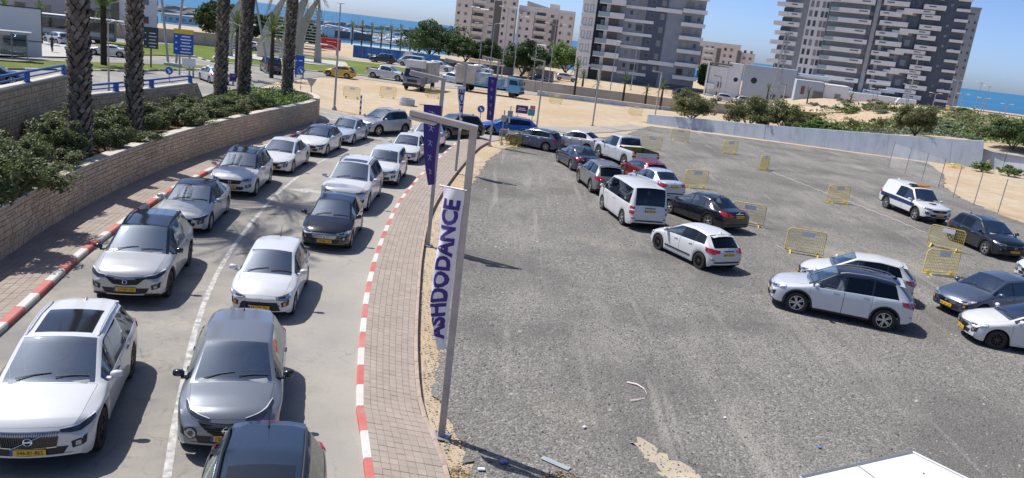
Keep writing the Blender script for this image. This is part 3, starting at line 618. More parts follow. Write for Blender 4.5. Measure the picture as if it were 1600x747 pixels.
# apartment blocks
for q, (a, b_, lb, floors, top) in enumerate((((-32.6, 321.4), (-8.6, 322.9), 'left one of two beige apartment blocks, awnings on a balcony', 9, 27.5), ((-8.2, 322.9), (14.1, 322.7), 'right one of two beige apartment blocks, with a pale roof shed', 8, 23.0))):
    o = building('apartment_block', lb, a, b_, -4.8); w = math.hypot(b_[0]-a[0], b_[1]-a[1]); part(o, 'main_wall', (w/2, 8, top/2), (w, 14, top), B_BEIGE); part(o, 'left_bay', (3.2, .6, top/2-1.2), (6.4, 2.2, top-2.4), B_BEIGE); part(o, 'stair_shade_panel', (w*.68, .9, top/2-1.5), (2.8, .4, top-5), B_SHADE); part(o, 'right_bay', (w-3.4, .7, top/2-.8), (5.8, 1.8, top-1.6), B_BEIGE)
    for k in range(floors):
        z = 1.2+k*2.95
        if z+2.5 > top: break
        for x, ww, hh_, yy in ((1.2, .8, .9, -.54), (4.0, .9, .9, -.54), (13.6, .9, 1.0, .97), (w-5.2, .7, 1.0, -.24), (w-1.6, .9, 1.0, -.24), (w*.59, .6, .9, .97)): window(o, x, yy, z+1.3, ww, hh_)
        if 1 <= k <= floors-2: balcony(o, 6.6, 11.6, .9, z, 1.8, B_BEIGE, .9); window(o, 9.1, .97, z+1.3, 3.4, 1.7)
        for yy in (4, 10): window(o, -.04, yy, z+1.3, .9, 1.0, face='x')
    if q == 0:
        for x in (7.6, 11.2): e = MB(); e.add([(-1.6, 0, 0), (1.6, 0, 0), (1.6, -1.7, -.6), (-1.6, -1.7, -.6), (-1.6, 0, -.08), (1.6, 0, -.08), (1.6, -1.7, -.7), (-1.6, -1.7, -.7)], [(0, 3, 2, 1), (4, 5, 6, 7), (0, 1, 5, 4), (1, 2, 6, 5), (2, 3, 7, 6), (3, 0, 4, 7)]); e.build('awning', B_AWN, o, None, (x, -.95, 20.6-.4*(x > 9)))
        part(o, 'roof_terrace', (1.2, 2, top-1.2), (2.6, 2.4, 2.2), B_BEIGE)
    else: e = MB(); e.prism([(0, 0), (9, 0), (9, .3), (0, 2.0)], -4, 4, 0, Matrix.Translation((3, 7, top)) @ Matrix.Rotation(R(90), 4, 'X')); e.build('roof_shed', B_METAL, o); part(o, 'roof_box', (14, 7, top+1), (4, 4, 2), B_BEIGE)
o = building('low_building', 'low beige building with a white stair tower, in front of the apartment blocks', (-7.2, 200), (3.4, 200), -3.2); part(o, 'main_wall', (4.2, 5, 3.0), (9.4, 10, 6.0), B_TAUPE); part(o, 'stair_tower', (8.6, 4, 4.4), (2.4, 6, 8.8), B_WHITE); part(o, 'front_wing', (6.9, -1.6, 2.6), (3.0, 3, 5.2), B_BEIGE); part(o, 'roof_fence', (2.8, 1.5, 6.6), (6.6, .1, 1.1), B_RAILG); part(o, 'white_edge', (-.3, 4, 3.2), (.6, 8, 6.4), B_WHITE)
for x in (1.6, 3.6): window(o, x, -.04, 2.2, 1.2, 1.0)
for z in (1.6, 3.4): window(o, 6.9, -3.13, z, 2.0, .8)
o = building('white_building', 'white low modern building with a small round window beside the grey tower', (35.8, 166.2), (41.9, 164.6), -1.2); part(o, 'white_wall', (1.8, 6, 3.6), (3.6, 12, 7.2), B_WHITE); part(o, 'side_wall', (5.0, 6.2, 4.1), (2.9, 12, 8.2), B_WHITE); part(o, 'roof_canopy', (2.0, 4, 7.7), (4.6, 9, .3), B_SHADE); part(o, 'fin', (-.3, 2, 3.9), (.35, 5, 7.8), B_WHITE)
for z in (1.6, 3.6): window(o, 2.4, -.04, z, .6, 1.0); balcony(o, .0, 1.5, .0, z-.9, 1.2, B_WHITE, .8)
e = MB(); e.lathe([(.001, 0), (.36, 0), (.4, -.06), (.44, 0)], 18, axis='Y'); e.build('round_window', B_GLASS, o, None, (5.4, .18, 5.0))
o = building('blue_building', 'pale blue-grey low building with a round window left of the pylon', (42.2, 164), (57.5, 159.5), -.9); part(o, 'main_wall', (5, 6, 4.0), (10, 12, 8.0), B_BLUE); part(o, 'rear_wing', (13, 8, 3.7), (6.4, 10, 7.4), B_BLUE); part(o, 'terrace_shade_panel', (12, 2.8, 4.6), (4.4, .5, 1.6), B_SHADE); part(o, 'roof_band', (13, 2.7, 6.9), (7, .6, .4), B_WHITE)
e = MB(); e.lathe([(.001, 0), (.5, 0), (.55, -.06), (.6, 0)], 18, axis='Y'); e.build('round_window', B_GLASS, o, None, (2.2, -.03, 5.0))
for x in (6.2, 8.4): window(o, x, -.04, 2.2, 1.0, 1.2)
o = building('house', 'white house block right of the pylon with a dark door panel', (47.8, 148), (57.0, 145.5), .2); part(o, 'left_part', (2.4, 4, 2.7), (4.8, 8, 5.4), B_BLUE); part(o, 'right_part', (7.0, 4.4, 2.6), (4.2, 8, 5.2), B_WHITE); part(o, 'door_panel', (4.0, -.05, 2.0), (1.6, .2, 3.4), B_SHADE); window(o, 7.4, .36, 2.6, .8, 2.0, B_SHUT); part(o, 'brown_panel', (1.3, -.05, 3.6), (.6, .15, 1.4), mat('brown_panel', (.16, .09, .06), .7)); part(o, 'porch', (5, -.8, .4), (9, 1.6, .8), B_WHITE)
o = building('far_apartments', 'long beige apartment row far behind the white building', (67.2, 343.5), (90.5, 338), 1.5); part(o, 'main_wall', (9, 6, 6), (17, 12, 12), B_BEIGE); part(o, 'right_wing', (20.5, 7, 4.6), (6.5, 12, 9.2), B_BEIGE); part(o, 'left_wing', (-2, 6, 6.6), (5.5, 12, 13.2), B_BEIGE)
for x in (1.5, 9.0, 17.3): part(o, 'stair_shade_panel', (x, -.05, 5.2), (1.6, .3, 9), B_SHADE)
for k in range(4):
    for x in (-3, -.8, 4, 6.2, 11.5, 14, 19.5, 22): window(o, x, -.04 if x < 17 and x > 0 else (.97 if x > 17 else -.04), 1.8+k*2.6, .9, 1.0)
    balcony(o, 3.0, 7.0, 0, .9+k*2.6, 1.2, B_WHITE, .7)
o = building('apartment_house', 'beige apartment house top left, between the first two palm trunks', (-84, 126.4), (-63.4, 135.9), .4); part(o, 'main_wall', (8.5, 6, 5.6), (17, 12, 11.2), B_TAUPE); part(o, 'right_wing', (19.8, 6.4, 5.4), (5.8, 13, 10.8), B_WHITE); part(o, 'recess_shade_panel', (16.4, -.05, 5), (1.2, .4, 9.6), B_SHADE)
for k in range(3):
    for x in (3, 6.5, 10, 13.5): window(o, x, -.04, 2.2+k*3, 1.3, 1.2)
    for x in (18.6, 21): window(o, x, -.14, 2.2+k*3, .7, 1.0)
    window(o, 22.75, 4, 2.2+k*3, .8, 1.1, face='x')
o = building('pale_house', 'low pale house at the top left corner behind the advert wall', (-78, 98), (-66, 106), 0); part(o, 'main_wall', (5, 5, 3.4), (11, 9, 6.8), B_BEIGE); part(o, 'dark_bay', (8.4, -.2, 3.0), (2.6, .6, 2.8), B_SHADE); part(o, 'roof_slab', (5, 4.6, 6.95), (11.6, 10, .3), B_WHITE)
for x in (1.6, 4.6): window(o, x, -.04, 3.6, 1.4, 1.3)
def plain_wall(name, label, pts, h, z, th=.3, m=B_TAN, seg=4.0):
    o = thing(name, label, 'wall'); Q = resample([np.array(p, float) for p in pts], max(2, int(sum(math.dist(a, b_) for a, b_ in zip(pts, pts[1:]))/seg)+1))
    for a, b_ in zip(Q, Q[1:]):
        c = (a+b_)/2; L_ = np.linalg.norm(b_-a); ang = math.atan2(b_[1]-a[1], b_[0]-a[0]); e = MB(); e.bbox((0, 0, h/2), (L_-.012, th, h), .02); w_ = e.build('wall_panel', m, o, None, (c[0], c[1], z(c[0], c[1]) if callable(z) else z), ang); e = MB(); e.bbox((0, 0, h+.045), (L_-.012, th+.1, .09), .02); e.build('coping', M_COPING, w_)
    return o
plain_wall('boundary_wall', 'tan boundary wall in front of the grey tower', [(-10, 121), (-1, 115), (8, 114), (22, 112.5), (33, 118), (60, 128)], 1.45, .0); plain_wall('low_kerb_wall', 'low grey retaining kerb below the tan boundary wall', [(1, 109.2), (12, 108.6), (22, 108)], .5, 0, .4, M_CONC)
for i in range(12): shrub_x = 2+i*1.7
plain_wall('tan_garden_wall', 'tan garden wall in front of the left apartment house', [(-80, 112), (-62, 122), (-50, 128), (-42, 134)], 2.0, 0); plain_wall('tan_slope_wall', 'tan wall by the road right of the large round tree', [(-13, 165), (-4, 158), (4, 150)], 2.2, -.6)
# ---- shore
def dune(name, pts, w, h, m, seed, z=-12.6):
    r_ = np.random.default_rng(seed); P = smooth_path(pts, 9); e = MB(); prof = [(-1, 0), (-.6, .6), (-.25, .95), (.25, 1), (.6, .6), (1, 0)]
    for p in P:
        for a, b_ in prof: e.v.append((p[0]+r_.normal()*1.2, p[1]+a*w/2+r_.normal()*.6, z+b_*h*(1+.18*r_.normal())))
    for i in range(len(P)-1):
        for j in range(5): e.f.append((i*6+j, (i+1)*6+j, (i+1)*6+j+1, i*6+j+1)); e.m.append(0)
    return struct(e.build(name, m))
M_ROCK = face_rand_mat('breakwater_rock', [(.34, .30, .26), (.42, .38, .33), (.26, .23, .2)], .95, .8, .6, .4, .25)
dune('breakwater', [(-720, 700), (-520, 770), (-378, 832), (-260, 1080), (-150, 1330), (-80, 1480)], 16, 5.0, M_ROCK, 3); dune('inner_breakwater', [(-420, 640), (-330, 690), (-240, 760), (-150, 900)], 12, 3.4, M_ROCK, 4)
g = MB(); g.add([(-72, 258, 0), (-62, 286, 0), (-36, 292, 0), (-34, 270, 0)], [(3, 2, 1, 0)]); lag = struct(g.build('lagoon', mat('lagoon_water', (.34, .52, .50), .4))); lag.location = (0, 0, -2.6)
M_QUAY = mat('quay', (.40, .38, .35), .9, var=.25, vscale=.2)
for i in range(11):
    D = 600+i*27; o = struct(MB().prism([(D*-.40, D*.93), (D*-.10, D*.995), (D*-.10, D*.995+13), (D*-.40, D*.93+13)], -14, -11.1+.02*i).build('quay', M_QUAY))
BOAT = None; sr = random.Random(12)
for i in range(130):
    t = sr.random(); x0 = -.335+.235*t; D = 600+27*sr.randrange(11)+sr.uniform(14, 25); x, y = D*x0/math.hypot(1, x0), D/math.hypot(1, x0)
    if BOAT is None:
        BOAT = thing('sailboat', 'small white boat moored in the distant marina', 'boat', (x, y, -12), 0, 'boats in the marina'); e = MB(); L_ = 9
        e.add([(-4.5, -1.3, 0), (2, -1.5, 0), (5, 0, .2), (2, 1.5, 0), (-4.5, 1.3, 0), (-4.7, -1.5, 1.4), (2.2, -1.8, 1.5), (6, 0, 1.9), (2.2, 1.8, 1.5), (-4.7, 1.5, 1.4)], [(0, 1, 6, 5), (1, 2, 7, 6), (2, 3, 8, 7), (3, 4, 9, 8), (4, 0, 5, 9), (5, 6, 7, 8, 9)]); e.build('hull', B_WHITE, BOAT)
        e = MB(); e.bbox((-.8, 0, 1.9), (4.2, 2.2, 1.0), .2); e.build('cabin', B_WHITE, BOAT); e = MB(); e.tube([(.6, 0, 1.4), (.6, 0, 13)], .11, 5); e.build('mast', M_STEEL0 if 'M_STEEL0' in globals() else B_METAL, BOAT); bo = BOAT
    else: bo = copy_tree(BOAT)
    bo.location = (x, y, -12); bo.rotation_euler = (0, 0, sr.uniform(0, 6.28)); s = sr.uniform(.7, 1.25); bo.scale = (s, s, s*sr.uniform(.9, 1.3))
o = building('marina_terminal', 'dark glass marina building with a curved white roof beyond the sails', (-153.4, 580.1), (-118.5, 588.2), -12); part(o, 'glass_hall', (23, 6, 3.0), (26, 12, 6), mat('hall_glass', (.05, .09, .14), .2)); part(o, 'white_wing', (6, 5, 3.5), (10, 10, 7), B_WHITE)
e = MB(); e.prism([(-1, 7.0), (4, 9.2), (14, 8.6), (24, 7.0), (36, 5.6), (36, 5.2), (24, 6.4), (14, 7.6), (4, 8.2), (-1, 6.4)], -1, 13, 0, Matrix.Rotation(R(90), 4, 'X') @ Matrix.Translation((0, 0, -13+0))); r_ = e.build('curved_roof', B_WHITE, o); r_.location = (0, 0, 0)
for x in (2, 22): part(o, 'roof_pier', (x, -.6, 4), (2.4, 1, 8), B_WHITE)
for i, (x, y, w, h) in enumerate(((-205, 560, 26, 6), (-100, 600, 18, 5), (-78, 610, 16, 4), (-240, 520, 20, 5))):
    o = building('marina_shed', ['low white marina building left of the sails', 'low building right of the marina hall', 'small marina building near the large tree', 'far left low building by the shore'][i], (x, y), (x+w, y+3), -12.4); part(o, 'main_wall', (w/2, 5, h/2), (w, 10, h), [B_WHITE, B_BEIGE, B_TAUPE, B_BEIGE][i]); part(o, 'roof_slab', (w/2, 5, h+.2), (w+1, 11, .4), B_METAL)
    for k in range(int(w/4)): window(o, 2+k*4, -.04, h*.55, 1.6, 1.4)
# ship on the horizon
for k, (x, y, lb) in enumerate(((-560, 4300, 'cargo ship on the horizon left of the apartment blocks'), (2080, 4200, 'red-hulled ship on the horizon right of the slim tower'))):
    o = thing('cargo_ship', lb, 'ship', (x, y, -12)); hm = mat('ship_grey', (.10, .14, .18), .7) if k == 0 else mat('ship_red', (.4, .10, .08), .7); e = MB(); e.add([(-45, -8, 0), (40, -8, 0), (55, 0, 0), (40, 8, 0), (-45, 8, 0), (-47, -9, 9), (42, -9, 9), (60, 0, 12), (42, 9, 9), (-47, 9, 9)], [(0, 1, 6, 5), (1, 2, 7, 6), (2, 3, 8, 7), (3, 4, 9, 8), (4, 0, 5, 9), (5, 6, 7, 8, 9)]); e.build('hull', hm, o); e = MB(); e.bbox((-36, 0, 16), (14, 14, 14), .5); e.build('bridge_house', B_WHITE, o)
    for xx in (-10, 15): e = MB(); e.tube([(xx, 0, 9), (xx, 0, 26)], 1, 6); e.build('crane', hm, o)
# ================================================================ VEGETATION
def leaf_mat(name, cols, trans=.25):
    if name in MATS: return MATS[name]
    m = face_rand_mat(name, cols, .55, 0, 1, .0, 1, .35); nt = m.node_tree; b = nt.nodes['Principled BSDF']
    t = nt.nodes.new('ShaderNodeBsdfTranslucent'); src = b.inputs['Base Color'].links[0].from_socket; nt.links.new(src, t.inputs[0])
    mx = nt.nodes.new('ShaderNodeMixShader'); mx.inputs[0].default_value = trans; o = nt.nodes['Material Output']
    nt.links.new(b.outputs[0], mx.inputs[1]); nt.links.new(t.outputs[0], mx.inputs[2]); nt.links.new(mx.outputs[0], o.inputs[0]); return m
L_SHRUB = leaf_mat('shrub_leaves', [(0.078, 0.110, 0.036), (0.111, 0.155, 0.049), (0.154, 0.191, 0.066), (0.085, 0.102, 0.043), (0.205, 0.213, 0.085)])
L_DARK = leaf_mat('dark_leaves', [(0.042, 0.084, 0.025), (0.063, 0.119, 0.035), (0.084, 0.14, 0.042), (0.049, 0.07, 0.028)])
L_OLIVE = leaf_mat('olive_leaves', [(0.129, 0.157, 0.058), (0.172, 0.19, 0.075), (0.224, 0.231, 0.099), (0.103, 0.132, 0.05), (0.276, 0.255, 0.123)])
L_BRIGHT = leaf_mat('bright_leaves', [(0.1, 0.177, 0.036), (0.143, 0.232, 0.051), (0.186, 0.273, 0.072), (0.086, 0.137, 0.029)])
L_GREY = leaf_mat('grey_leaves', [(0.188, 0.225, 0.15), (0.237, 0.263, 0.188), (0.15, 0.188, 0.125), (0.288, 0.3, 0.225)])
L_PALM = leaf_mat('palm_leaflets', [(0.075, 0.10, 0.03), (0.10, 0.13, 0.045), (0.13, 0.145, 0.06), (0.06, 0.085, 0.03)])
L_DRY = leaf_mat('dry_leaflets', [(0.25, 0.20, 0.12), (0.32, 0.26, 0.16), (0.18, 0.15, 0.08)])
M_BARK = mat('bark', (0.13, 0.10, 0.07), .9, var=.4, vscale=8, bmp=.5, bscale=30); M_TRUNK = mat('palm_trunk', (0.05, 0.04, 0.03), .95, var=.4, vscale=5, bmp=.5, bscale=25)
M_BOOT = face_rand_mat('leaf_base', [(0.17, 0.145, 0.115), (0.24, 0.21, 0.175), (0.12, 0.10, 0.08), (0.31, 0.28, 0.235)], .9, .3, 30, .3, 4)
def quads_mesh(name, C, U, V_, m, trunkmb=None):
    n = len(C); co = np.stack([C-U, C+V_*.9, C+U*1.1, C-V_*.9], 1).reshape(-1, 3)
    me = bpy.data.meshes.new(name); me.vertices.add(len(co)); me.vertices.foreach_set('co', co.ravel()); me.loops.add(n*4); me.loops.foreach_set('vertex_index', np.arange(n*4, dtype=np.int32))
    me.polygons.add(n); me.polygons.foreach_set('loop_start', np.arange(0, n*4, 4, dtype=np.int32)); me.update(); me.validate(); me.materials.append(m); return me
def foliage(name, seed, n, rad, leaf, m, clumps=30, hollow=.55, zmin=-.35, bottom=None, aspect=.45):
    """leaf cards gathered in clumps through an ellipsoid with an uneven outline"""
    r_ = np.random.default_rng(seed); d = r_.normal(size=(clumps, 3)); d /= np.linalg.norm(d, axis=1)[:, None]; d = d[d[:, 2] > zmin] if zmin > -1 else d
    k = len(d); rr_ = r_.uniform(hollow, 1.05, k)*r_.uniform(.8, 1.12, k); cen = d*rr_[:, None]; cs = r_.uniform(.16, .34, k)
    w = r_.integers(0, k, n); off = r_.normal(size=(n, 3)); off /= np.linalg.norm(off, axis=1)[:, None]; P = cen[w]+off*(cs[w]*np.power(r_.uniform(0, 1, n), .45))[:, None]
    P[:, 2] = np.where(P[:, 2] < zmin-.15, zmin-.15+.1*r_.uniform(0, 1, n), P[:, 2]); P = P*np.array(rad)
    nrm = off*.6+r_.normal(size=(n, 3))*.6+np.array([0, 0, .5]); nrm /= np.linalg.norm(nrm, axis=1)[:, None]; t = np.cross(nrm, r_.normal(size=(n, 3))); t /= np.linalg.norm(t, axis=1)[:, None]; b_ = np.cross(nrm, t)
    s = leaf*r_.uniform(.6, 1.3, n)[:, None]; return quads_mesh(name, P, t*s*.5, b_*s*.5*aspect*2*.5, m)
def tree(name, label, x, y, z, h, rad, m, seed, trunk_r=.12, n=6000, leaf=.16, group=None, clumps=45, limbs=5, th=.35, rz=0):
    o = thing(name, label, 'tree', (x, y, z), rz, group); r_ = random.Random(seed); t = MB(); zc = h-rad[2]*.95; z1 = max(h*th, .3)
    t.tube([(0, 0, -.1), (r_.uniform(-.05, .05)*h, r_.uniform(-.05, .05)*h*.5, z1*.6), (0, 0, z1+.1)], [trunk_r*1.25, trunk_r, trunk_r*.85], 8)
    for i in range(limbs):
        a = 2*math.pi*i/limbs+r_.uniform(-.4, .4); q = r_.uniform(.45, .8); t.tube([(0, 0, z1*.8), (math.cos(a)*rad[0]*q*.5, math.sin(a)*rad[1]*q*.5, z1+(zc-z1)*.6), (math.cos(a)*rad[0]*q, math.sin(a)*rad[1]*q, zc+r_.uniform(-.2, .5)*rad[2])], [trunk_r*.6, trunk_r*.4, trunk_r*.14], 6)
    t.build('trunk', M_BARK, o, 60); c = link('crown', foliage('crown', seed, n, rad, leaf, m, clumps, .25, -.6), o, (0, 0, zc)); return o
SHR = {}
def shrub(label, x, y, z, rad, kind, seed, group=None, name='shrub', n=2600, leaf=.10):
    k = (kind, seed % 4, n)
    if k not in SHR: SHR[k] = foliage('foliage', seed % 4+50, n, (1, 1, 1), leaf, {'s': L_SHRUB, 'd': L_DARK, 'o': L_OLIVE, 'b': L_BRIGHT, 'g': L_GREY}[kind], 34, .45, -.25)
    o = thing(name, label, 'shrub', (x, y, z), (seed*1.7) % 6.28, group); t = MB()
    r_ = random.Random(seed)
    for i in range(6):
        a = i*1.05+r_.random(); t.tube([(0, 0, -.05), (math.cos(a)*rad[0]*.35, math.sin(a)*rad[1]*.35, rad[2]*.45), (math.cos(a)*rad[0]*.75, math.sin(a)*rad[1]*.75, rad[2]*r_.uniform(.5, 1))], [.03, .02, .006], 5)
    t.build('stems', M_BARK, o); f = link('foliage', SHR[k], o, (0, 0, rad[2]*.42)); f.scale = (rad[0], rad[1], rad[2]*.8); return o
# palms
def frond_mesh(name, L, droop, seed, m, nl=30, llen=.42, w=.035):
    r_ = np.random.default_rng(seed); t = MB(); pts = []
    for i in range(13):
        u = i/12; pts.append(Vector((L*u*(1-.25*droop*u), 0, L*(.28*u*(1-droop*.6)-droop*.75*u*u))))
    t.tube(pts, [.035*(1-.8*i/12)+.006 for i in range(13)], 5)
    for i in range(nl):
        u = .14+.86*i/(nl-1); k = min(11, int(u*12)); f = u*12-k; p = pts[k]*(1-f)+pts[k+1]*f; tg = (pts[k+1]-pts[k]).normalized(); ll = llen*(math.sin(math.pi*(.12+.80*u))**.6)
        for sg in (1, -1):
            d = (tg*.55+Vector((0, sg*.78, .25+r_.uniform(-.2, .12)))).normalized(); e1 = p+d*ll+Vector((0, 0, -.06*ll)); sd = d.cross(Vector((0, 0, 1))).normalized()*w*.5+Vector((0, 0, .006))
            t.add([p-sd*.6, p+d*ll*.5-sd, e1, p+d*ll*.5+sd], [(0, 1, 2, 3)])
    return t.mesh(name, m)
FR = [frond_mesh('frond', 3.4, d, i, L_PALM) for i, d in enumerate((.15, .45, .85))]+[frond_mesh('frond', 3.0, 1.15, 9, L_DRY, 26)]
def boots_mesh(h, r0, r1, seed, name='leaf_bases', dz=.155, per=9):
    r_ = random.Random(seed); t = MB(); k = 0; z = .05
    while z < h:
        f = z/h; rad = r0+(r1-r0)*f
        for i in range(per):
            a = 2*math.pi*(i+(k*.382))/per+r_.uniform(-.13, .13); w = 2*math.pi*rad/per*.46; hh_ = dz*r_.uniform(1.1, 1.8); pr = .10*r_.uniform(.35, 1.5)
            M = Matrix.Translation((0, 0, z+r_.uniform(-.05, .05))) @ Matrix.Rotation(a, 4, 'Z')
            t.add([(rad-.04, -w*.8, -hh_*.5), (rad-.04, w*.8, -hh_*.5), (rad+.02, 0, -hh_*.75), (rad+pr*.55, -w, 0), (rad+pr*.55, w, 0), (rad+pr, -w*.55, hh_*.32), (rad+pr, w*.55, hh_*.32), (rad+pr*.75, 0, hh_*.52), (rad-.03, 0, hh_*.35)],
                  [(0, 2, 3), (2, 1, 4), (2, 4, 6, 5, 3), (5, 6, 7), (7, 6, 8), (5, 7, 8), (3, 5, 8), (6, 4, 8)], 0, M)
        z += dz; k += 1
    return t.mesh(name, M_BOOT)
FRD = [frond_mesh('frond', 3.4, d, i, leaf_mat('young_palm', [(0.13, 0.19, 0.05), (0.16, 0.22, 0.07), (0.10, 0.15, 0.04)]), 22, .55, .13) for i, d in enumerate((.15, .45, .85))]+[frond_mesh('frond', 3.0, 1.15, 9, L_DRY, 20, .5, .12)]
PB = {}
def palm(label, x, y, z, h, r0, r1, seed, crown=1.0, boots=True, nf=34, group=None, lean=(0, 0), dry=4, name='palm_tree'):
    o = thing(name, label, 'palm tree', (x, y, z), 0, group); r_ = random.Random(seed); t = MB()
    t.tube([(lean[0]*(i/8)**1.5, lean[1]*(i/8)**1.5, h*i/8-.1*(i == 0)) for i in range(9)], [r0+(r1-r0)*i/8 for i in range(9)], 14); t.build('trunk', M_TRUNK, o, 60)
    if boots:
        k = (round(h, 1), round(r0, 2))
        if k not in PB: PB[k] = boots_mesh(h, r0, r1, seed)
        b_ = stuff(link('leaf_bases', PB[k], o)); b_.rotation_euler = (0, 0, seed*.7)
        if lean != (0, 0):
            b_.matrix_local = Matrix(((1, 0, lean[0]/h*.8, 0), (0, 1, lean[1]/h*.8, 0), (0, 0, 1, 0), (0, 0, 0, 1)))
    for i in range(nf):
        f = i/nf; k = 0 if f < .3 else (1 if f < .62 else (2 if i < nf-dry else 3)); fr_ = link('frond', (FR if boots else FRD)[k], o, (lean[0], lean[1], h-.1-.35*f)); fr_.rotation_euler = (0, -R(68-75*f if k < 2 else (18-25*f)), i*2.39996+r_.uniform(-.2, .2)); s = crown*r_.uniform(.85, 1.1); fr_.scale = (s, s, s)
    return o
palm('thick scaly palm trunk leftmost, rising from the shrubs in front of the tall wall', -16.6, 29.4, 1.3, 12.0, .35, .29, 1, 1.05, nf=40)
palm('scaly palm trunk second from the left, between the two railings', -17.3, 34.9, 1.3, 12.2, .31, .25, 2, 1.05, nf=40, lean=(.25, 0))
palm('left one of the close pair of palm trunks at the planter end', -20.2, 52.3, 1.3, 9.8, .37, .29, 3, 1.0, lean=(.3, 0))
palm('right one of the close pair of palm trunks at the planter end', -19.5, 54.6, 1.3, 10.4, .37, .30, 4, 1.0, lean=(.55, 0))
palm('palm nearest the rounded planter tip, drooping fronds at the picture top', -17.6, 58.2, 1.3, 8.6, .35, .27, 5, 1.0, lean=(.35, 0), nf=40, dry=10)
palm('small green date palm on the median lawn behind the leftmost trunks', -41.6, 78, .1, 5.6, .30, .26, 6, .85, False, 30)
palm('young upright palm seen between the pair of trunks', -30, 82, 0, 5.0, .26, .22, 7, .6, False, 26, dry=0)
palm('slender palm right of the pair, in front of the concrete sails', -28, 86.8, 0, 4.9, .24, .18, 8, .62, False, 26, dry=2)
for k, (x, y, h, c) in enumerate(((6.2, 113, 4.2, .42), (9.2, 112, 2.6, .30), (13.0, 112.5, 3.4, .36), (16.0, 111.5, 2.4, .28), (17.6, 108.2, 3.2, .36), (-.1+7.6, 118, 3.0, .3))):
    palm(['tall small-crowned palm left of the grey tower', 'short young palm at the foot of the grey tower, left side', 'bushy little palm under the grey tower balconies', 'shortest palm by the tan boundary wall', 'palm by the tan wall near the bushy trees', 'thin palm behind the boundary wall'][k], x, y, 0, h, .17, .12, 30+k, c, False, 18, 'palms along the boundary wall', dry=0)
for k, (x, y) in enumerate(((39, 134), (47, 138), (55, 140))): palm(['small palm in front of the white low building', 'small palm in front of the blue low building', 'small palm beside the pylon'][k], x, y, .4, 3.4, .15, .1, 40+k, .34, False, 16, 'palms along the low buildings', dry=0)
for k, (x, y, h) in enumerate(((-61, 93, 4.0), (-57.5, 94, 3.8), (-54.5, 96, 3.8))): palm(['left', 'middle', 'right'][k]+' one of three short palms behind the white advert wall', x, y, 0, h, .2, .16, 46+k, .42, False, 16, 'palms behind the advert wall', dry=0)
# shrubs of the planter
k = 0; sr = random.Random(5); ORD = ['first', 'second', 'third', 'fourth', 'fifth', 'sixth', 'seventh', 'eighth', 'ninth', 'tenth', 'eleventh', 'twelfth', 'thirteenth', 'fourteenth', 'fifteenth', 'sixteenth', 'seventeenth', 'eighteenth', 'nineteenth', 'twentieth', 'twenty-first', 'twenty-second', 'twenty-third', 'twenty-fourth']
for i, (x, y) in enumerate([(-14.4, 21.4), (-15.6, 21.0), (-15.5, 23.6), (-16.9, 23.2), (-16.1, 25.8), (-17.6, 25.6), (-18.6, 27.0), (-16.5, 27.9), (-18.2, 30.2), (-16.8, 31.2), (-18.9, 32.6), (-17.4, 33.4), (-19.6, 35.2), (-17.6, 36.8), (-19.0, 37.8), (-17.2, 39.6), (-18.8, 40.4), (-20.0, 41.6), (-17.4, 42.4), (-18.9, 43.8), (-17.2, 45.2), (-20.0, 46.0), (-18.4, 47.2), (-17.0, 48.0)]):
    big = sr.uniform(.85, 1.2); shrub('grey-green planter shrub, %s counted from the near end of the planter' % ORD[i], x+sr.uniform(-.2, .2), y+sr.uniform(-.2, .2), 1.36, (1.2*big, 1.2*big, (1.25 if y < 38 else .8)*big*sr.uniform(.8, 1.2)), 's', i, 'planter shrubs', n=6500, leaf=.105)
for i, (x, y) in enumerate([(-14.8, 23.4), (-15.9, 27.2), (-16.5, 33.2), (-16.5, 39.6)]): shrub('low dark shrub hanging over the planter wall edge, %s from the near end' % ORD[i], x, y, 1.45, (.95, 1.4, .7), 's', i+3, 'hanging planter shrubs', n=4500, leaf=.10)
shrub('low olive shrub thinning out towards the planter tip', -17.2, 50.2, 1.36, (1.3, 1.6, .8), 'o', 2, n=2600)
def cover(name, label, poly, n, z, hgt, leaf, m, seed):
    r_ = np.random.default_rng(seed); xs_ = [p[0] for p in poly]; ys_ = [p[1] for p in poly]; P = []
    while len(P) < n:
        x, y = r_.uniform(min(xs_), max(xs_)), r_.uniform(min(ys_), max(ys_))
        if inpoly(x, y, poly): P.append((x, y, (z(x, y) if callable(z) else z)+abs(r_.normal())*hgt*.5*(.6+.5*math.sin(x*2.1+y*1.3))))
    P = np.array(P); nrm = r_.normal(size=(n, 3))*.5+np.array([0, 0, .8]); nrm /= np.linalg.norm(nrm, axis=1)[:, None]; t = np.cross(nrm, r_.normal(size=(n, 3))); t /= np.linalg.norm(t, axis=1)[:, None]; b_ = np.cross(nrm, t); s = leaf*r_.uniform(.6, 1.4, n)[:, None]
    return tag(stuff(link(name, quads_mesh(name, P, t*s*.5, b_*s*.3, m))), label, 'ground cover')
cover('ground_cover', 'dark green ground cover filling the rounded planter tip', [(-15.4, 52), (-15.3, 55.5), (-15.7, 58.3), (-16.8, 60.5), (-18.2, 61.2), (-20.6, 60), (-21, 52), (-19.5, 49), (-16.2, 49)], 9000, 1.4, .5, .17, L_BRIGHT, 71)
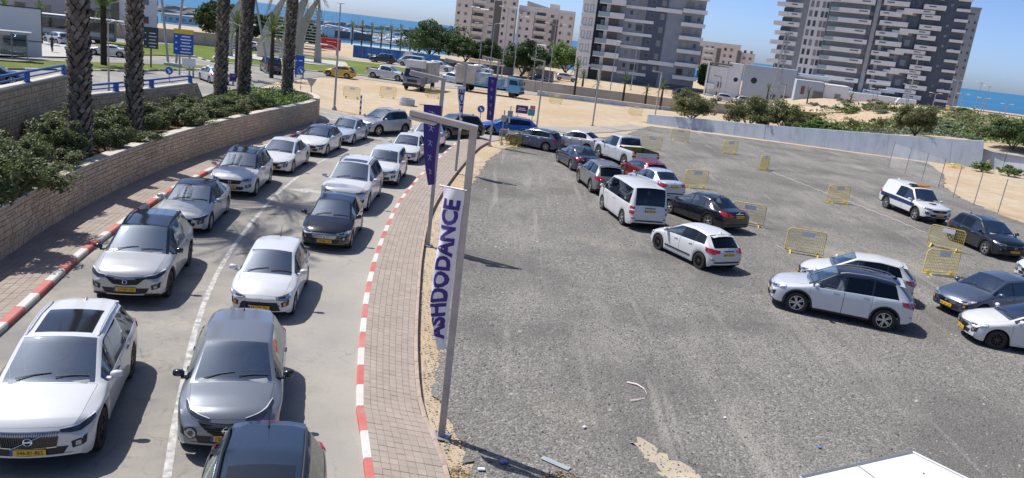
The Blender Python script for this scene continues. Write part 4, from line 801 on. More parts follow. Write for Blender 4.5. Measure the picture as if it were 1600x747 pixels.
# trees and scrub behind the concrete wall
for k, (x, y, z, h, rad, m, n) in enumerate(((18.0, 88.9, .2, 3.5, (2.9, 2.4, 1.6), L_OLIVE, 6000), (24.2, 88.4, .3, 3.7, (2.9, 2.4, 1.7), L_OLIVE, 6000), (27.8, 87.9, .4, 3.5, (2.7, 2.4, 1.6), L_OLIVE, 6000), (41.5, 86.4, 1.6, 3.9, (2.3, 2.0, 1.75), L_OLIVE, 6000), (51.2, 84.9, 1.6, 3.6, (3.4, 2.4, 1.4), L_DARK, 7000))):
    tree('bushy_tree', ['leftmost bushy olive tree behind the concrete wall', 'left one of two bushy trees behind the middle of the concrete wall', 'right one of two bushy trees behind the middle of the concrete wall', 'tall olive tree standing alone behind the wall, below the balcony tower', 'dark spreading tree at the right end of the concrete wall'][k], x, y, z, h, rad, m, 80+k, .11, int(n*1.9), .24, 'bushy trees along the concrete wall', 75, 6, .2)
for k, (x, y, z, h) in enumerate(((35.2, 88, 1.5, 1.9), (38.0, 87.5, 1.6, 2.0))): tree('young_tree', ['left', 'right'][k]+' one of two small young trees just behind the concrete wall', x, y, z, h, (1.0, 1.0, .75), L_OLIVE, 90+k, .05, 1600, .16, 'young trees', 20, 4, .3)
sr = random.Random(9)
for i in range(120):
    x = 33+80*sr.random(); y = 90+sr.random()**1.1*42-.12*(x-40)*.5; kd = sr.choice('oobgobgb'); s = sr.uniform(.8, 2.0)
    if x < 52: y += 4
    if 60 < x < 85 and y < 97 and sr.random() < .6: continue
    shrub({'o': 'olive green scrub bush on the embankment', 'b': 'bright green bush on the embankment', 'g': 'pale grey-green scrub on the embankment'}[kd], x, y, emb_h(x, y)-.15, (s*1.3, s, s*.55), kd, i, {'o': 'olive scrub', 'b': 'bright scrub', 'g': 'grey scrub'}[kd], n=1500, leaf=.2)
for i in range(14):
    x = 41+i*2.6+sr.uniform(-1, 1); y = 88+sr.uniform(0, 3)-.14*(x-40); s = sr.uniform(.8, 1.5)
    if x > 50: continue
    shrub('grey-green low scrub right behind the concrete wall', x, y+2, emb_h(x, y+2)-.1, (s*1.5, s, s*.45), 'g', i, 'low wall scrub', n=1500, leaf=.2)
cover('scrub_cover', 'low olive scrub spreading over the embankment behind the wall', [(33, 91.5), (60, 86), (84, 92), (100, 118), (70, 134), (40, 124)], 9000, lambda x, y: emb_h(x, y)+(.5 if math.sin(x*.35)+math.sin(y*.28+x*.1) > -.2 else -.6), .5, .42, L_OLIVE, 75)
cover('near_scrub_cover', 'mixed green scrub on the slope right behind the concrete wall', [(40, 92), (50, 87.5), (66, 88), (80, 98), (66, 112), (46, 108)], 9000, lambda x, y: emb_h(x, y)+.1, .7, .36, L_BRIGHT, 77)
cover('grey_scrub_cover', 'grey-green low scrub behind the middle of the concrete wall', [(37, 89.5), (47, 88), (56, 96), (44, 101)], 6000, lambda x, y: emb_h(x, y), .5, .34, L_GREY, 76)
cover('verge_grass', 'bright green grass slope by the pylon', [(30, 96), (44, 94), (50, 104), (36, 108)], 5000, lambda x, y: emb_h(x, y), .3, .35, L_BRIGHT, 72)
for i, (x, y, s) in enumerate(((45.5, 79.4, 1.0), (47.6, 78.4, 1.2), (49.2, 77.6, .8))): shrub(['left', 'middle', 'right'][i]+' clump of green weeds at the foot of the retaining wall', x, y, 0, (s*1.2, s*.8, s*.9), 'b', i, 'wall weeds', n=1500)
for i, (x, y, s) in enumerate(((47.0, 67.0, .8), (49.0, 66.0, .9), (46.0, 62.8, .7), (34.3, 52.8, .35), (41, 58, .4))): shrub('low weed clump on the sand beyond the fence', x, y, 0, (s*1.2, s, s*.7), 'o', i, 'sand weeds', n=1500)
shrub('small green weed beside the pavement edging', -1.75, 16.35, 0, (.10, .10, .12), 'b', 1, n=1500, name='weed', leaf=.10)
cover('dry_grass', 'yellow dry grass tufts at the foot of the nearest lamp post', [(-.9, 11.8), (.2, 11.6), (.3, 12.6), (-.5, 13.2), (-.9, 12.9)], 1400, .0, .08, .06, leaf_mat('dry_grass', [(0.45, 0.33, 0.14), (0.36, 0.27, 0.13), (0.5, 0.4, 0.2)]), 73)
cover('straw_patch', 'rusty dry straw on the gravel near the bottom edge', [(.6, 11.7), (2.4, 12.0), (2.6, 13.0), (1.4, 13.5), (.7, 12.8)], 1500, .02, .05, .055, leaf_mat('rust_straw', [(0.42, 0.26, 0.12), (0.36, 0.22, 0.10), (0.22, 0.17, 0.12)]), 74)
# far trees
for i in range(13):
    x0 = -.225+.012*i; D = 252+6*math.sin(i*2.1); palm('shore palm in the row behind the blue hoarding, %s from the left' % ORD[i], D*x0, D, terrain(D*x0, D), 5.2+.5*math.sin(i*1.7), .25, .2, 200+i, .75, False, 9, 'shore palms', dry=0)
for k, (x, y, h, rx, m) in enumerate(((-24, 188, 7.2, 8.0, L_DARK), (-15.5, 186, 4.6, 4.0, L_DARK), (-10.0, 184, 4.8, 3.4, L_DARK), (-1.8, 150, 5.2, 4.4, L_DARK), (7.6, 190, 6.0, 4.6, L_BRIGHT), (13.5, 185, 4.2, 3.2, L_BRIGHT), (39, 180, 4.8, 3.2, L_BRIGHT), (-58, 150, 6, 5, L_DARK), (-50, 152, 5, 4, L_DARK), (-46, 160, 4, 3.5, L_DARK))):
    tree('far_tree', ['large round dark tree left of the apartment blocks', 'low dark tree beside the large round tree', 'dark bush in front of the apartment block', 'dark green tree in front of the low beige building', 'bright green tree left of the grey tower', 'small bright tree at the foot of the grey tower', 'bright tree between the grey tower and the white building', 'dark tree right of the left apartment house', 'lower dark tree right of the left apartment house', 'small dark tree near the billboard poles'][k], x, y, terrain(x, y), h+.8, (rx, rx, h*.56), m, 120+k, .25, 11000, .60, 'far trees', 110, 5, .08)
# ================================================================ CARS
def paint(name, col, metal=0.0, rough=0.32):
    if name in MATS: return MATS[name]
    m, nt, b = new_mat(name)
    p = geo_pos(nt); n = noise(nt, 1.3, 6, 0.7, p)
    dust = ramp(nt, n, [(0.45, (0,)*3), (0.85, (0.02 if sum(col) < .2 else 0.05 if sum(col) < .9 else 0.14,)*3)])
    c = mixc(nt, dust, col, (0.28, 0.26, 0.23)); nt.links.new(c, b.inputs['Base Color'])
    b.inputs['Metallic'].default_value = metal
    r = math_(nt, 'MULTIPLY_ADD', dust, 0.8, rough); nt.links.new(r, b.inputs['Roughness'])
    b.inputs['Coat Weight'].default_value = 0.7; b.inputs['Coat Roughness'].default_value = 0.06
    MATS[name] = m; return m
P_WHITE = paint('paint_white', (0.64, 0.645, 0.645)); P_PEARL = paint('paint_pearl', (0.61, 0.61, 0.585))
P_SILVER = paint('paint_silver', (0.585, 0.61, 0.645), 0.2, 0.3); P_SILVER2 = paint('paint_warmsilver', (0.50, 0.50, 0.50), 0.3, 0.32); P_BLUESILVER = paint('paint_bluesilver', (0.48, 0.56, 0.65), 0.2, 0.3)
P_GREY = paint('paint_grey', (0.20, 0.22, 0.25), 0.4, 0.32); P_SLATE = paint('paint_slate', (0.10, 0.13, 0.19), 0.5, 0.34)
P_BLACK = paint('paint_black', (0.008, 0.011, 0.018), 0.0, 0.16); P_NAVY = paint('paint_navy', (0.018, 0.03, 0.065), 0.2, 0.2)
P_BLUE = paint('paint_blue', (0.01, 0.10, 0.46), 0.35, 0.3); P_RED = paint('paint_red', (0.22, 0.012, 0.02), 0.35, 0.32)
P_YELLOW = paint('paint_yellow', (0.62, 0.40, 0.02)); P_DKBLUE = paint('paint_darkblue', (0.018, 0.03, 0.052), 0.1, 0.2)
P_LBLUE = paint('paint_lightblue', (0.08, 0.32, 0.55)); P_TAUPE = paint('paint_taupe', (0.19, 0.195, 0.205), 0.35, 0.34)
M_PLASTIC = mat('black_plastic', (0.022, 0.022, 0.024), 0.62, var=0.2, vscale=6)
M_UNDER = mat('underbody', (0.012, 0.012, 0.012), 0.9)
M_TYRE = mat('tyre_rubber', (0.024, 0.023, 0.022), 0.85, var=0.35, vscale=9, bmp=0.2, bscale=60)
M_ALLOY = mat('alloy', (0.52, 0.53, 0.54), 0.34, 0.85); M_ALLOYD = mat('alloy_dark', (0.06, 0.06, 0.065), 0.4, 0.6)
M_CHROME = mat('chrome', (0.72, 0.73, 0.75), 0.16, 1.0)
M_GLOSSB = mat('gloss_black', (0.012, 0.013, 0.015), 0.12, 0, coat=0.5)
M_LENS = mat('headlight_lens', (0.30, 0.32, 0.34), 0.12, 0.35, coat=1.0, var=0.7, vscale=22)
M_LENSD = mat('headlight_dark', (0.035, 0.04, 0.045), 0.08, 0.2, coat=1.0)
M_DRL = mat('lamp_strip', (0.85, 0.87, 0.9), 0.2, 0.1)
M_TAIL = mat('taillight_red', (0.36, 0.008, 0.012), 0.14, 0, coat=1.0, var=0.5, vscale=14)
M_AMBER = mat('amber_lens', (0.75, 0.25, 0.02), 0.2, coat=0.6)
M_PLATE = mat('plate_yellow', (0.72, 0.42, 0.015), 0.45); M_PLATEBL = mat('plate_blue', (0.01, 0.06, 0.35), 0.45); M_INK = mat('ink', (0.01, 0.01, 0.01), 0.6)
M_SEAT = mat('seat_fabric', (0.42, 0.42, 0.41), 0.85); M_DASH = mat('dashboard', (0.26, 0.29, 0.30), 0.6)
M_BEIGE = mat('seat_pale', (0.55, 0.52, 0.47), 0.8)
def glass_mat(name, tint, ior=1.6, base=0.0):
    m = bpy.data.materials.new(name); m.use_nodes = True; nt = m.node_tree; nt.nodes.clear()
    o = nt.nodes.new('ShaderNodeOutputMaterial'); t = nt.nodes.new('ShaderNodeBsdfTransparent'); t.inputs[0].default_value = tuple(tint)+(1,)
    g = nt.nodes.new('ShaderNodeBsdfGlossy'); g.inputs['Roughness'].default_value = 0.03; g.inputs[0].default_value = (0.84, 0.94, 1, 1)
    fr = nt.nodes.new('ShaderNodeFresnel'); fr.inputs[0].default_value = ior
    ad = math_(nt, 'ADD', fr.outputs[0], base); mx = nt.nodes.new('ShaderNodeMixShader'); nt.links.new(ad, mx.inputs[0]); nt.links.new(t.outputs[0], mx.inputs[1]); nt.links.new(g.outputs[0], mx.inputs[2])
    nt.links.new(mx.outputs[0], o.inputs[0]); MATS[name] = m; return m
G_WIND = glass_mat('windshield_glass', (0.80, 0.88, 0.88), 1.6, .27); G_DARK = glass_mat('tinted_glass', (0.05, 0.055, 0.06), 1.5, .02); G_SIDE = glass_mat('side_glass', (0.45, 0.50, 0.51), 1.6, .10)

def lin(pts):
    xs = [p[0] for p in pts]; ys = [p[1] for p in pts]
    return lambda s: float(np.interp(s, xs, ys))
def sm(pts, d=0.05):
    f = lin(pts)
    return lambda s: sum(f(s+k*d/3) for k in range(-3, 4))/7
WHEELS = {}
def wheel_meshes(r, style, width):
    k = (round(r, 2), style, width)
    if k in WHEELS: return WHEELS[k]
    w = width/2; ri = r*0.66
    t = MB(); t.lathe([(ri, -w*.85), (r*.82, -w), (r*.95, -w*.93), (r, -w*.7), (r, w*.7), (r*.95, w*.93), (r*.82, w), (ri, w*.85)], 28, axis='Y')
    m = MB(); m.lathe([(ri, -w*.8), (ri, w*.86), (ri*.95, w*.84), (ri*.90, w*.4), (ri*.2, w*.30), (0.001, w*.30)], 28, 1, axis='Y')
    m.lathe([(ri*1.005, w*.80), (ri*1.005, w*.90), (ri*.93, w*.88), (ri*.91, w*.6)], 28, 0, axis='Y')
    n = {'five': 5, 'ten': 10, 'six': 6, 'steel': 7}[style]; hw = {'five': .13, 'ten': .055, 'six': .10, 'steel': .14}[style]*ri/0.24*0.24
    for i in range(n):
        for dd in ((-.16, .16) if style == 'five' else (0,)):
            a = 2*math.pi*i/n+dd; M = Matrix.Rotation(-a, 4, 'Y')
            h2 = hw*(.62 if style == 'five' else 1)
            v = [(ri*.14, w*.80, -h2), (ri*.14, w*.80, h2), (ri*.94, w*.84, h2*.72), (ri*.94, w*.84, -h2*.72),
                 (ri*.14, w*.35, -h2), (ri*.14, w*.35, h2), (ri*.94, w*.5, h2*.72), (ri*.94, w*.5, -h2*.72)]
            m.add(v, [(0, 1, 2, 3), (4, 7, 6, 5), (0, 4, 5, 1), (1, 5, 6, 2), (2, 6, 7, 3), (3, 7, 4, 0)], 0, M)
    m.lathe([(0.001, w*.92), (ri*.17, w*.88), (ri*.22, w*.75), (ri*.22, w*.3)], 12, 0, axis='Y')
    rm = {'five': M_ALLOY, 'ten': M_ALLOYD, 'six': M_ALLOY, 'steel': M_ALLOYD}[style]
    WHEELS[k] = (t.mesh('tyre', M_TYRE, 35), m.mesh('rim', [rm, M_UNDER], 35)); return WHEELS[k]

def interior_mesh(pale):
    k = 'int'+str(pale)
    if k in WHEELS: return WHEELS[k]
    m = MB()
    for y in (.37, -.37):
        m.bbox((-.12, y, .50), (.52, .50, .16), .06); m.bbox((-.42, y, .80), (.16, .48, .62), .07, M=Matrix.Translation((-.42, 0, .8)) @ Matrix.Rotation(R(-14), 4, 'Y') @ Matrix.Translation((.42, 0, -.8)))
        m.bbox((-.56, y, 1.19), (.10, .26, .17), .04)
    m.bbox((-.98, 0, .52), (.50, 1.2, .16), .06); m.bbox((-1.28, 0, .85), (.16, 1.2, .56), .07)
    m.bbox((.62, 0, .84), (.46, 1.36, .26), .09, 1); m.box((.1, 0, .32), (2.9, 1.4, .06), 1); m.bbox((-.1, 0, .5), (.8, .18, .3), .04, 1)
    c = Vector((.30, .37, .93)); ax = Matrix.Rotation(R(-65), 4, 'Y')
    m.tube([c+(ax @ Vector((math.cos(a)*.18, math.sin(a)*.18, 0))) for a in [2*math.pi*i/16 for i in range(17)]], .016, 6, 1)
    m.tube([c, c+Vector((.2, 0, -.08))], .04, 6, 1); m.tube([c+Vector((0, -.17, 0)), c+Vector((0, .17, 0))], .022, 6, 1)
    WHEELS[k] = m.mesh('interior', [M_BEIGE if pale else M_SEAT, M_DASH], 40); return WHEELS[k]

def text_mesh(txt, size, m, name='lettering', align='CENTER', ext=0.0, space=1.0, bold=0.0):
    c = bpy.data.curves.new('t', 'FONT'); c.body = txt; c.size = size; c.align_x = align; c.align_y = 'CENTER'; c.extrude = ext; c.space_character = space; c.offset = bold; c.resolution_u = 3
    o = bpy.data.objects.new('t', c); COL.objects.link(o); dg = bpy.context.evaluated_depsgraph_get()
    me = bpy.data.meshes.new_from_object(o.evaluated_get(dg)); me.name = name
    bpy.data.objects.remove(o); bpy.data.curves.remove(c); me.materials.clear(); me.materials.append(m); return me

# body types: L W H, wheelbase, front axle distance, wheel radius, profiles (distance from nose, height)
def spec(kind, L=4.4, Wd=1.8, H=1.48, wb=2.65, fo=0.88, r=0.32):
    d = dict(kind=kind, L=L, W=Wd, H=H, wb=wb, fo=fo, r=r)
    if kind == 'sedan':
        cw, rf, rr, dk = 1.15*L/4.5, 2.02*L/4.5, 3.25*L/4.5, 3.90*L/4.5
        d['top'] = [(0, .56), (.05, .66), (.25, .76), (cw*.6, .87), (cw, .94), (rf, H-.05), ((rf+rr)/2, H), (rr, H-.06), (dk, 1.06), (L-.12, 1.02), (L-.03, .96), (L, .80)]
        d['belt'] = [(0, .52), (.2, .68), (cw, .86), (rr, .94), (L-.3, .94), (L, .76)]
    elif kind == 'hatch':
        cw, rf, rr, dk = 1.00*L/4.0, 1.82*L/4.0, 3.45*L/4.0, L-.10
        d['top'] = [(0, .58), (.05, .68), (.25, .80), (cw*.6, .92), (cw, 1.00), (rf, H-.05), ((rf+rr)/2, H), (rr, H-.08), (dk, .98), (L-.04, .92), (L, .74)]
        d['belt'] = [(0, .54), (.2, .72), (cw, .90), (rr, 1.00), (L-.2, .94), (L, .70)]
    elif kind in ('suv', 'boxy'):
        cw, rf, rr, dk = 1.12*L/4.5, (1.98 if kind == 'suv' else 1.80)*L/4.5, (3.92 if kind == 'suv' else 4.16)*L/4.5, L-.10
        b = H-1.64
        d['top'] = [(0, .68+b*.5), (.05, .80+b*.5), (.22, .93+b*.5), (cw*.6, 1.03+b*.6), (cw, 1.09+b*.6), (rf, H-.05), ((rf+rr)/2, H), (rr, H-.07), (dk, 1.08+b*.6), (L-.04, 1.02+b*.6), (L, .82+b*.6)]
        d['belt'] = [(0, .62), (.2, .83+b*.5), (cw, .99+b*.6), (rr, 1.08+b*.6), (L-.2, 1.02+b*.6), (L, .76)]
    elif kind == 'wagon':
        cw, rf, rr, dk = 1.12*L/4.6, 1.98*L/4.6, 4.0*L/4.6, L-.12
        d['top'] = [(0, .56), (.05, .66), (.25, .78), (cw*.6, .89), (cw, .96), (rf, H-.05), ((rf+rr)/2, H), (rr, H-.1), (dk, 1.02), (L-.04, .96), (L, .76)]
        d['belt'] = [(0, .52), (.2, .70), (cw, .88), (rr, .98), (L-.2, .96), (L, .72)]
    elif kind == 'van':
        cw, rf, rr, dk = .62, 1.55, L-.32, L-.10
        d['top'] = [(0, .72), (.05, .90), (.2, 1.03), (cw, 1.22), (rf, H-.06), (2.4, H), (rr, H-.04), (L-.25, H-.10), (dk, 1.10), (L-.04, 1.0), (L, .80)]
        d['belt'] = [(0, .66), (.2, .96), (cw, 1.10), (L-.3, 1.12), (L, .80)]
    elif kind == 'pickup':
        cw, rf, rr, dk = 1.42, 2.15, 3.55, 3.68
        d['top'] = [(0, .92), (.05, 1.05), (.2, 1.13), (cw, 1.24), (rf, H-.05), (2.7, H), (rr, H-.04), (dk, 1.27), (L-.05, 1.27), (L, 1.20)]
        d['belt'] = [(0, .84), (.2, 1.02), (cw, 1.14), (L-.2, 1.24), (L, 1.16)]
    elif kind == 'canopy':
        cw, rf, rr, dk = 1.25, 2.0, L-.42, L-.10
        d['top'] = [(0, .78), (.05, .92), (.2, 1.00), (cw, 1.12), (rf, H-.10), (2.6, H-.06), (3.35, H-.09), (3.42, H-.13), (3.48, H-.06), (3.9, H), (rr, H-.03), (dk, 1.16), (L-.04, 1.1), (L, .95)]
        d['belt'] = [(0, .72), (.2, .92), (cw, 1.03), (L-.2, 1.08), (L, .92)]
    d.update(cw=cw, rf=rf, rr=rr, dk=dk); return d

def make_car(name, label, sp, x, y, head, pt, group=None, roof=None, wheels='five', clad=False, rails=False, sunroof=False, fin='shark',
             grille='wide', plate=None, drl=False, trim=M_PLASTIC, dark_rear=False, full=True, hl=None, tl='wrap', emblem=None, bars=None, doors=2,
             pale=False, mirror=None, lightbar=False, category='car', sidestrip=False, wiper_r=True, round_lamps=False):
    L, Wd, H, wb, fo, r = (sp[k] for k in ('L', 'W', 'H', 'wb', 'fo', 'r')); kind = sp['kind']; hw = Wd/2
    cw, rf, rr, dk = sp['cw'], sp['rf'], sp['rr'], sp['dk']
    root = thing(name, label, category, (x, y, 0), R(head), group)
    zt = sm(sp['top'], .06); zb = sm(sp['belt'], .10)
    zt_end = sp['top'][-1][1]
    tw = .055 if kind in ('van', 'pickup', 'boxy') else 0
    wf = sm([(0, .80), (.06, .87), (.22, .94), (.6, .985), (1.2, 1), (L-1.1, 1), (L-.4, .965), (L-.12, .90), (L, .82)], .05)
    if kind == 'pickup': wf = sm([(0, .84), (.06, .90), (.25, .97), (1.2, 1), (L-.4, 1), (L-.06, .985), (L, .96)], .04)
    wr = sm([(0, .60), (.22, .74), (cw-.08, .82), (cw+.05, .82), (rf, .67+tw), ((rf+rr)/2, .68+tw), (rr, .66+tw), (dk, .74), (L, .66)], .08)
    if kind == 'pickup': wr = sm([(0, .70), (.3, .82), (cw-.08, .84), (cw+.05, .83), (rf, .72), (rr, .72), (dk+.02, .86), (L, .86)], .05)
    if kind == 'van': wr = sm([(0, .62), (.3, .78), (cw, .84), (rf, .76), (rr, .76), (dk, .80), (L, .70)], .08)
    wi = sm([(0, .68), (.25, .84), (.8, .93), (cw, .945), (L-.5, .945), (L-.1, .86), (L, .76)], .08)
    crown = sm([(0, .02), (.3, .045), (cw, .05), (rf, .06), (rr, .05), (dk, .05), (L, .02)], .1)
    bow = lin([(0, .20), (.5, .13), (cw, .11), (rf, .06), ((rf+rr)/2, 0), (rr, -.04), (L-.4, -.07), (L, -.12)])
    if kind in ('van', 'pickup'): bow = lin([(0, .13), (.5, .10), (cw, .10), (rf, .05), (2.6, 0), (L-.4, -.01), (L, -.05)])
    zlow = .19 if kind in ('sedan', 'hatch', 'wagon') else (.34 if kind in ('pickup', 'canopy') else .24)
    zbot = sm([(0, zlow+.10), (.08, zlow+.02), (.3, zlow), (L-.35, zlow), (L-.08, zlow+.06), (L, zlow+.16)], .04)
    rear_x = -1
    we = min(rr+.05, L-.5) if kind not in ('pickup', 'canopy') else (3.4 if kind == 'pickup' else 3.28)
    if kind == 'sedan': we = rr+.22
    if kind == 'van': we = L-.45
    lean = lin([(0, 0), (cw+.2, 0), (rf+.5, -.04), (we-.5, .0), (we, .16 if kind not in ('van', 'pickup', 'canopy') else .03), (L, .10 if kind not in ('van', 'pickup', 'canopy') else 0)])
    xf, xr = L/2-fo, L/2-fo-wb; ra = r*1.13+.015
    cuts = [0, .03, .08, .15, L-.15, L-.08, L-.03, L, cw, cw+.03, cw-.03, rf, rf-.02, rr, dk, we, .2]
    d1, d2 = cw+.02, None
    dB = d1+1.10 if kind not in ('van', 'pickup') else d1+1.02
    if kind == 'pickup': dB = 2.45
    if kind == 'canopy': dB = 2.35
    dC = min(dB+.98, L-fo*0+10)
    sRearAxle = fo+wb
    dC = sRearAxle-ra-.03 if kind not in ('van', 'pickup', 'canopy') else (dB+1.15 if kind == 'van' else 3.42)
    if kind == 'pickup': dC = 3.52
    if kind not in ('van', 'pickup', 'canopy'): dB = d1+(dC-d1)*.55
    dtop = [d1, dB, dC] if doors == 2 else [d1, d1+1.25]
    pil = [dB] if doors == 2 else [d1+1.25]
    if kind == 'van': pil = [dB, dB+1.2]
    elif kind not in ('pickup', 'canopy') and doors == 2 and we-dB > 1.05: pil = [dB, dB+.88]
    for p in pil: cuts += [p-.035, p+.035]
    cuts += dtop+[cw+.12]
    cuts += [L*i/44 for i in range(45)]
    def actual(s): return L/2-s-bow(s)*.9
    for xw in (xf, xr):
        for k in range(-10, 11):
            tx = xw+ra*math.sin(k*math.pi/20)*.999; s = L/2-tx
            for _ in range(3): s = L/2-tx-bow(s)*.9
            cuts.append(s)
    imp = set(round(c, 4) for c in cuts[:17]+dtop+[p+d for p in pil for d in (-.035, .035)])
    cs = sorted(c for c in set(round(c, 4) for c in cuts) if 0 <= c <= L); S = []
    for c in cs:
        if S and c-S[-1] < .014:
            if c in imp: S[-1] = c
        else: S.append(c)
    fr = [0, .10, .30, .52, .74, .92, 1.0]; fy = [.945, .975, .99, 1.0, .995, .982, .958]
    if kind == 'van': fy = [.95, .98, .99, 1, 1, .995, .985]
    NR = 15; ring = []
    for s in S:
        w = hw*wf(s); b = max(zbot(s), 0); xa = actual(s); arch = 0
        for xw in (xf, xr):
            if abs(xa-xw) < ra: arch = max(arch, r*.98+math.sqrt(max(ra*ra-(xa-xw)**2, 0)))
        b2 = max(b, arch); zbl = max(zb(s), b2+.06); zc = max(zt(s), zbl+.02); ze = max(zc-crown(s), zbl+.012)
        if kind == 'pickup' and s > dk+.01: ze = zc = max(zc, zbl+.02)
        dist = min(abs(xa-xf), abs(xa-xr)); fl = .018*max(0, 1-(max(dist-ra, 0)/.22))
        row = [(w*.62, b2+.001, 0), (w*fy[0]+fl, b2, 0)]
        for i in range(1, 7): row.append((w*fy[i]+fl*(1-fr[i]), b2+(zbl-b2)*fr[i], 0))
        yi = hw*wi(s); yi = min(yi, w*.945); ye = min(hw*wr(s), yi*.97)
        lz = lean(s)
        row.append((yi, zbl+.014, 0)); row.append((yi+(ye-yi)*.90+.012, zbl+.014+(ze-zbl-.014)*.90, lz*.9)); row.append((ye, ze, lz))
        row.append((ye*.93, ze+(zc-ze)*.22, lz*.4)); row.append((ye*.66, ze+(zc-ze)*.62, 0)); row.append((ye*.33, ze+(zc-ze)*.91, 0)); row.append((0, zc, 0))
        bw = bow(s)
        ring.append([(L/2-s-bw*(yy/hw)**2+dx, yy, zz) for yy, zz, dx in row])
    n = len(S)
    allv = []; allf = []
    parts = {}
    def addf(key, quad):
        parts.setdefault(key, []).append(quad)
    def mid(i): return (S[i]+S[i+1])/2
    bed = kind == 'pickup'
    for i in range(n-1):
        sm_ = mid(i)
        for j in range(NR-1):
            key = 'body'
            if j == 0: key = 'underbody'
            elif j == 1 and clad: key = 'cladding'
            elif 2 <= j <= 6:
                for q in range(len(dtop)-1):
                    if dtop[q] < sm_ < dtop[q+1]: key = 'door%d' % q
            elif j == 8 and cw+.10 < sm_ < we:
                key = 'win'; k = 0
                for p in pil:
                    if abs(sm_-p) < .034: key = 'pillar%d' % k
                    if sm_ > p+.034: k += 1
                if key == 'win': key = 'win%d' % k
            elif j >= 11 and cw+.0 < sm_ < rf-.0: key = 'windshield'
            elif j >= 11 and rr < sm_ < dk: key = 'rear_window'
            elif j >= 10 and .08 < sm_ < cw-.03: key = 'hood'
            elif j >= 9 and rf <= sm_ <= rr and roof is not None: key = 'roof'
            if roof is not None and key == 'body' and j in (9, 10) and cw < sm_ < rf and roof is P_BLACK: key = 'roof'
            if bed and j >= 10 and sm_ > dk: continue
            a, b_, c, d = ring[i][j], ring[i+1][j], ring[i+1][j+1], ring[i][j+1]
            for sg in (1, -1):
                q = [(p[0], p[1]*sg, p[2]) for p in (a, b_, c, d)]
                if sg < 0: q = q[::-1]
                kk = key
                if key.startswith(('win', 'door', 'pillar')) and key != 'windshield': kk = key+('L' if sg > 0 else 'R')
                addf(kk, q)
    # front and rear caps, underside
    NT = 10
    for end in (0, n-1):
        rg = ring[end]; bw = bow(S[end])
        x0 = L/2-S[end]
        for j in range(1, NR-1):
            for t in range(NT):
                pts = []
                for (jj, tt) in ((j, t), (j, t+1), (j+1, t+1), (j+1, t)):
                    yy = rg[jj][1]*(2*tt/NT-1); pts.append((x0-bw*(yy/hw)**2, yy, rg[jj][2]))
                if end: pts = pts[::-1]
                key = 'body'
                if end and 2 <= j and 0 < t < NT-1 and kind != 'pickup' or (end and kind == 'pickup' and 0 < t < NT-1 and j >= 2): key = 'tailgate'
                if clad and j == 1: key = 'cladding'
                addf(key, pts)
    for i in range(n-1):
        a, b_ = ring[i][0], ring[i+1][0]
        addf('underbody', [(a[0], -a[1], a[2]), (b_[0], -b_[1], b_[2]), b_, a])
    # bvh of the whole shell for fitting trim to the surface
    vv = []; ff = []
    for k, qs in parts.items():
        if k == 'underbody': continue
        for q in qs: ff.append(tuple(range(len(vv), len(vv)+4))); vv += q
    bvh = BVHTree.FromPolygons([Vector(p) for p in vv], ff)
    def build_part(key, nm, m, gap=0.0, parent=root, ang=38):
        qs = parts.get(key)
        if not qs: return None
        vd = {}; V = []; Fc = []
        for q in qs:
            idx = []
            for p in q:
                kp = (round(p[0], 4), round(p[1], 4), round(p[2], 4))
                if kp not in vd: vd[kp] = len(V); V.append(p)
                if not idx or vd[kp] != idx[-1]: idx.append(vd[kp])
            if idx[0] == idx[-1]: idx.pop()
            if len(set(idx)) >= 3: Fc.append(idx)
        if gap:
            xs = [p[0] for p in V]; x0, x1 = min(xs), max(xs); y0, y1 = min(p[1] for p in V), max(p[1] for p in V)
            cx = (x0+x1)/2; f = (x1-x0-2*gap)/(x1-x0)
            V = [((p[0]-cx)*f+cx, p[1], p[2]) for p in V]
            if y0 < 0 < y1: g = (y1-2*gap*.6)/y1; V = [(p[0], p[1]*g, p[2]) for p in V]
        me = bpy.data.meshes.new(nm); me.from_pydata(V, [], Fc); me.materials.append(m); shade(me, ang)
        return link(nm, me, parent)
    body = build_part('body', 'body', pt); build_part('underbody', 'underbody', M_UNDER)
    build_part('cladding', 'lower_cladding', trim); build_part('hood', 'hood', pt, .006); build_part('roof', 'roof', roof or pt)
    tg = build_part('tailgate', 'tailgate', pt)
    gw = G_WIND
    build_part('windshield', 'windshield', gw); build_part('rear_window', 'rear_window', G_DARK if dark_rear else G_SIDE)
    for k in range(4):
        for sd in 'LR': build_part('pillar%d%s' % (k, sd), 'window_pillar', M_GLOSSB)
        for sd in 'LR': build_part('win%d%s' % (k, sd), 'side_window', G_DARK if (dark_rear and k > 0) else G_SIDE)
    dobj = {}
    for q in range(len(dtop)-1):
        for sd in 'LR': dobj[q, sd] = build_part('door%d%s' % (q, sd), 'door', pt, .008)
    if kind not in ('pickup', 'canopy', 'van'):
        o = link('interior', interior_mesh(pale), root); o.location = (L/2-cw-.80, 0, (H-1.50)*.5+(.06 if kind in ('suv', 'boxy') else -.02)); o.scale = (1, hw/.9, 1)
    else:
        o = link('interior', interior_mesh(pale), root); o.location = (L/2-cw-.80, 0, .24 if kind != 'van' else .45); o.scale = (.9 if kind != 'van' else 1, hw/.9, 1)
    def hit(p, d):
        h = bvh.ray_cast(Vector(p)-Vector(d)*4, Vector(d), 9)
        return h
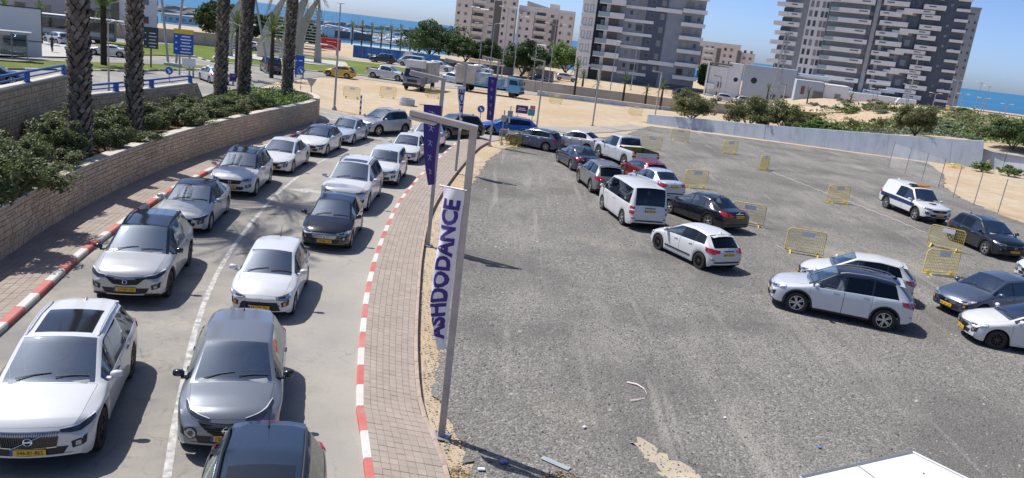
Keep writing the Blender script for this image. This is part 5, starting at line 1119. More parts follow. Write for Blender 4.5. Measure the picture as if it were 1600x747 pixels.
    def patch(nm, top, bot, view, m, off=.006, nu=8, nv=3, parent=root, mirror=False, ang=0, depth=.012, v0=0, v1=1):
        """surface strip between two outlines, dropped onto the shell along the viewing direction"""
        T = resample(top, nu+1); B = resample(bot, nu+1); g = []
        for k in range(nv+1):
            t = v0+(v1-v0)*k/nv; rowp = []
            for a, b_ in zip(T, B):
                u, z = a*(1-t)+b_*t
                if view == 'front': p = (L/2, u, z); d = Vector((-math.cos(ang), -math.sin(ang), 0))
                elif view == 'rear': p = (-L/2, u, z); d = Vector((math.cos(ang), -math.sin(ang), 0))
                elif view == 'left': p = (u, hw, z); d = Vector((0, -1, 0))
                else: p = (u, z, H); d = Vector((0, 0, -1))
                h = hit(p, d)
                if h[0] is None: h = bvh.find_nearest(Vector(p))
                nn = h[1] if h[1].dot(d) < 0 else -h[1]
                rowp.append((h[0]+nn*off, h[0]-nn*depth))
            g.append(rowp)
        V = [tuple(c[0]) for rowp in g for c in rowp]; nu1 = nu+1; Fc = [(k*nu1+i, k*nu1+i+1, (k+1)*nu1+i+1, (k+1)*nu1+i) for k in range(nv) for i in range(nu)]
        per = [(0, i) for i in range(nu1)]+[(k, nu) for k in range(1, nv+1)]+[(nv, i) for i in range(nu-1, -1, -1)]+[(k, 0) for k in range(nv-1, 0, -1)]
        base = len(V); V += [tuple(g[k][i][1]) for k, i in per]
        for q in range(len(per)):
            k, i = per[q]; k2, i2 = per[(q+1) % len(per)]
            Fc.append((k*nu1+i, base+q, base+(q+1) % len(per), k2*nu1+i2))
        res = []
        for sg in ((1, -1) if mirror else (1,)):
            me = bpy.data.meshes.new(nm); me.from_pydata([(p[0], p[1]*sg, p[2]) for p in V], [], Fc if sg > 0 else [f[::-1] for f in Fc])
            me.materials.append(m); shade(me, 50)
            bm = bmesh.new(); bm.from_mesh(me); bmesh.ops.recalc_face_normals(bm, faces=bm.faces); bm.to_mesh(me); bm.free()
            res.append(link(nm, me, parent if not isinstance(parent, dict) else parent[sg]))
        return res if mirror else res[0]
    # wheels
    wd = .215 if kind not in ('pickup', 'canopy') else .26
    tm, rmesh = wheel_meshes(r, wheels, wd)
    for xw in (xf, xr):
        for sg in (1, -1):
            wo_ = link('wheel', tm, root, (xw, sg*(hw-wd/2-.022), r), 0 if sg > 0 else math.pi); link('rim', rmesh, wo_)
    # arch trims
    if clad:
        for xw in (xf, xr):
            for sg in (1, -1):
                V = []; Fc = []
                for k in range(17):
                    a = math.pi*(k/16)*1.08-.04*math.pi
                    for rad in (ra-.004, ra+.055):
                        px, pz = xw+rad*math.cos(a), r*.98+rad*math.sin(a)
                        h = bvh.ray_cast(Vector((px, 3, max(pz, zlow+.06))), Vector((0, -1, 0)), 3)
                        yy = h[0].y if h[0] is not None else hw*.97
                        V.append((px, sg*(max(yy, hw*.93)+.012), max(pz, zlow+.0)))
                for k in range(16):
                    q = (2*k, 2*k+2, 2*k+3, 2*k+1); Fc.append(q if sg > 0 else q[::-1])
                me = bpy.data.meshes.new('arch_trim'); me.from_pydata(V, [], Fc); me.materials.append(trim); link('arch_trim', me, root)
    zn = zt(.12)   # nose height
    bumper_top = zlow+.38
    Mx = hw
    # ---- front end
    h0, h1 = zn-.015, zn-.155
    hlp = hl or ([(.50*Mx, h0-.055), (.80*Mx, h0-.02), (1.16*Mx, h0+.035)], [(.52*Mx, h1+.03), (.84*Mx, h1), (1.16*Mx, h1+.11)])
    hlm = M_LENSD if drl else M_LENS
    hls = patch('headlight', hlp[0], hlp[1], 'front', hlm, .014, 14, 5, mirror=True, ang=.42)
    par = {1: hls[0], -1: hls[1]}
    if full:
        patch('lamp_strip', hlp[0], hlp[1], 'front', M_DRL if drl else M_CHROME, .021, 14, 1, mirror=True, ang=.42, v0=.04 if drl else .62, v1=.24 if drl else .9, parent=par)
        if not drl:
            T, B = resample(hlp[0], 9), resample(hlp[1], 9)
            patch('turn_lamp', [T[6], T[8]], [B[6], B[8]], 'front', M_AMBER if emblem == 'amber' else M_DRL, .020, 4, 3, mirror=True, ang=.42, v0=.2, v1=.8, parent=par)
            patch('reflector', [T[1], T[4]], [B[1], B[4]], 'front', M_LENSD, .019, 5, 3, mirror=True, ang=.42, v0=.2, v1=.75, parent=par)
    g0, g1 = zn-.10, zn-.30
    if grille == 'wide': gp = ([(-.50*Mx, g0), (0, g0+.015), (.50*Mx, g0)], [(-.42*Mx, g1+.06), (0, g1+.04), (.42*Mx, g1+.06)])
    elif grille == 'tall': gp = ([(-.47*Mx, g0), (0, g0+.005), (.47*Mx, g0)], [(-.42*Mx, g1-.06), (0, g1-.08), (.42*Mx, g1-.06)])
    elif grille == 'slim': gp = ([(-.62*Mx, g0+.06), (0, g0+.05), (.62*Mx, g0+.06)], [(-.55*Mx, g0-.0), (0, g0-.02), (.55*Mx, g0-.0)])
    elif grille == 'hex': gp = ([(-.52*Mx, g1+.10), (0, g1+.11), (.52*Mx, g1+.10)], [(-.62*Mx, g1-.12), (0, g1-.13), (.62*Mx, g1-.12)])
    else: gp = ([(-.56*Mx, g0+.03), (0, g0+.0), (.56*Mx, g0+.03)], [(-.30*Mx, g1+.02), (0, g1), (.30*Mx, g1+.02)])
    gr = patch('grille', gp[0], gp[1], 'front', M_PLASTIC if grille != 'tall' else M_GLOSSB, .007, 10, 3)
    if full:
        nb = 4 if grille in ('wide', 'vee') else (3 if grille != 'slim' else 1)
        if grille == 'tall' and bars != 'mesh':
            T, B = resample(gp[0], 27), resample(gp[1], 27)
            for k in range(1, 26, 1):
                a, b_ = T[k], B[k]; patch('grille_bar', [(a[0]-.004, a[1]-.012), (a[0]+.004, a[1]-.012)], [(b_[0]-.004, b_[1]+.012), (b_[0]+.004, b_[1]+.012)], 'front', M_ALLOYD, .020, 1, 3, parent=gr)
        else:
            for k in range(nb):
                t0 = (k+.55)/(nb+.4); patch('grille_bar', gp[0], gp[1], 'front', M_CHROME if (bars == 'chrome' or k == 0 and bars != 'mesh') else M_PLASTIC, .020, 10, 1, parent=gr, v0=t0-.05, v1=t0+.05)
        if grille == 'tall' or bars == 'chrome':
            for (p, q) in ((0, .06), (.94, 1)): patch('grille_frame', gp[0], gp[1], 'front', M_CHROME, .022, 10, 1, parent=gr, v0=p, v1=q)
        # emblem
        zc_ = (gp[0][1][1]+gp[1][1][1])/2 if grille in ('tall', 'vee', 'wide') else gp[0][1][1]+.05
        h = hit((L/2, 0, zc_), Vector((-1, 0, 0)))
        if h[0] is not None:
            e = MB(); c = h[0]+Vector((.03, 0, 0)); rr_ = .062 if emblem in ('ringbar', 'ringdiag') else .05
            e.tube([c+Vector((0, math.cos(2*math.pi*i/20)*rr_, math.sin(2*math.pi*i/20)*rr_*(.62 if emblem == 'oval' else 1))) for i in range(21)], .011, 6)
            if emblem == 'ringbar': e.box(c, (.014, .17, .026))
            elif emblem == 'ringdiag':
                e.box(c, (.014, .11, .024)); e.tube([c+Vector((-.005, .26, .13)), c+Vector((-.005, -.26, -.13))], .010, 5)
            elif emblem == 'oval': e.box(c+Vector((0, .025, 0)), (.01, .012, .05)); e.box(c+Vector((0, -.025, 0)), (.01, .012, .05)); e.box(c, (.01, .05, .012))
            e.build('emblem', M_CHROME, root, 40)
        # lower intake, fog lights
        z1 = zlow+.26
        patch('lower_intake', [(-.60*Mx, z1), (0, z1+.01), (.60*Mx, z1)], [(-.52*Mx, z1-.13), (0, z1-.14), (.52*Mx, z1-.13)], 'front', M_PLASTIC, .007, 10, 2)
        fg = patch('fog_light_bezel', [(.66*Mx, z1+.07), (.92*Mx, z1+.14)], [(.68*Mx, z1-.05), (.90*Mx, z1-.0)], 'front', M_PLASTIC, .008, 4, 2, mirror=True, ang=.25)
        patch('fog_light', [(.73*Mx, z1+.065), (.82*Mx, z1+.085)], [(.73*Mx, z1-.01), (.82*Mx, z1+.005)], 'front', M_AMBER if emblem == 'oval' else M_LENS, .016, 3, 2, mirror=True, ang=.25, parent={1: fg[0], -1: fg[1]})
        if clad: patch('skid_plate', [(-.5*Mx, z1-.15), (.5*Mx, z1-.15)], [(-.46*Mx, z1-.19), (.46*Mx, z1-.19)], 'front', M_ALLOY, .012, 8, 1)
    if round_lamps:
        for rad, m_, of, nm in ((.115, M_PLASTIC, .010, 'lamp_bezel'), (.095, M_LENS, .018, 'round_headlight'), (.05, M_LENSD, .024, 'lamp_core')):
            c_ = (.70*Mx, zn-.29); ar = [(c_[0]+rad*math.cos(math.pi*(1-k/10)), rad*math.sin(math.pi*k/10)) for k in range(11)]
            patch(nm, [(a_, c_[1]+b2) for a_, b2 in ar], [(a_, c_[1]-b2) for a_, b2 in ar], 'front', m_, of, 10, 3, mirror=True, ang=.3)
    # ---- plates
    def plate_at(front, z):
        d = Vector((-1, 0, 0)) if front else Vector((1, 0, 0)); h = hit((L/2 if front else -L/2, 0, z), d)
        if h[0] is None: return
        e = MB(); e.bbox((0, 0, 0), (.52, .11, .016), .006, 0); e.box((-.238, 0, .005), (.045, .10, .012), 1)
        nn = h[1] if h[1].dot(d) < 0 else -h[1]; tilt = math.asin(max(-.6, min(.6, nn.z)))
        Mx_ = Matrix.Translation(h[0]-d*.028) @ (Matrix.Rotation(R(90), 4, 'Z') if front else Matrix.Rotation(R(-90), 4, 'Z')) @ Matrix.Rotation(R(90)-tilt, 4, 'X')
        o = e.build('license_plate', [M_PLATE, M_PLATEBL], root); o.matrix_local = Mx_
        if plate and front == (plate[0] == 'f'):
            t = link('plate_number', text_mesh(plate[1:], .098, M_INK, 'plate_number', ext=.002), o); t.location = (.03, -.003, .0105); t.scale = (.84 if len(plate) > 10 else .95, .95, 1)
        else:
            e = MB()
            for k in range(8):
                if k in (2, 5): continue
                e.box((-.17+k*.05, 0, .0095), (.014+.012*((k*7) % 3)/2, .062, .003))
            t = stuff(e.build('plate_marks', M_INK, o))
    plate_at(True, zlow+.24 if kind in ('suv', 'boxy', 'canopy', 'pickup') and grille != 'tall' else zlow+.20)
    zplr = {'sedan': .80, 'hatch': .74, 'suv': .86, 'boxy': .90, 'van': .92, 'wagon': .84, 'pickup': .62, 'canopy': .70}[kind]
    plate_at(False, zplr)
    # ---- rear end
    t0 = {'sedan': .93, 'hatch': .90, 'suv': 1.0, 'boxy': 1.05, 'van': 1.02, 'wagon': .93, 'pickup': 1.16, 'canopy': 1.05}[kind]
    if tl == 'wrap': tp = ([(.48*Mx, t0-.02), (.85*Mx, t0+.01), (1.16*Mx, t0+.045)], [(.50*Mx, t0-.11), (.85*Mx, t0-.17), (1.16*Mx, t0-.09)])
    else: tp = ([(.80*Mx, t0+.06), (1.05*Mx, t0+.06)], [(.80*Mx, t0-.26), (1.05*Mx, t0-.26)])
    tls = patch('taillight', tp[0], tp[1], 'rear', M_TAIL, .020, 14, 5, mirror=True, ang=.42)
    if full:
        patch('reverse_lamp', tp[0], tp[1], 'rear', M_DRL, .026, 6, 1, mirror=True, ang=.42, v0=.40, v1=.56, parent={1: tls[0], -1: tls[1]}) if tl != 'wrap' else None
        z2 = zlow+.16
        patch('rear_valance', [(-.72*Mx, z2+.10), (0, z2+.12), (.72*Mx, z2+.10)], [(-.66*Mx, z2-.02), (0, z2-.02), (.66*Mx, z2-.02)], 'rear', M_PLASTIC, .007, 10, 2)
        patch('reflector', [(.70*Mx, z2+.19), (.90*Mx, z2+.20)], [(.70*Mx, z2+.15), (.90*Mx, z2+.16)], 'rear', M_TAIL, .010, 3, 1, mirror=True, ang=.2)
        e = MB(); h = hit((-L/2, 0, zplr+.13), Vector((1, 0, 0)))
        if h[0] is not None:
            e.box(h[0]+Vector((-.012, 0, 0)), (.02, .5, .03)); e.build('tailgate_handle', M_CHROME if kind in ('sedan', 'suv') else M_PLASTIC, tg)
            c = h[0]+Vector((-.016, 0, .08)); e = MB(); e.tube([c+Vector((0, math.cos(2*math.pi*i/14)*.045, math.sin(2*math.pi*i/14)*.045)) for i in range(15)], .009, 5); e.build('rear_emblem', M_CHROME, tg)
        if kind not in ('sedan', 'pickup', 'canopy'):
            h = hit((L/2-rr-.02, 0, H), Vector((0, 0, -1)))
            if h[0] is not None and kind != 'van':
                e = MB(); yw = hw*wr(rr)*.93; zz = h[0].z; xx = h[0].x
                e.add([(xx+.10, -yw, zz-.045), (xx+.10, yw, zz-.045), (xx-.13, yw*.96, zz-.075), (xx-.13, -yw*.96, zz-.075), (xx+.10, -yw*.5, zz+.012), (xx+.10, yw*.5, zz+.012), (xx-.12, yw*.5, zz-.022), (xx-.12, -yw*.5, zz-.022),
                       (xx-.13, yw*.5, zz-.045), (xx-.13, -yw*.5, zz-.045)],
                      [(4, 5, 6, 7), (0, 4, 7, 3), (5, 1, 2, 6), (7, 6, 8, 9), (3, 7, 9), (6, 2, 8), (0, 3, 9, 8, 2, 1), (0, 1, 5, 4)]); e.build('roof_spoiler', pt, root, 40)
                h2 = hit((-L/2-.3, 0, zz-.05), Vector((1, 0, 0)))
            e = MB(); e.box((xx-.135 if kind != 'van' else -L/2+.2, 0, zz-.035 if kind != 'van' else H-.12), (.012, .30, .022)); e.build('brake_light', M_TAIL, root) if kind != 'van' else None
            h = hit((-L/2, 0, (zt(dk)+.12)), Vector((1, 0, 0)))
            if h[0] is not None and wiper_r:
                hb = hit((-L/2, -.36, zt(dk)+.10), Vector((1, 0, 0)))
                if hb[0] is not None: e = MB(); e.tube([h[0]+Vector((-.02, 0, -.06)), hb[0]+Vector((-.025, 0, .0))], .011, 5); e.build('rear_wiper', M_PLASTIC, root)
    if full:
        # wipers
        for y0, y1 in ((.10, .62), (-.52, .02)):
            a = hit((L/2-cw-.10, y0, H), Vector((0, 0, -1))); b_ = hit((L/2-cw-.17, y1, H), Vector((0, 0, -1)))
            if a[0] is not None and b_[0] is not None: e = MB(); e.tube([a[0]+Vector((0.02, 0, .02)), (a[0]+b_[0])/2+Vector((0, 0, .03)), b_[0]+Vector((0, 0, .015))], .011, 5); e.build('wiper', M_PLASTIC, root)
        # window line trim
    # ---- mirrors
    sx = cw+.28; mz = zb(sx)+.10
    for sg in (1, -1):
        e = MB(); y0 = hw*wi(sx)
        prof = []
        cxm = L/2-sx-.02
        for k, (dy, s_) in enumerate(((0.03, .35), (.06, .72), (.13, .88), (.20, .82), (.235, .5))):
            for q in range(8):
                a = 2*math.pi*q/8; prof.append((cxm+math.cos(a)*.085*s_+.02*(dy/.25)*-1, sg*(y0+dy), mz+math.sin(a)*.085*s_+.01))
        Fc = [(k*8+q, k*8+(q+1) % 8, k*8+8+(q+1) % 8, k*8+8+q) for k in range(4) for q in range(8)]+[tuple(range(32, 40)), tuple(range(7, -1, -1))]
        e.add(prof, Fc if sg < 0 else [f[::-1] for f in Fc]); e.box((cxm, sg*(y0+.03), mz-.065), (.09, .12, .035), 0)
        mo = e.build('mirror', mirror or pt, root, 60)
        if full:
            e = MB(); e.box((cxm-.075, sg*(y0+.13), mz+.01), (.012, .13, .085)); e.build('mirror_glass', M_CHROME, mo)
    # handles, side strip
    for q in range(len(dtop)-1):
        for sg, sd in ((1, 'L'), (-1, 'R')):
            hx = L/2-dtop[q+1]+.20; hz = zb(dtop[q+1]-.2)-.10
            if dtop[q+1] >= L: continue
            h = bvh.ray_cast(Vector((hx, 3*sg, hz)), Vector((0, -sg, 0)), 4)
            if h[0] is not None and full:
                e = MB(); e.bbox((hx, h[0].y+sg*.018, hz), (.20, .03, .034), .012); e.build('door_handle', M_CHROME if bars == 'chrome' or kind == 'suv' and not clad else (pt if kind != 'canopy' else M_PLASTIC), dobj[q, sd])
    if sidestrip:
        for sg in (1, -1):
            V = MB(); xs0, xs1 = L/2-d1-.25, L/2-dC+.1
            V.box(((xs0+xs1)/2, sg*(hw*.985+.006), .40), (xs0-xs1, .03, .055)); V.build('side_moulding', M_PLASTIC, root)
    # roof gear
    def rz_(xx, yy):
        h = hit((xx, yy, H), Vector((0, 0, -1))); return h[0].z if h[0] is not None else H
    if rails:
        for sg in (1, -1):
            pts = []
            for k in range(9):
                s = rf+.10+(rr-rf-.16)*k/8; yy = hw*wr(s)*.93; pts.append((L/2-s, sg*yy, rz_(L/2-s, yy)+(.055 if 0 < k < 8 else .0)))
            e = MB(); e.tube(pts, .018, 6); e.build('roof_rail', rails if not isinstance(rails, bool) else M_ALLOY, root, 50)
    if sunroof:
        s0, s1 = rf+.18, rf+(1.25 if sunroof == 'long' else .62); yy = hw*.50
        patch('sunroof', [(L/2-s0, -yy), (L/2-s0+.03, 0), (L/2-s0, yy)], [(L/2-s1, -yy), (L/2-s1, 0), (L/2-s1, yy)], 'top', M_GLOSSB, .007, 10, 6)
    if fin == 'shark' and full:
        xx = L/2-rr+.16; zz = rz_(xx, 0); e = MB()
        e.add([(xx-.10, -.03, zz-.01), (xx+.10, -.012, zz-.01), (xx+.10, .012, zz-.01), (xx-.10, .03, zz-.01), (xx-.085, 0, zz+.07)], [(0, 1, 4), (1, 2, 4), (2, 3, 4), (3, 0, 4), (3, 2, 1, 0)]); e.build('antenna_fin', roof or pt, root)
    elif fin == 'whip' and full:
        xx = L/2-rr+.16; zz = rz_(xx, 0); e = MB(); e.tube([(xx, 0, zz-.01), (xx, 0, zz+.03)], .018, 6); e.tube([(xx, 0, zz), (xx-.14, 0, zz+.28)], .006, 5); e.build('antenna', M_PLASTIC, root)
    if bed:
        e = MB(); x0, x1 = L/2-dk-.03, -L/2+.06; yb = hw*.84; zf, zr = .72, 1.262
        e.quad((x0, -yb, zf), (x0, yb, zf), (x1, yb, zf), (x1, -yb, zf)); e.quad((x0, yb, zf), (x0, yb, zr), (x1, yb, zr), (x1, yb, zf)); e.quad((x0, -yb, zr), (x0, -yb, zf), (x1, -yb, zf), (x1, -yb, zr))
        e.quad((x0, -yb, zf), (x0, -yb, zr), (x0, yb, zr), (x0, yb, zf)); e.quad((x1, yb, zf), (x1, yb, zr), (x1, -yb, zr), (x1, -yb, zf)); e.build('bed_liner', M_PLASTIC, root)
        for sg in (1, -1): e = MB(); e.box(((x0+x1)/2, sg*(hw*.875), 1.272), (x0-x1, .10, .03)); e.build('bed_rail', M_PLASTIC, root)
        e = MB(); e.bbox((-L/2-.06, 0, .58), (.16, Wd*.94, .20), .04); e.build('rear_bumper', M_CHROME, root)
    return root, dict(patch=patch, hit=hit, L=L, hw=hw, H=H, zlow=zlow, zt=zt, sp=sp)
# ================================================================ VEHICLES IN PLACE
S_ = spec; QL, QR, QP, QS = 'cars queuing in the left lane', 'cars queuing in the right lane', 'cars queuing on the gravel', 'cars parked on the right side of the lot'
make_car('car', 'white SUV with panoramic sunroof and vertical-bar chrome grille, front left corner', S_('suv', 4.72, 1.90, 1.66, 2.86, .88, .37), -8.04, 13.60, -73.2, P_WHITE, QL, sunroof='long', grille='tall', drl=True, emblem='ringdiag', plate='f346-81-862', bars='chrome', mirror=P_WHITE, pale=True, wheels='ten', rails=P_WHITE)
make_car('car', 'silver SUV with black roof and rails beside the red and white kerb', S_('suv', 4.62, 1.86, 1.69, 2.72, .94, .36), -10.1, 21.1, -77.1, P_SILVER2, QL, roof=P_BLACK, clad=True, rails=M_PLASTIC, grille='vee', drl=True, plate='f217-87-102', mirror=P_BLACK, wheels='ten', fin='none')
make_car('car', 'silver sedan with dark roof, third in the left lane', S_('sedan', 4.46, 1.80, 1.42, 2.64, .86, .33), -11.5, 27.7, -81, P_SILVER2, QL, roof=P_BLACK, grille='tall', bars='mesh', drl=True, fin='none')
make_car('car', 'white SUV with glossy black roof, fourth in the left lane', S_('suv', 4.48, 1.86, 1.64, 2.67, .91, .35), -11.93, 33.7, -83.6, P_WHITE, QL, roof=P_BLACK, grille='wide', bars='mesh', rails=M_ALLOY)
make_car('car', 'white sedan, fifth in the left lane', S_('sedan', 4.7, 1.80, 1.44, 2.73, .95, .33), -11.9, 39.3, -88, P_WHITE, QL, grille='vee', bars='mesh')
make_car('car', 'white hatchback with black roof near the planter tip', S_('hatch', 4.27, 1.80, 1.46, 2.64, .86, .33), -11.65, 45.1, -91.2, P_WHITE, QL, roof=P_BLACK, grille='wide', drl=True)
make_car('car', 'pale blue-silver sedan behind the white hatchback', S_('sedan', 4.6, 1.79, 1.47, 2.68, .93, .33), -11.2, 50.2, -94, P_BLUESILVER, QL, grille='wide', bars='chrome', emblem='amber')
make_car('car', 'silver SUV turned sideways at the end of the left lane', S_('suv', 4.52, 1.84, 1.69, 2.69, .92, .36), -9.9, 55.3, -122, P_SILVER2, QL, clad=True, grille='vee', dark_rear=True, rails=M_ALLOY, sunroof=True)
make_car('car', 'dark blue-black SUV roof with rails and sunroof at the bottom edge', S_('suv', 4.5, 1.84, 1.60, 2.65, .92, .35), -3.05, 9.65, -76.5, P_DKBLUE, QR, rails=M_PLASTIC, sunroof=True, fin='whip')
make_car('car', 'dark grey crossover with round lamps below slim lights, right lane front', S_('suv', 4.21, 1.80, 1.59, 2.64, .86, .36), -5.10, 14.45, -74.5, P_GREY, QR, grille='vee', drl=True, emblem='ringbar', bars='mesh', mirror=P_BLACK, fin='whip', wheels='ten', round_lamps=True, hl=([(.34, .80), (.60, .845), (1.0, .93)], [(.38, .765), (.64, .80), (1.0, .90)]))
make_car('car', 'small white hatchback with whip antenna, right lane', S_('hatch', 3.77, 1.66, 1.50, 2.43, .77, .29), -6.46, 20.8, -81.7, P_WHITE, QR, grille='hex', emblem='oval', fin='whip', bars='mesh')
make_car('car', 'black hatchback, right lane behind the small white one', S_('hatch', 3.97, 1.72, 1.48, 2.49, .82, .31), -6.43, 27.6, -85.5, P_BLACK, QR, grille='wide', bars='chrome', fin='none', plate='f79-801-34')
make_car('car', 'big white SUV with roof rails and amber lamps', S_('suv', 5.0, 2.0, 1.80, 2.86, .95, .39), -7.1, 33.7, -88, P_WHITE, QR, grille='wide', bars='chrome', rails=M_PLASTIC, sunroof=True, emblem='amber', dark_rear=True)
make_car('car', 'white compact SUV with slatted grille behind the big white SUV', S_('boxy', 4.18, 1.78, 1.61, 2.5, .85, .34), -6.73, 39.3, -88.7, P_WHITE, QR, clad=True, grille='wide', bars='chrome')
make_car('car', 'white sedan behind the compact white SUV', S_('sedan', 4.5, 1.78, 1.44, 2.7, .88, .33), -6.7, 46.4, -91.3, P_WHITE, QR, grille='slim')
make_car('car', 'silver-grey car half hidden behind the purple banner', S_('suv', 4.4, 1.80, 1.60, 2.6, .9, .34), -6.2, 51.6, -94, P_SILVER, QR)
make_car('car', 'black SUV turning in from the lot entrance behind the banners', S_('suv', 4.7, 1.9, 1.72, 2.8, .92, .37), -5.1, 57.6, -135, P_BLACK, QR, dark_rear=True)
make_car('car', 'bright blue estate car at the lot entrance', S_('wagon', 4.7, 1.81, 1.48, 2.66, .94, .33), -1.4, 62.6, -172, P_BLUE, QP, dark_rear=True, rails=M_PLASTIC)
make_car('car', 'dark slate hatchback leaving the lot in front of the blue estate', S_('hatch', 4.36, 1.81, 1.47, 2.67, .9, .33), .75, 57.4, 152, P_SLATE, QP, dark_rear=True)
make_car('car', 'silver-white sedan behind the dark slate hatchback', S_('sedan', 4.4, 1.72, 1.45, 2.6, .85, .31), 3.95, 59.6, 150, P_SILVER, QP, dark_rear=True)
make_car('car', 'dark navy sedan on the gravel, ahead of the grey SUV', S_('sedan', 4.66, 1.81, 1.46, 2.68, .9, .33), 3.55, 50.6, 106, P_NAVY, QP)
make_car('car', 'grey SUV on the gravel ahead of the white van', S_('suv', 4.66, 1.80, 1.68, 2.67, .95, .35), 4.45, 43.9, 101, P_TAUPE, QP, dark_rear=True, clad=True)
root, c = make_car('pickup_truck', 'silver pickup truck with a yellow box in its open bed', S_('pickup', 5.9, 2.06, 1.98, 3.74, 1.0, .43), 7.0, 54.9, 113, P_SILVER, QP, tl='tall', dark_rear=True, category='pickup truck', mirror=P_BLACK)
o = thing('tool_box', 'yellow tool box in the bed of the silver pickup', 'box', (7.28, 54.1, .74), R(113)); e = MB(); e.bbox((0, 0, .28), (.7, 1.45, .56), .04); e.build('case', P_YELLOW, o); e = MB(); e.bbox((0, 0, .60), (.74, 1.5, .08), .03); e.build('lid', mat('lid_white', (.7, .68, .55), .5), o)
make_car('car', 'dark red hatchback between the grey SUV and the silver sedan', S_('hatch', 4.25, 1.79, 1.47, 2.6, .85, .32), 7.55, 48.4, 107, P_RED, QP)
make_car('car', 'pale silver sedan right of the white van', S_('sedan', 4.56, 1.76, 1.47, 2.6, .93, .32), 7.7, 44.85, 109, P_BLUESILVER, QP)
make_car('van', 'white passenger van seen from behind on the gravel', S_('van', 4.95, 1.90, 1.98, 3.0, .92, .34), 5.40, 37.0, 103, P_WHITE, QP, tl='tall', dark_rear=True, category='van', fin='none')
make_car('car', 'black sedan right of the white van', S_('sedan', 4.85, 1.82, 1.47, 2.78, .96, .34), 9.15, 38.5, 122, P_BLACK, QP)
make_car('car', 'white hatchback with black lower rear trim, at the queue tail', S_('hatch', 4.04, 1.74, 1.48, 2.57, .80, .32), 7.25, 30.9, 118.5, P_WHITE, QP, dark_rear=True, wheels='ten', sidestrip=True)
make_car('car', 'silver SUV with black glass roof seen from its side', S_('suv', 4.50, 1.86, 1.64, 2.70, .92, .36), 11.15, 25.7, 163.4, P_SILVER, QS, roof=P_BLACK, clad=True, dark_rear=True, rails=M_ALLOY, bars='chrome')
make_car('car', 'pearl white hatchback behind the silver SUV', S_('hatch', 4.0, 1.71, 1.49, 2.5, .8, .31), 12.95, 28.85, 163, P_PEARL, QS, dark_rear=True)
make_car('car', 'blue-grey hatchback facing the silver SUV tail', S_('hatch', 4.05, 1.73, 1.52, 2.5, .82, .31), 17.55, 28.0, -160, P_SLATE, QS, grille='wide', bars='chrome', emblem='oval')
make_car('car', 'white hatchback with black wheels at the right edge', S_('hatch', 4.06, 1.70, 1.44, 2.47, .80, .31), 16.95, 24.6, 172, P_PEARL, QS, grille='vee', wheels='ten', fin='none')
make_car('car', 'white car cut off by the right picture edge', S_('hatch', 4.1, 1.74, 1.5, 2.55, .82, .32), 24.2, 34.6, -150, P_WHITE, QS)
make_car('car', 'dark SUV with silver roof line behind the patrol pickup', S_('suv', 4.45, 1.84, 1.62, 2.68, .92, .36), 23.95, 39.9, -84, P_BLACK, QS, rails=M_ALLOY, grille='wide', dark_rear=True)
root, c = make_car('patrol_pickup', 'white patrol pickup with canopy, roof light bar and dark blue side stripe', S_('canopy', 5.25, 1.87, 1.86, 3.1, .98, .38), 23.95, 47.9, -83, P_WHITE, QS, category='pickup truck', grille='wide', dark_rear=True, clad=True)
for y0 in (-.40, .0, .40): e = MB(); e.bbox((.12, y0, 1.86), (.34, .395, .12), .03); e.build('light_bar', M_AMBER if y0 > -.3 else M_SIGN_B if 'M_SIGN_B' in globals() else M_LENSD, root)
M_STRIPE = mat('stripe_navy', (.015, .025, .09), .4); M_BADGE = mat('badge_dark', (.06, .03, .05), .4)
for sg in (1, -1):
    st = c['patch']('side_stripe', [(1.45, .95), (.3, .98), (-.9, 1.0), (-2.2, 1.0)], [(1.45, .75), (.3, .76), (-.9, .76), (-2.2, .76)], 'left', M_STRIPE, .012, 24, 2)
    if sg < 0:
        st.scale = (1, -1, 1)
e = MB(); h = c['hit']((1.75, 0, 2), Vector((0, 0, -1))); e.lathe([(.001, .02), (.2, .02), (.22, .0)], 16); e.build('hood_badge', M_BADGE, root, None, tuple(h[0]))
# ---- far traffic
far = 'traffic beyond the lot'
def fc(label, kind, x, y, head, pt, L=4.4, H=1.5, **k): return make_car('car', label, S_(kind, L, 1.8, H, L*.6, L*.2, .33), x, y, head, pt, far, full=False, **k)
fc('yellow car on the road beyond the sand', 'hatch', -23.5, 99.0, 174, P_YELLOW, 3.9); fc('blue-grey car behind the grey truck', 'sedan', -10.6, 113, -30, P_BLUESILVER); fc('black SUV in front of the blue hoarding', 'suv', -26, 140, 170, P_BLACK, 4.6, 1.7); fc('white van in front of the dark hoarding', 'van', -21, 140.5, 175, P_WHITE, 4.9, 1.95); fc('white SUV right of the white van', 'suv', -15.6, 138, -15, P_WHITE, 4.5, 1.65)
fc('white car far right on the distant road', 'hatch', -11.5, 142, -10, P_WHITE); fc('silver car behind the lamp posts on the distant road', 'hatch', -9.0, 147, -20, P_SILVER); fc('black car with red tail lamps behind the blue truck', 'suv', -1.8, 121, 20, P_BLACK, 4.4, 1.6); fc('dark red car beside the black one on the distant road', 'sedan', 2.2, 123, 15, P_RED); fc('white car parked before the grey tower', 'suv', 6.5, 155, 5, P_WHITE); fc('black car on the slope left of the grey tower', 'sedan', 1.5, 138, 10, P_BLACK)
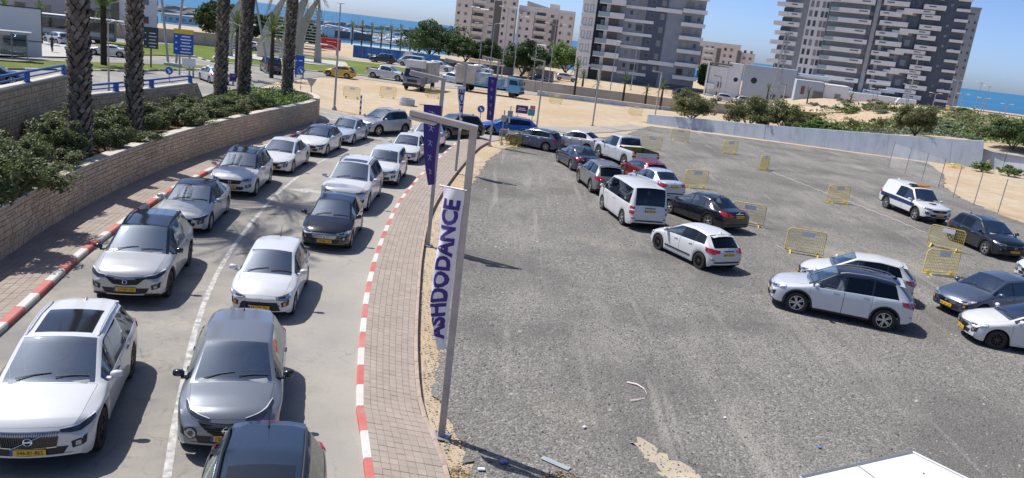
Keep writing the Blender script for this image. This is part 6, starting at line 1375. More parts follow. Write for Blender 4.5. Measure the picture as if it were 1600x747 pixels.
fc('silver sedan with red tail lamps partly behind the palm pair', 'sedan', -29.8, 75.5, 130, P_SILVER); fc('dark blue van behind the slender palm', 'van', -30.3, 93.5, 120, P_NAVY, 4.6, 1.9); fc('low white sports car by the left lawn', 'sedan', -47.2, 89.5, -165, P_WHITE, 4.4, 1.3); fc('white car behind the leaning mast', 'hatch', -46, 131, 170, P_WHITE); fc('dark car behind the railing at the left edge', 'sedan', -38.6, 57.0, 30, P_BLACK); fc('small grey car under the bus front', 'hatch', -57.6, 97.5, 150, P_BLUESILVER, 3.9)
for k, (x, y) in enumerate(((36, 150), (39.5, 149), (28, 148), (43, 150))): fc(['first', 'second', 'third', 'fourth'][k]+' parked car in front of the low white building', 'hatch', x, y, 10, [P_WHITE, P_SILVER, P_BLACK, P_WHITE][k])
make_car('pickup_truck', 'silver pickup truck on the road beyond the sand', S_('pickup', 5.4, 1.9, 1.8, 3.4, .95, .38), -18.6, 104.5, -12, P_SILVER, far, full=False, category='pickup truck')
def truck(label, x, y, rz, cabp, boxes, L=7.0, name='truck', Hc=2.5):
    o = thing(name, label, 'truck', (x, y, 0), rz); e = MB(); x1 = L/2
    e.add([(x1-1.7, -1.1, .6), (x1, -1.1, .6), (x1, 1.1, .6), (x1-1.7, 1.1, .6), (x1-1.7, -1.1, 1.5), (x1+.03, -1.1, 1.45), (x1+.03, 1.1, 1.45), (x1-1.7, 1.1, 1.5), (x1-1.7, -1.0, Hc), (x1-.28, -1.0, Hc), (x1-.28, 1.0, Hc), (x1-1.7, 1.0, Hc)],
          [(3, 2, 1, 0), (0, 1, 5, 4), (1, 2, 6, 5), (2, 3, 7, 6), (3, 0, 4, 7), (4, 5, 9, 8), (5, 6, 10, 9), (6, 7, 11, 10), (7, 4, 8, 11), (8, 9, 10, 11)]); e.build('cab', cabp, o, 30)
    e = MB(); e.add([(x1+.02, -.95, 1.52), (x1+.02, .95, 1.52), (x1-.24, .88, Hc-.12), (x1-.24, -.88, Hc-.12)], [(0, 1, 2, 3)]); w_ = e.build('windshield', M_GLOSSB, o, None, (.015, 0, .01))
    for sg in (1, -1): e = MB(); e.add([(x1-.25, sg*1.10, 1.55), (x1-1.4, sg*1.10, 1.55), (x1-1.4, sg*1.02, Hc-.2), (x1-.5, sg*1.02, Hc-.2)], [(0, 1, 2, 3)]); e.build('side_window', M_GLOSSB, o, None, (0, sg*.015, 0)); e = MB(); e.bbox((x1-.05, sg*1.25, 1.75), (.1, .2, .4), .03); e.build('mirror', M_PLASTIC, o); e = MB(); e.bbox((x1+.03, sg*.85, .85), (.06, .35, .2), .02); e.build('headlight', M_LENS, o)
    e = MB(); e.bbox((x1+.04, 0, .6), (.14, 2.2, .3), .03); e.build('bumper', M_PLASTIC, o); e = MB(); e.bbox((x1+.03, 0, 1.12), (.05, 1.2, .3), .01); e.build('grille', M_PLASTIC, o)
    e = MB(); e.box((-.7, 0, .75), (L-1.6, .9, .22)); e.build('chassis', M_UNDER, o)
    tm, rm = wheel_meshes(.45, 'steel', .3)
    for xx in (x1-.95, -L/2+1.6):
        for sg in (1, -1): wo_ = link('wheel', tm, o, (xx, sg*.95, .45), 0 if sg > 0 else math.pi); link('rim', rm, wo_)
    for (nm, cx, cz, d, m) in boxes: e = MB(); e.bbox((cx, 0, cz), d, .03); e.build(nm, m, o)
    return o
truck('grey box truck with a tarpaulin body driving on the sand', -13.0, 95.5, R(-100), P_GREY, [('cargo_body', -1.2, 2.05, (4.6, 2.3, 2.4), mat('tarp_grey', (.42, .41, .38), .8, var=.3, vscale=1.5)), ('wind_deflector', 2.2, 3.0, (1.2, 2.0, .9), P_WHITE)], 6.6)
truck('blue flatbed truck loaded with a pale container and frames', -5.2, 101.5, R(-14), P_LBLUE, [('container', -2.9, 2.1, (2.6, 2.3, 2.3), mat('container_pale', (.50, .48, .44), .8, var=.25, vscale=1)), ('flatbed', -.9, .98, (6.2, 2.3, .16), P_LBLUE), ('panel_stack', -.8, 1.75, (1.6, 2.0, 1.5), mat('panel_blue', (.35, .45, .52), .6, var=.4, vscale=1.5)), ('front_frame', 1.2, 1.6, (1.0, 2.1, .9), P_LBLUE)], 8.6, Hc=2.3)
o = thing('bus', 'dark grey city bus behind the advert wall', 'bus', (-60.5, 104.5, 0), R(28)); e = MB(); e.bbox((0, 0, 1.75), (11.5, 2.5, 2.7), .18); e.build('bus_body', mat('bus_grey', (.20, .21, .22), .4, coat=.4), o, 40)
e = MB(); e.bbox((0, -1.24, 2.15), (11.0, .06, 1.2), .02); e.build('window_band', M_GLOSSB, o); e = MB(); e.bbox((0, -1.26, 1.15), (10.8, .05, .5), .01); e.build('side_panel', mat('bus_light', (.5, .5, .5), .5), o); e = MB(); e.bbox((0, 0, 3.14), (11.2, 2.3, .1), .04); e.build('roof', B_WHITE, o)
tm, rm = wheel_meshes(.48, 'steel', .3)
for xx in (-3.4, 3.6):
    for sg in (1, -1): wo_ = link('wheel', tm, o, (xx, sg*1.08, .48), 0 if sg > 0 else math.pi); link('rim', rm, wo_)
# ---- people
def skin_person(name, J, E, seed=0, mats=(None,), zsplit=None):
    me = bpy.data.meshes.new(name); keys = list(J); me.from_pydata([J[k][:3] for k in keys], [(keys.index(a), keys.index(b_)) for a, b_ in E], [])
    o = bpy.data.objects.new(name, me); COL.objects.link(o); md = o.modifiers.new('s', 'SKIN'); sv = me.skin_vertices[0].data if me.skin_vertices else None
    if sv is None:
        bpy.context.view_layer.objects.active = o
    for i, k in enumerate(keys): me.skin_vertices[0].data[i].radius = (J[k][3], J[k][3] if len(J[k]) < 5 else J[k][4]); me.skin_vertices[0].data[i].use_root = (i == 0)
    sb = o.modifiers.new('u', 'SUBSURF'); sb.levels = 2; sb.render_levels = 2
    dg = bpy.context.evaluated_depsgraph_get(); m2 = bpy.data.meshes.new_from_object(o.evaluated_get(dg)); bpy.data.objects.remove(o)
    m2.materials.clear()
    for m in mats: m2.materials.append(m)
    idx = [zsplit(p.center) for p in m2.polygons]; m2.polygons.foreach_set('material_index', idx); m2.polygons.foreach_set('use_smooth', [True]*len(idx)); return m2
M_SKIN = mat('skin', (.52, .33, .24), .6); M_SHIRT = mat('shirt_dark', (.05, .055, .07), .85); M_SHIRTW = mat('shirt_pale', (.55, .55, .56), .85); M_TROU = mat('trousers', (.03, .035, .05), .85); M_HAIR = mat('hair', (.02, .015, .012), .7)
def person_parts():
    J = dict(pelvis=(0, 0, .95, .15, .11), waist=(0, 0, 1.12, .14, .10), chest=(0, 0, 1.35, .17, .115), neck=(0, 0, 1.52, .055), head=(0, .01, 1.64, .085, .095), crown=(0, .0, 1.74, .06, .07),
             shl=(.18, 0, 1.44, .06), ell=(.25, .02, 1.16, .043), wrl=(.27, .10, .92, .03), hal=(.275, .13, .84, .035), shr=(-.18, 0, 1.44, .06), elr=(-.26, .0, 1.16, .043), wrr=(-.27, .06, .92, .03), har=(-.275, .08, .84, .035),
             hil=(.09, 0, .88, .095), knl=(.10, .10, .50, .06), anl=(.10, .02, .10, .042), tol=(.11, .17, .04, .04), hir=(-.09, 0, .88, .095), knr=(-.10, -.02, .50, .06), anr=(-.10, -.16, .12, .042), tor=(-.11, -.03, .04, .04))
    E = [('pelvis', 'waist'), ('waist', 'chest'), ('chest', 'neck'), ('neck', 'head'), ('head', 'crown'), ('chest', 'shl'), ('shl', 'ell'), ('ell', 'wrl'), ('wrl', 'hal'), ('chest', 'shr'), ('shr', 'elr'), ('elr', 'wrr'), ('wrr', 'har'), ('pelvis', 'hil'), ('hil', 'knl'), ('knl', 'anl'), ('anl', 'tol'), ('pelvis', 'hir'), ('hir', 'knr'), ('knr', 'anr'), ('anr', 'tor')]
    return J, E
J, E_ = person_parts(); pm = skin_person('body', J, E_, 0, (M_SKIN, M_SHIRT, M_TROU, M_HAIR), lambda c: 3 if (c.z > 1.70 or (c.z > 1.6 and c.y < -.03)) else (0 if c.z > 1.50 else (0 if abs(c.x) > .2 and c.z < 1.2 else (1 if c.z > .98 else 2))))
o = thing('person', 'person in dark clothes walking on the pavement in front of the bus', 'person', (-50.6, 84.6, .14), R(60)); link('body', pm, o)
# seated drivers
Jd = dict(pelvis=(0, 0, .12, .16, .13), waist=(-.05, 0, .30, .14, .11), chest=(-.12, 0, .52, .17, .115), neck=(-.13, 0, .70, .055), head=(-.11, 0, .82, .085, .095), crown=(-.12, 0, .92, .06, .07), shl=(-.12, .18, .61, .06), ell=(.08, .24, .42, .043), wrl=(.30, .16, .52, .03), hal=(.37, .14, .55, .036), shr=(-.12, -.18, .61, .06), elr=(.08, -.24, .42, .043), wrr=(.30, -.16, .52, .03), har=(.37, -.14, .55, .036), hil=(.08, .09, .12, .09), knl=(.45, .12, .18, .06), anl=(.62, .12, -.1, .045), hir=(.08, -.09, .12, .09), knr=(.45, -.12, .18, .06), anr=(.62, -.12, -.1, .045))
Ed = [('pelvis', 'waist'), ('waist', 'chest'), ('chest', 'neck'), ('neck', 'head'), ('head', 'crown'), ('chest', 'shl'), ('shl', 'ell'), ('ell', 'wrl'), ('wrl', 'hal'), ('chest', 'shr'), ('shr', 'elr'), ('elr', 'wrr'), ('wrr', 'har'), ('pelvis', 'hil'), ('hil', 'knl'), ('knl', 'anl'), ('pelvis', 'hir'), ('hir', 'knr'), ('knr', 'anr')]
dm = [skin_person('body', Jd, Ed, 0, (M_SKIN, m, M_TROU, M_HAIR), lambda c: 3 if (c.z > .89 or (c.z > .76 and c.x < -.16)) else (0 if c.z > .68 or c.x > .18 and c.z > .38 else (1 if c.z > .2 else 2))) for m in (M_SHIRTW, mat('shirt_blue', (.22, .32, .45), .85))]
for k, (x, y, head, L, cw, dz, sd, lb) in enumerate(((-8.04, 13.60, -73.2, 4.72, 1.12*4.72/4.5, .14, 1, 'driver of the white sunroof SUV holding the wheel'), (-8.04, 13.60, -73.2, 4.72, 1.12*4.72/4.5, .14, -1, 'passenger beside the driver in the white sunroof SUV'), (-5.10, 14.45, -74.5, 4.21, 1.12*4.21/4.5, .10, 1, 'driver of the dark grey crossover holding the wheel'), (-6.46, 20.8, -81.7, 3.77, .94, 0, 1, 'driver of the small white hatchback'), (-6.43, 27.6, -85.5, 3.97, .99, 0, 1, 'driver of the black hatchback'), (-10.1, 21.1, -77.1, 4.62, 1.15, .16, 1, 'driver of the silver black-roofed SUV'))):
    a = R(head); lx, ly = L/2-cw-.80-.22, .37*sd; o = thing('person', lb, 'person', (x+lx*math.cos(a)-ly*math.sin(a), y+lx*math.sin(a)+ly*math.cos(a), .50+dz), a); link('body', dm[k % 2], o)
# ================================================================ STREET FURNITURE
M_GALV = mat('lamp_paint', (0.42, 0.39, 0.37), .5, .2, var=.15, vscale=3); M_STEEL = mat('galvanised', (0.38, 0.39, 0.40), .45, .6, var=.15, vscale=4)
M_BANW = mat('banner_white', (0.74, 0.74, 0.78), .8); M_BANP = mat('banner_purple', (0.055, 0.03, 0.20), .75); M_SIGNB = mat('sign_blue', (0.01, 0.09, 0.42), .5); M_SIGNW = mat('sign_white', (0.75, 0.76, 0.78), .5)
M_YEL = mat('barrier_yellow', (0.66, 0.50, 0.085), .6, var=.15, vscale=5); M_SIGNY = mat('sign_yellow', (0.70, 0.52, 0.03), .5); M_SIGND = mat('sign_dark', (0.03, 0.05, 0.06), .5); M_RED = mat('sign_red', (0.50, 0.02, 0.02), .5); M_TEAL = mat('sign_teal', (.02, .30, .33), .5); M_PINK = mat('sign_pink', (.6, .12, .3), .5)
M_WOOD = mat('weathered_wood', (0.22, 0.17, 0.11), .9, var=.3, vscale=6)
def lamp(label, x, y, h, rz, al=1.25, s=.135):
    o = thing('street_lamp', label, 'street lamp', (x, y, 0), rz, 'square-tube street lamps'); e = MB(); e.bbox((0, 0, h/2), (s, s, h), .012); e.build('post', M_GALV, o)
    e = MB(); e.bbox((0, 0, .012), (.34, .34, .025), .008)
    for a in range(4): e.tube([(.12*(-1 if a % 2 else 1), .12*(-1 if a < 2 else 1), .0), (.12*(-1 if a % 2 else 1), .12*(-1 if a < 2 else 1), .06)], .014, 6)
    e.build('base_plate', M_STEEL, o); e = MB(); tl_ = R(7)
    M = Matrix.Translation((s*.5, 0, h-.02)) @ Matrix.Rotation(tl_, 4, 'Y'); e.bbox((-al/2, 0, s*.35), (al, s*1.1, s*.85), .014, M=M); e.build('arm', M_GALV, o)
    e = MB(); e.bbox((-al*.80, 0, -.085*s/.135+.05), (al*.42, s*1.35, .05), .01, M=M); e.build('lamp_head', M_GALV, o)
    e = MB(); e.box((-al*.80, 0, -.085*s/.135+.018), (al*.36, s*1.0, .012), M=M); e.build('diffuser', M_SIGNW, o)
    e = MB(); e.bbox((0, -s*.5-.004, .9), (s*.7, .014, .34), .005); e.build('service_hatch', M_GALV, o); return o
LP = [(-.92, 14.25, 6.12, 0), (-3.03, 28.0, 5.98, .05), (-3.55, 43.4, 5.9, .02), (-2.35, 55.5, 5.85, 0), (.96, 70.2, 5.7, .1), (6.45, 78.0, 5.5, .2), (15.5, 98.0, 5.2, .3), (24, 104, 5.4, .3), (33, 106, 5.4, .3)]
LL = ['nearest square street lamp carrying the white lettered banner', 'second street lamp along the pavement, purple banner with dancers', 'third street lamp along the pavement, narrow white banner', 'fourth street lamp, by the lot entrance with a purple banner', 'street lamp just behind the silver car by the lot entrance', 'street lamp at the left end of the far gravel edge', 'street lamp by the left end of the concrete wall', 'street lamp behind the bushy trees, left', 'street lamp behind the bushy trees, right']
for (x, y, h, rz), lb in zip(LP, LL): lamp(lb, x, y, h, rz)
def banner(label, x, y, ztop, zbot, w, m, seed, text=None, tsize=.3, figs=False, rz=0.0, taper=.6, curl=.25):
    """cloth strip hung from a rod beside a lamp post, curling along its length"""
    o = thing('banner', label, 'banner', (x, y, 0), rz); r_ = random.Random(seed); Lh = ztop-zbot
    def S(u, v):   # u 0..1 from the post outward, v 0..1 from the top down
        ww = w*(1-(1-taper)*v**1.3); xx = -u*ww+.05*math.sin(v*5+seed)*v-.03*v; yy = -.03-curl*math.sin(u*2.2)*(.15+v*.9)*math.sin(v*2.6+.4)+.022*math.sin(9*v+4*u+seed)+.014*math.sin(23*v-7*u+seed); return Vector((xx+.02, yy-.09, ztop-v*Lh+.03*math.sin(u*3+seed)*v))
    e = MB(); nu, nv = 8, 30
    for q in range(nv+1):
        for i in range(nu+1): e.v.append(tuple(S(i/nu, q/nv)))
    for q in range(nv):
        for i in range(nu): e.f.append((q*(nu+1)+i, q*(nu+1)+i+1, (q+1)*(nu+1)+i+1, (q+1)*(nu+1)+i)); e.m.append(0)
    c = e.build('cloth', m, o, 80)
    e = MB(); e.tube([(.06, -.08, ztop+.02), (-w-.14, -.08, ztop-.02)], .017, 6); e.build('rod', M_STEEL, o)
    def emboss(me, par, nm, fx):
        bm = bmesh.new(); bm.from_mesh(me); bmesh.ops.triangulate(bm, faces=bm.faces)
        for _ in range(2):
            lg = [ed for ed in bm.edges if ed.calc_length() > .09]; bmesh.ops.subdivide_edges(bm, edges=lg, cuts=1); bmesh.ops.triangulate(bm, faces=bm.faces)
        for v in bm.verts:
            u, vv = fx(v.co.x, v.co.y); p = S(u, vv); d1 = S(u+.02, vv)-S(u-.02, vv); d2 = S(u, vv+.01)-S(u, vv-.01); nn = d2.cross(d1).normalized()
            if nn.y > 0: nn = -nn
            v.co = p+nn*.008
        bm.to_mesh(me); bm.free(); return link(nm, me, par)
    if text:
        me = text_mesh(text, tsize, M_BANP if m is M_BANW else M_BANW, 'lettering', bold=.012); xs_ = [v.co.x for v in me.vertices]; ys_ = [v.co.y for v in me.vertices]; x0, x1, y0, y1 = min(xs_), max(xs_), min(ys_), max(ys_)
        emboss(me, c, 'lettering', lambda a, b_: (.12+.74*(b_-y0)/(y1-y0), .93-.87*(a-x0)/(x1-x0)))
    if figs:
        for k in range(5):
            e = MB(); z0 = .12+k*.18
            for pts in ([(0, .5), (.02, .2)], [(.02, .2), (.2, -.2)], [(.02, .2), (-.15, -.25)], [(0, .42), (.28, .6)], [(0, .42), (-.25, .3)], [(0, .55), (0, .62)]):
                a, b_ = np.array(pts[0]), np.array(pts[1]); d = (b_-a); d = np.array([-d[1], d[0]])/np.linalg.norm(d)*.022; e.add([(*(a-d), 0), (*(b_-d), 0), (*(b_+d), 0), (*(a+d), 0)], [(0, 1, 2, 3)])
            emboss(e.mesh('dancer', M_BANW), c, 'dancer_print', lambda a, b_: (.5+a*.7, z0-b_*.085))
    return o
banner('white banner with purple ASHDODANCE lettering on the nearest lamp post', -.92, 14.25, 5.0, 1.85, .46, M_BANW, 1, 'ASHDODANCE', figs=False, taper=.34, curl=.42, rz=-.62)
banner('purple banner printed with white dancers on the second lamp post', -3.03, 28.0, 5.1, 2.3, .62, M_BANP, 2, None, figs=True, taper=.35, rz=.1)
banner('narrow white banner on the third lamp post', -3.55, 43.4, 4.75, 2.4, .5, M_BANW, 3, 'DANCE', taper=.3, rz=.6, curl=.4)
banner('purple banner on the fourth lamp post by the lot entrance', -2.35, 55.5, 4.75, 1.8, .60, M_BANP, 4, None, figs=True, taper=.7)
# ---- crowd barriers
def bar_mesh(w, h):
    e = MB(); n = int(w/.085)
    for i in range(1, n): e.tube([(-w/2+w*i/n, 0, .14), (-w/2+w*i/n, 0, h-.02)], .0105, 4)
    for k in range(1, 7): e.tube([(-w/2, 0, .14+(h-.16)*k/7), (w/2, 0, .14+(h-.16)*k/7)], .009, 4)
    return e.mesh('bar_grid', M_YEL)
BM_ = bar_mesh(1.75, 1.08)
def barrier(label, x, y, rz, lie=False, m=M_YEL, grid=True, plate=True, w=1.6):
    o = thing('crowd_barrier', label, 'barrier', (x, y, 0.01 if not lie else .12), rz, 'yellow crowd barriers'); h = 1.08
    e = MB(); e.tube([(-w/2, 0, .10), (-w/2, 0, h-.1), (-w/2+.1, 0, h), (w/2-.1, 0, h), (w/2, 0, h-.1), (w/2, 0, .10), (-w/2, 0, .10)], .022, 6); e.build('frame', m, o, 60)
    b_ = stuff(link('bar_grid', BM_, o)); b_.scale = (w/1.75, 1, 1)
    for sx in (-1, 1):
        e = MB(); e.add([(sx*w*.36-.03, -.34, 0), (sx*w*.36+.03, -.34, 0), (sx*w*.36+.03, .34, 0), (sx*w*.36-.03, .34, 0), (sx*w*.36-.03, -.05, .16), (sx*w*.36+.03, -.05, .16), (sx*w*.36+.03, .05, .16), (sx*w*.36-.03, .05, .16)], [(3, 2, 1, 0), (4, 5, 6, 7), (0, 1, 5, 4), (1, 2, 6, 5), (2, 3, 7, 6), (3, 0, 4, 7)]); e.build('foot', m, o)
    if plate: e = MB(); e.bbox((.05, -.03, h-.16), (.55, .012, .22), .004); e.build('name_plate', M_SIGNW, o)
    if lie: o.rotation_euler = (R(-80), 0, rz)
    return o
BL = [(14.2, 73.5, -.15, 'crowd barrier farthest back near the left end of the concrete wall'), (17.6, 68.3, .5, 'crowd barrier second from the concrete wall'), (18.4, 60.5, .9, 'crowd barrier turned edgeways in the middle of the lot'), (10.75, 48.2, .35, 'crowd barrier right of the silver sedan'), (19.8, 49.0, .3, 'crowd barrier left of the white patrol pickup'), (11.5, 38.8, -.25, 'crowd barrier right of the black sedan'), (12.75, 33.9, -.22, 'wide crowd barrier behind the white hatchback'), (21.4, 38.8, -.7, 'upper crowd barrier beside the dark car'), (18.4, 33.2, .18, 'lower crowd barrier behind the blue-grey hatchback'),
      (12.8, 96, -.1, 'crowd barrier on the sand left of the concrete wall'), (3.3, 99, .1, 'crowd barrier on the sand beyond the lot entrance'), (-16.8, 76, -.1, 'left one of two barriers on the sand by the round concrete ring'), (-14.2, 80.8, .1, 'right one of two barriers on the sand by the round concrete ring'), (-10.4, 87, 0, 'crowd barrier on the sand in front of the grey truck'), (10.3, 64.5, -.1, 'crowd barrier behind the silver pickup'), (-1.0, 56.9, -.2, 'crowd barrier beside the fourth lamp post')]
for x, y, rz, lb in BL: barrier(lb, x, y, rz)
barrier('fallen yellow barrier lying by the retaining wall', 43.2, 79.5, .2, True); barrier('yellow barrier leaning on the retaining wall', 46.6, 80.6, .9)
# plastic tape trailing on the ground between barriers
M_TAPE = mat('barrier_tape', (0.60, 0.50, 0.48), .6)
def tape(label, pts):
    e = MB(); P = smooth_path(pts, .25)
    for i in range(len(P)-1):
        z0, z1 = .03+.02*math.sin(i*1.3), .03+.02*math.sin((i+1)*1.3); w = .022
        e.quad((P[i][0], P[i][1]-w, z0), (P[i+1][0], P[i+1][1]-w, z1), (P[i+1][0], P[i+1][1]+w, z1+.015), (P[i][0], P[i][1]+w, z0+.015))
    tag(e.build('barrier_tape', M_TAPE), label, 'tape')
tape('pale barrier tape trailing from the white-hatchback barrier up the lot', [(12.0, 34.1), (11.9, 35.2), (12.1, 36.6), (12.2, 38.5), (11.6, 41), (11.0, 44), (10.9, 47.5)])
tape('pale barrier tape lying from mid-lot barriers to the patrol pickup', [(18.8, 59.5), (19.6, 56), (20.4, 52), (21.2, 48.5), (22.0, 44.5), (22.3, 41)])
tape('short pink-white tape curled on the gravel near the bottom', [(3.2, 17.9), (3.5, 17.75), (3.62, 17.4), (3.5, 17.1), (3.15, 16.85)])
# litter
def litter(label, x, y, d, m, rz, name='litter', z=.03):
    e = MB(); e.bbox((0, 0, d[2]/2), d, .004); e.add([(-d[0]*.3, -d[1]*.3, d[2]*1.3), (d[0]*.4, -d[1]*.2, d[2]*1.02), (d[0]*.2, d[1]*.4, d[2]*1.2)], [(0, 1, 2)]); tag(e.build(name, m, None, None, (x, y, z), rz), label, 'litter')
litter('pale grey metal strip lying on the gravel at the bottom', 1.35, 13.7, (.62, .13, .012), mat('sheet_metal', (.42, .46, .47), .5, .3), -.55, 'metal_strip'); litter('purple wrapper beside the lamp post shadow', .35, 13.5, (.14, .09, .04), mat('wrapper', (.25, .22, .50), .5), .4, 'wrapper')
litter('small bright blue lid on the gravel', 7.15, 15.7, (.06, .08, .02), mat('lid_blue', (.06, .25, .6), .4), .3, 'lid'); litter('white paper scrap on the gravel near the lower middle', 5.3, 16.6, (.07, .06, .012), M_SIGNW, .8, 'paper_scrap'); litter('white plastic scrap right of the lamp post foot', -.05, 13.15, (.13, .08, .03), M_SIGNW, .2, 'plastic_scrap')
litter('crumpled white bag on the gravel left of the sand trail', 2.0, 15.3, (.09, .06, .03), M_SIGNW, .9, 'bag_scrap')
# white panel corner under the viewpoint
o = thing('white_roof_panel', 'white flat panel corner at the bottom right', 'panel', (0, 0, 0)); e = MB(); Q = [(2.05, 3.2), (1.915, 4.36), (2.84, 4.88), (3.6, 3.9)]
e.prism([(q[0], q[1]) for q in Q[::-1]], 5.42, 5.5); e.build('panel_sheet', mat('panel_white', (.72, .72, .69), .55, var=.1, vscale=3), o)
for x, y in ((2.42, 4.42), (2.78, 4.60), (2.2, 3.9), (2.75, 3.8)): e = MB(); e.lathe([(.001, .008), (.008, .006), (.012, 0)], 8); e.build('screw', M_STEEL, o, 50, (x, y, 5.5))
for a_, b_ in zip(Q, Q[1:]+Q[:1]): e = MB(); e.tube([(a_[0], a_[1], 5.50), (b_[0], b_[1], 5.50)], .012, 6); e.build('edge_trim', M_STEEL, o)
e = MB(); e.tube([(2.35, 4.62, 5.501), (2.75, 3.6, 5.501)], .006, 5); e.build('panel_seam', M_STEEL, o)
e = MB(); e.tube([(2.7, 3.7, 0), (2.7, 3.7, 5.42)], .06, 8); e.build('support_post', M_STEEL, o)
# ---- chain-link fence
o = thing('chain_link_fence', 'grey chain-link fence with leaning posts along the sandy strip on the right', 'fence'); FP = [(33.2, 72.5), (33.0, 68.8), (32.9, 65.5), (32.8, 62.5), (31.8, 58.2), (31.7, 55.2), (32.1, 52.9), (33.0, 49.5), (34.2, 46), (35.5, 42)]
for x, y in FP: e = MB(); e.tube([(0, 0, -.1), (.06, 0, 2.35), ], .032, 6); e.build('fence_post', M_STEEL, o, 60, (x, y, 0))
e = MB()
for a, b_ in zip(FP[:4], FP[1:4]):
    L_ = math.hypot(b_[0]-a[0], b_[1]-a[1]); n = int(L_/.24); 
    pt_ = lambda s, z: (a[0]+(b_[0]-a[0])*s/L_+.05*z/2.3, a[1]+(b_[1]-a[1])*s/L_, z)
    for i in range(-10, n):
        for sg in (1, -1):
            s0, s1 = (i*.24, i*.24+2.2) if sg > 0 else (i*.24+2.2, i*.24); z0, z1 = .05, 2.25
            lo, hi = 0, L_; f0, f1 = 0, 1
            ds = s1-s0
            ts = sorted(((lo-s0)/ds, (hi-s0)/ds)); f0, f1 = max(0, ts[0]), min(1, ts[1])
            if f1-f0 > .02: e.tube([pt_(s0+ds*f0, z0+(z1-z0)*f0), pt_(s0+ds*f1, z0+(z1-z0)*f1)], .003, 3, cap=False)
stuff(e.build('wire_mesh', M_STEEL, o))
for dz in (.1, 1.2, 2.25): e = MB(); e.tube([(x+.05*dz/2.3, y, dz) for x, y in FP], .006, 4); e.build('line_wire', M_STEEL, o)
# ---- signs
def post_sign(name, label, x, y, h, rad, m, arrow=True, striped=True, rz=0, cat='road sign'):
    o = thing(name, label, cat, (x, y, 0), rz); 
    if striped:
        for k in range(8): e = MB(); e.tube([(0, 0, h*.8*k/8), (0, 0, h*.8*(k+1)/8)], .04, 8); e.build('post_band', M_SIGNW if k % 2 else M_SIGND, o, 50)
    else: e = MB(); e.tube([(0, 0, 0), (0, 0, h)], .035, 8); e.build('post', M_STEEL, o, 50)
    e = MB(); e.lathe([(.001, -.012), (rad, -.012), (rad, .012), (.001, .012)], 24, axis='Y'); d = e.build('disc', m, o, 40, (0, -.06, h)); e = MB(); e.lathe([(rad*.93, 0), (rad, -.004), (rad, .002)], 24, axis='Y'); r2 = e.build('rim', M_SIGNW, d, None, (0, -.014, 0))
    if arrow: e = MB(); e.add([(-rad*.45, 0, rad*.25), (-rad*.2, 0, rad*.5), (rad*.25, 0, -.1*rad), (rad*.45, 0, rad*.1), (rad*.45, 0, -rad*.55), (-rad*.2, 0, -rad*.5), (rad*.02, 0, -rad*.3)], [(0, 6, 2, 1), (6, 5, 4, 3, 2)]); e.build('arrow', M_SIGNW, d, None, (0, -.016, 0))
    return o
post_sign('keep_right_sign', 'round blue keep-right sign on the far side of the lot entrance', -4.0, 69.0, 1.15, .32, M_SIGNB); post_sign('keep_right_sign', 'round blue keep-right sign near the blue railing end', -32, 71, 1.0, .36, M_SIGNB); post_sign('keep_right_sign', 'round blue sign on a striped post left of the tall lamp', -21.4, 75, 2.1, .35, M_SIGNB)
post_sign('keep_right_sign', 'small round blue sign by the blue van', -27, 88, 2.0, .3, M_SIGNB)
o = thing('give_way_sign', 'triangular give-way sign seen from behind on the sand', 'road sign', (-20.2, 74.3, 0)); e = MB(); e.tube([(0, 0, 0), (0, 0, 1.3)], .05, 8); e.build('post', M_STEEL, o, 50); e = MB(); e.add([(-.5, 0, 1.55), (.5, 0, 1.55), (0, 0, .7), (-.5, .03, 1.55), (.5, .03, 1.55), (0, .03, .7)], [(0, 2, 1), (3, 4, 5), (0, 1, 4, 3), (1, 2, 5, 4), (2, 0, 3, 5)]); e.build('plate', M_STEEL, o, None, (0, -.08, 0))
o = thing('striped_bollard', 'slim black and white striped marker post on the traffic island', 'bollard', (-13.4, 64.2, 0))
for k in range(7): e = MB(); e.bbox((0, 0, .12+.22*k), (.14, .06, .218), .01); e.build('band', M_SIGNW if k % 2 else M_SIGNB, o)
for k, (x, y, h) in enumerate(((-1.6, 56.4, 2.5), (-1.2, 57.0, 2.8))):
    o = thing('entrance_post', ['slim grey post with a small box beside the fourth lamp', 'striped post with a small sign box beside the fourth lamp'][k], 'post', (x, y, 0)); e = MB()
    for q in range(7): e = MB(); e.tube([(0, 0, h*q/7), (0, 0, h*(q+1)/7)], .045, 8); e.build('band', (M_SIGND if q % 2 else M_SIGNW) if k else M_STEEL, o, 50)
    e = MB(); e.bbox((0, -.1, h-.55), (.36, .12, .45), .02); e.build('sign_box', M_STEEL, o)
o = thing('event_banner', 'low purple, teal and pink event banner on the sand beyond the entrance', 'banner', (.0, 76, 0), .1); e = MB(); e.bbox((-.55, 0, .9), (1.15, .05, .75), .02); e.build('purple_panel', M_BANP, o); e = MB(); e.bbox((.38, -.01, .72), (.65, .05, .62), .02); e.build('teal_panel', M_TEAL, o); e = MB(); e.bbox((.45, -.015, 1.2), (.5, .05, .32), .02); e.build('pink_panel', M_PINK, o)
for x in (-.9, .5): e = MB(); e.tube([(x, 0, 0), (x, 0, 1.2)], .03, 6); e.build('leg', M_STEEL, o)
for k in range(2): e = MB(); e.box((-.55, -.03, .85+.16*k), (.8-.2*k, .012, .07)); e.build('print_line', M_BANW, o)
o = thing('concrete_ring', 'short grey concrete manhole ring standing on the sand', 'concrete ring', (-11.5, 76, 0)); e = MB(); e.lathe([(.62, 0), (.75, 0), (.75, .62), (.62, .62), (.62, 0)], 24); e.build('ring', M_CONC, o, 40); e = MB(); e.lathe([(.76, .27), (.78, .3), (.78, .34), (.76, .37)], 24); e.build('joint_band', M_CONC, o, 40)
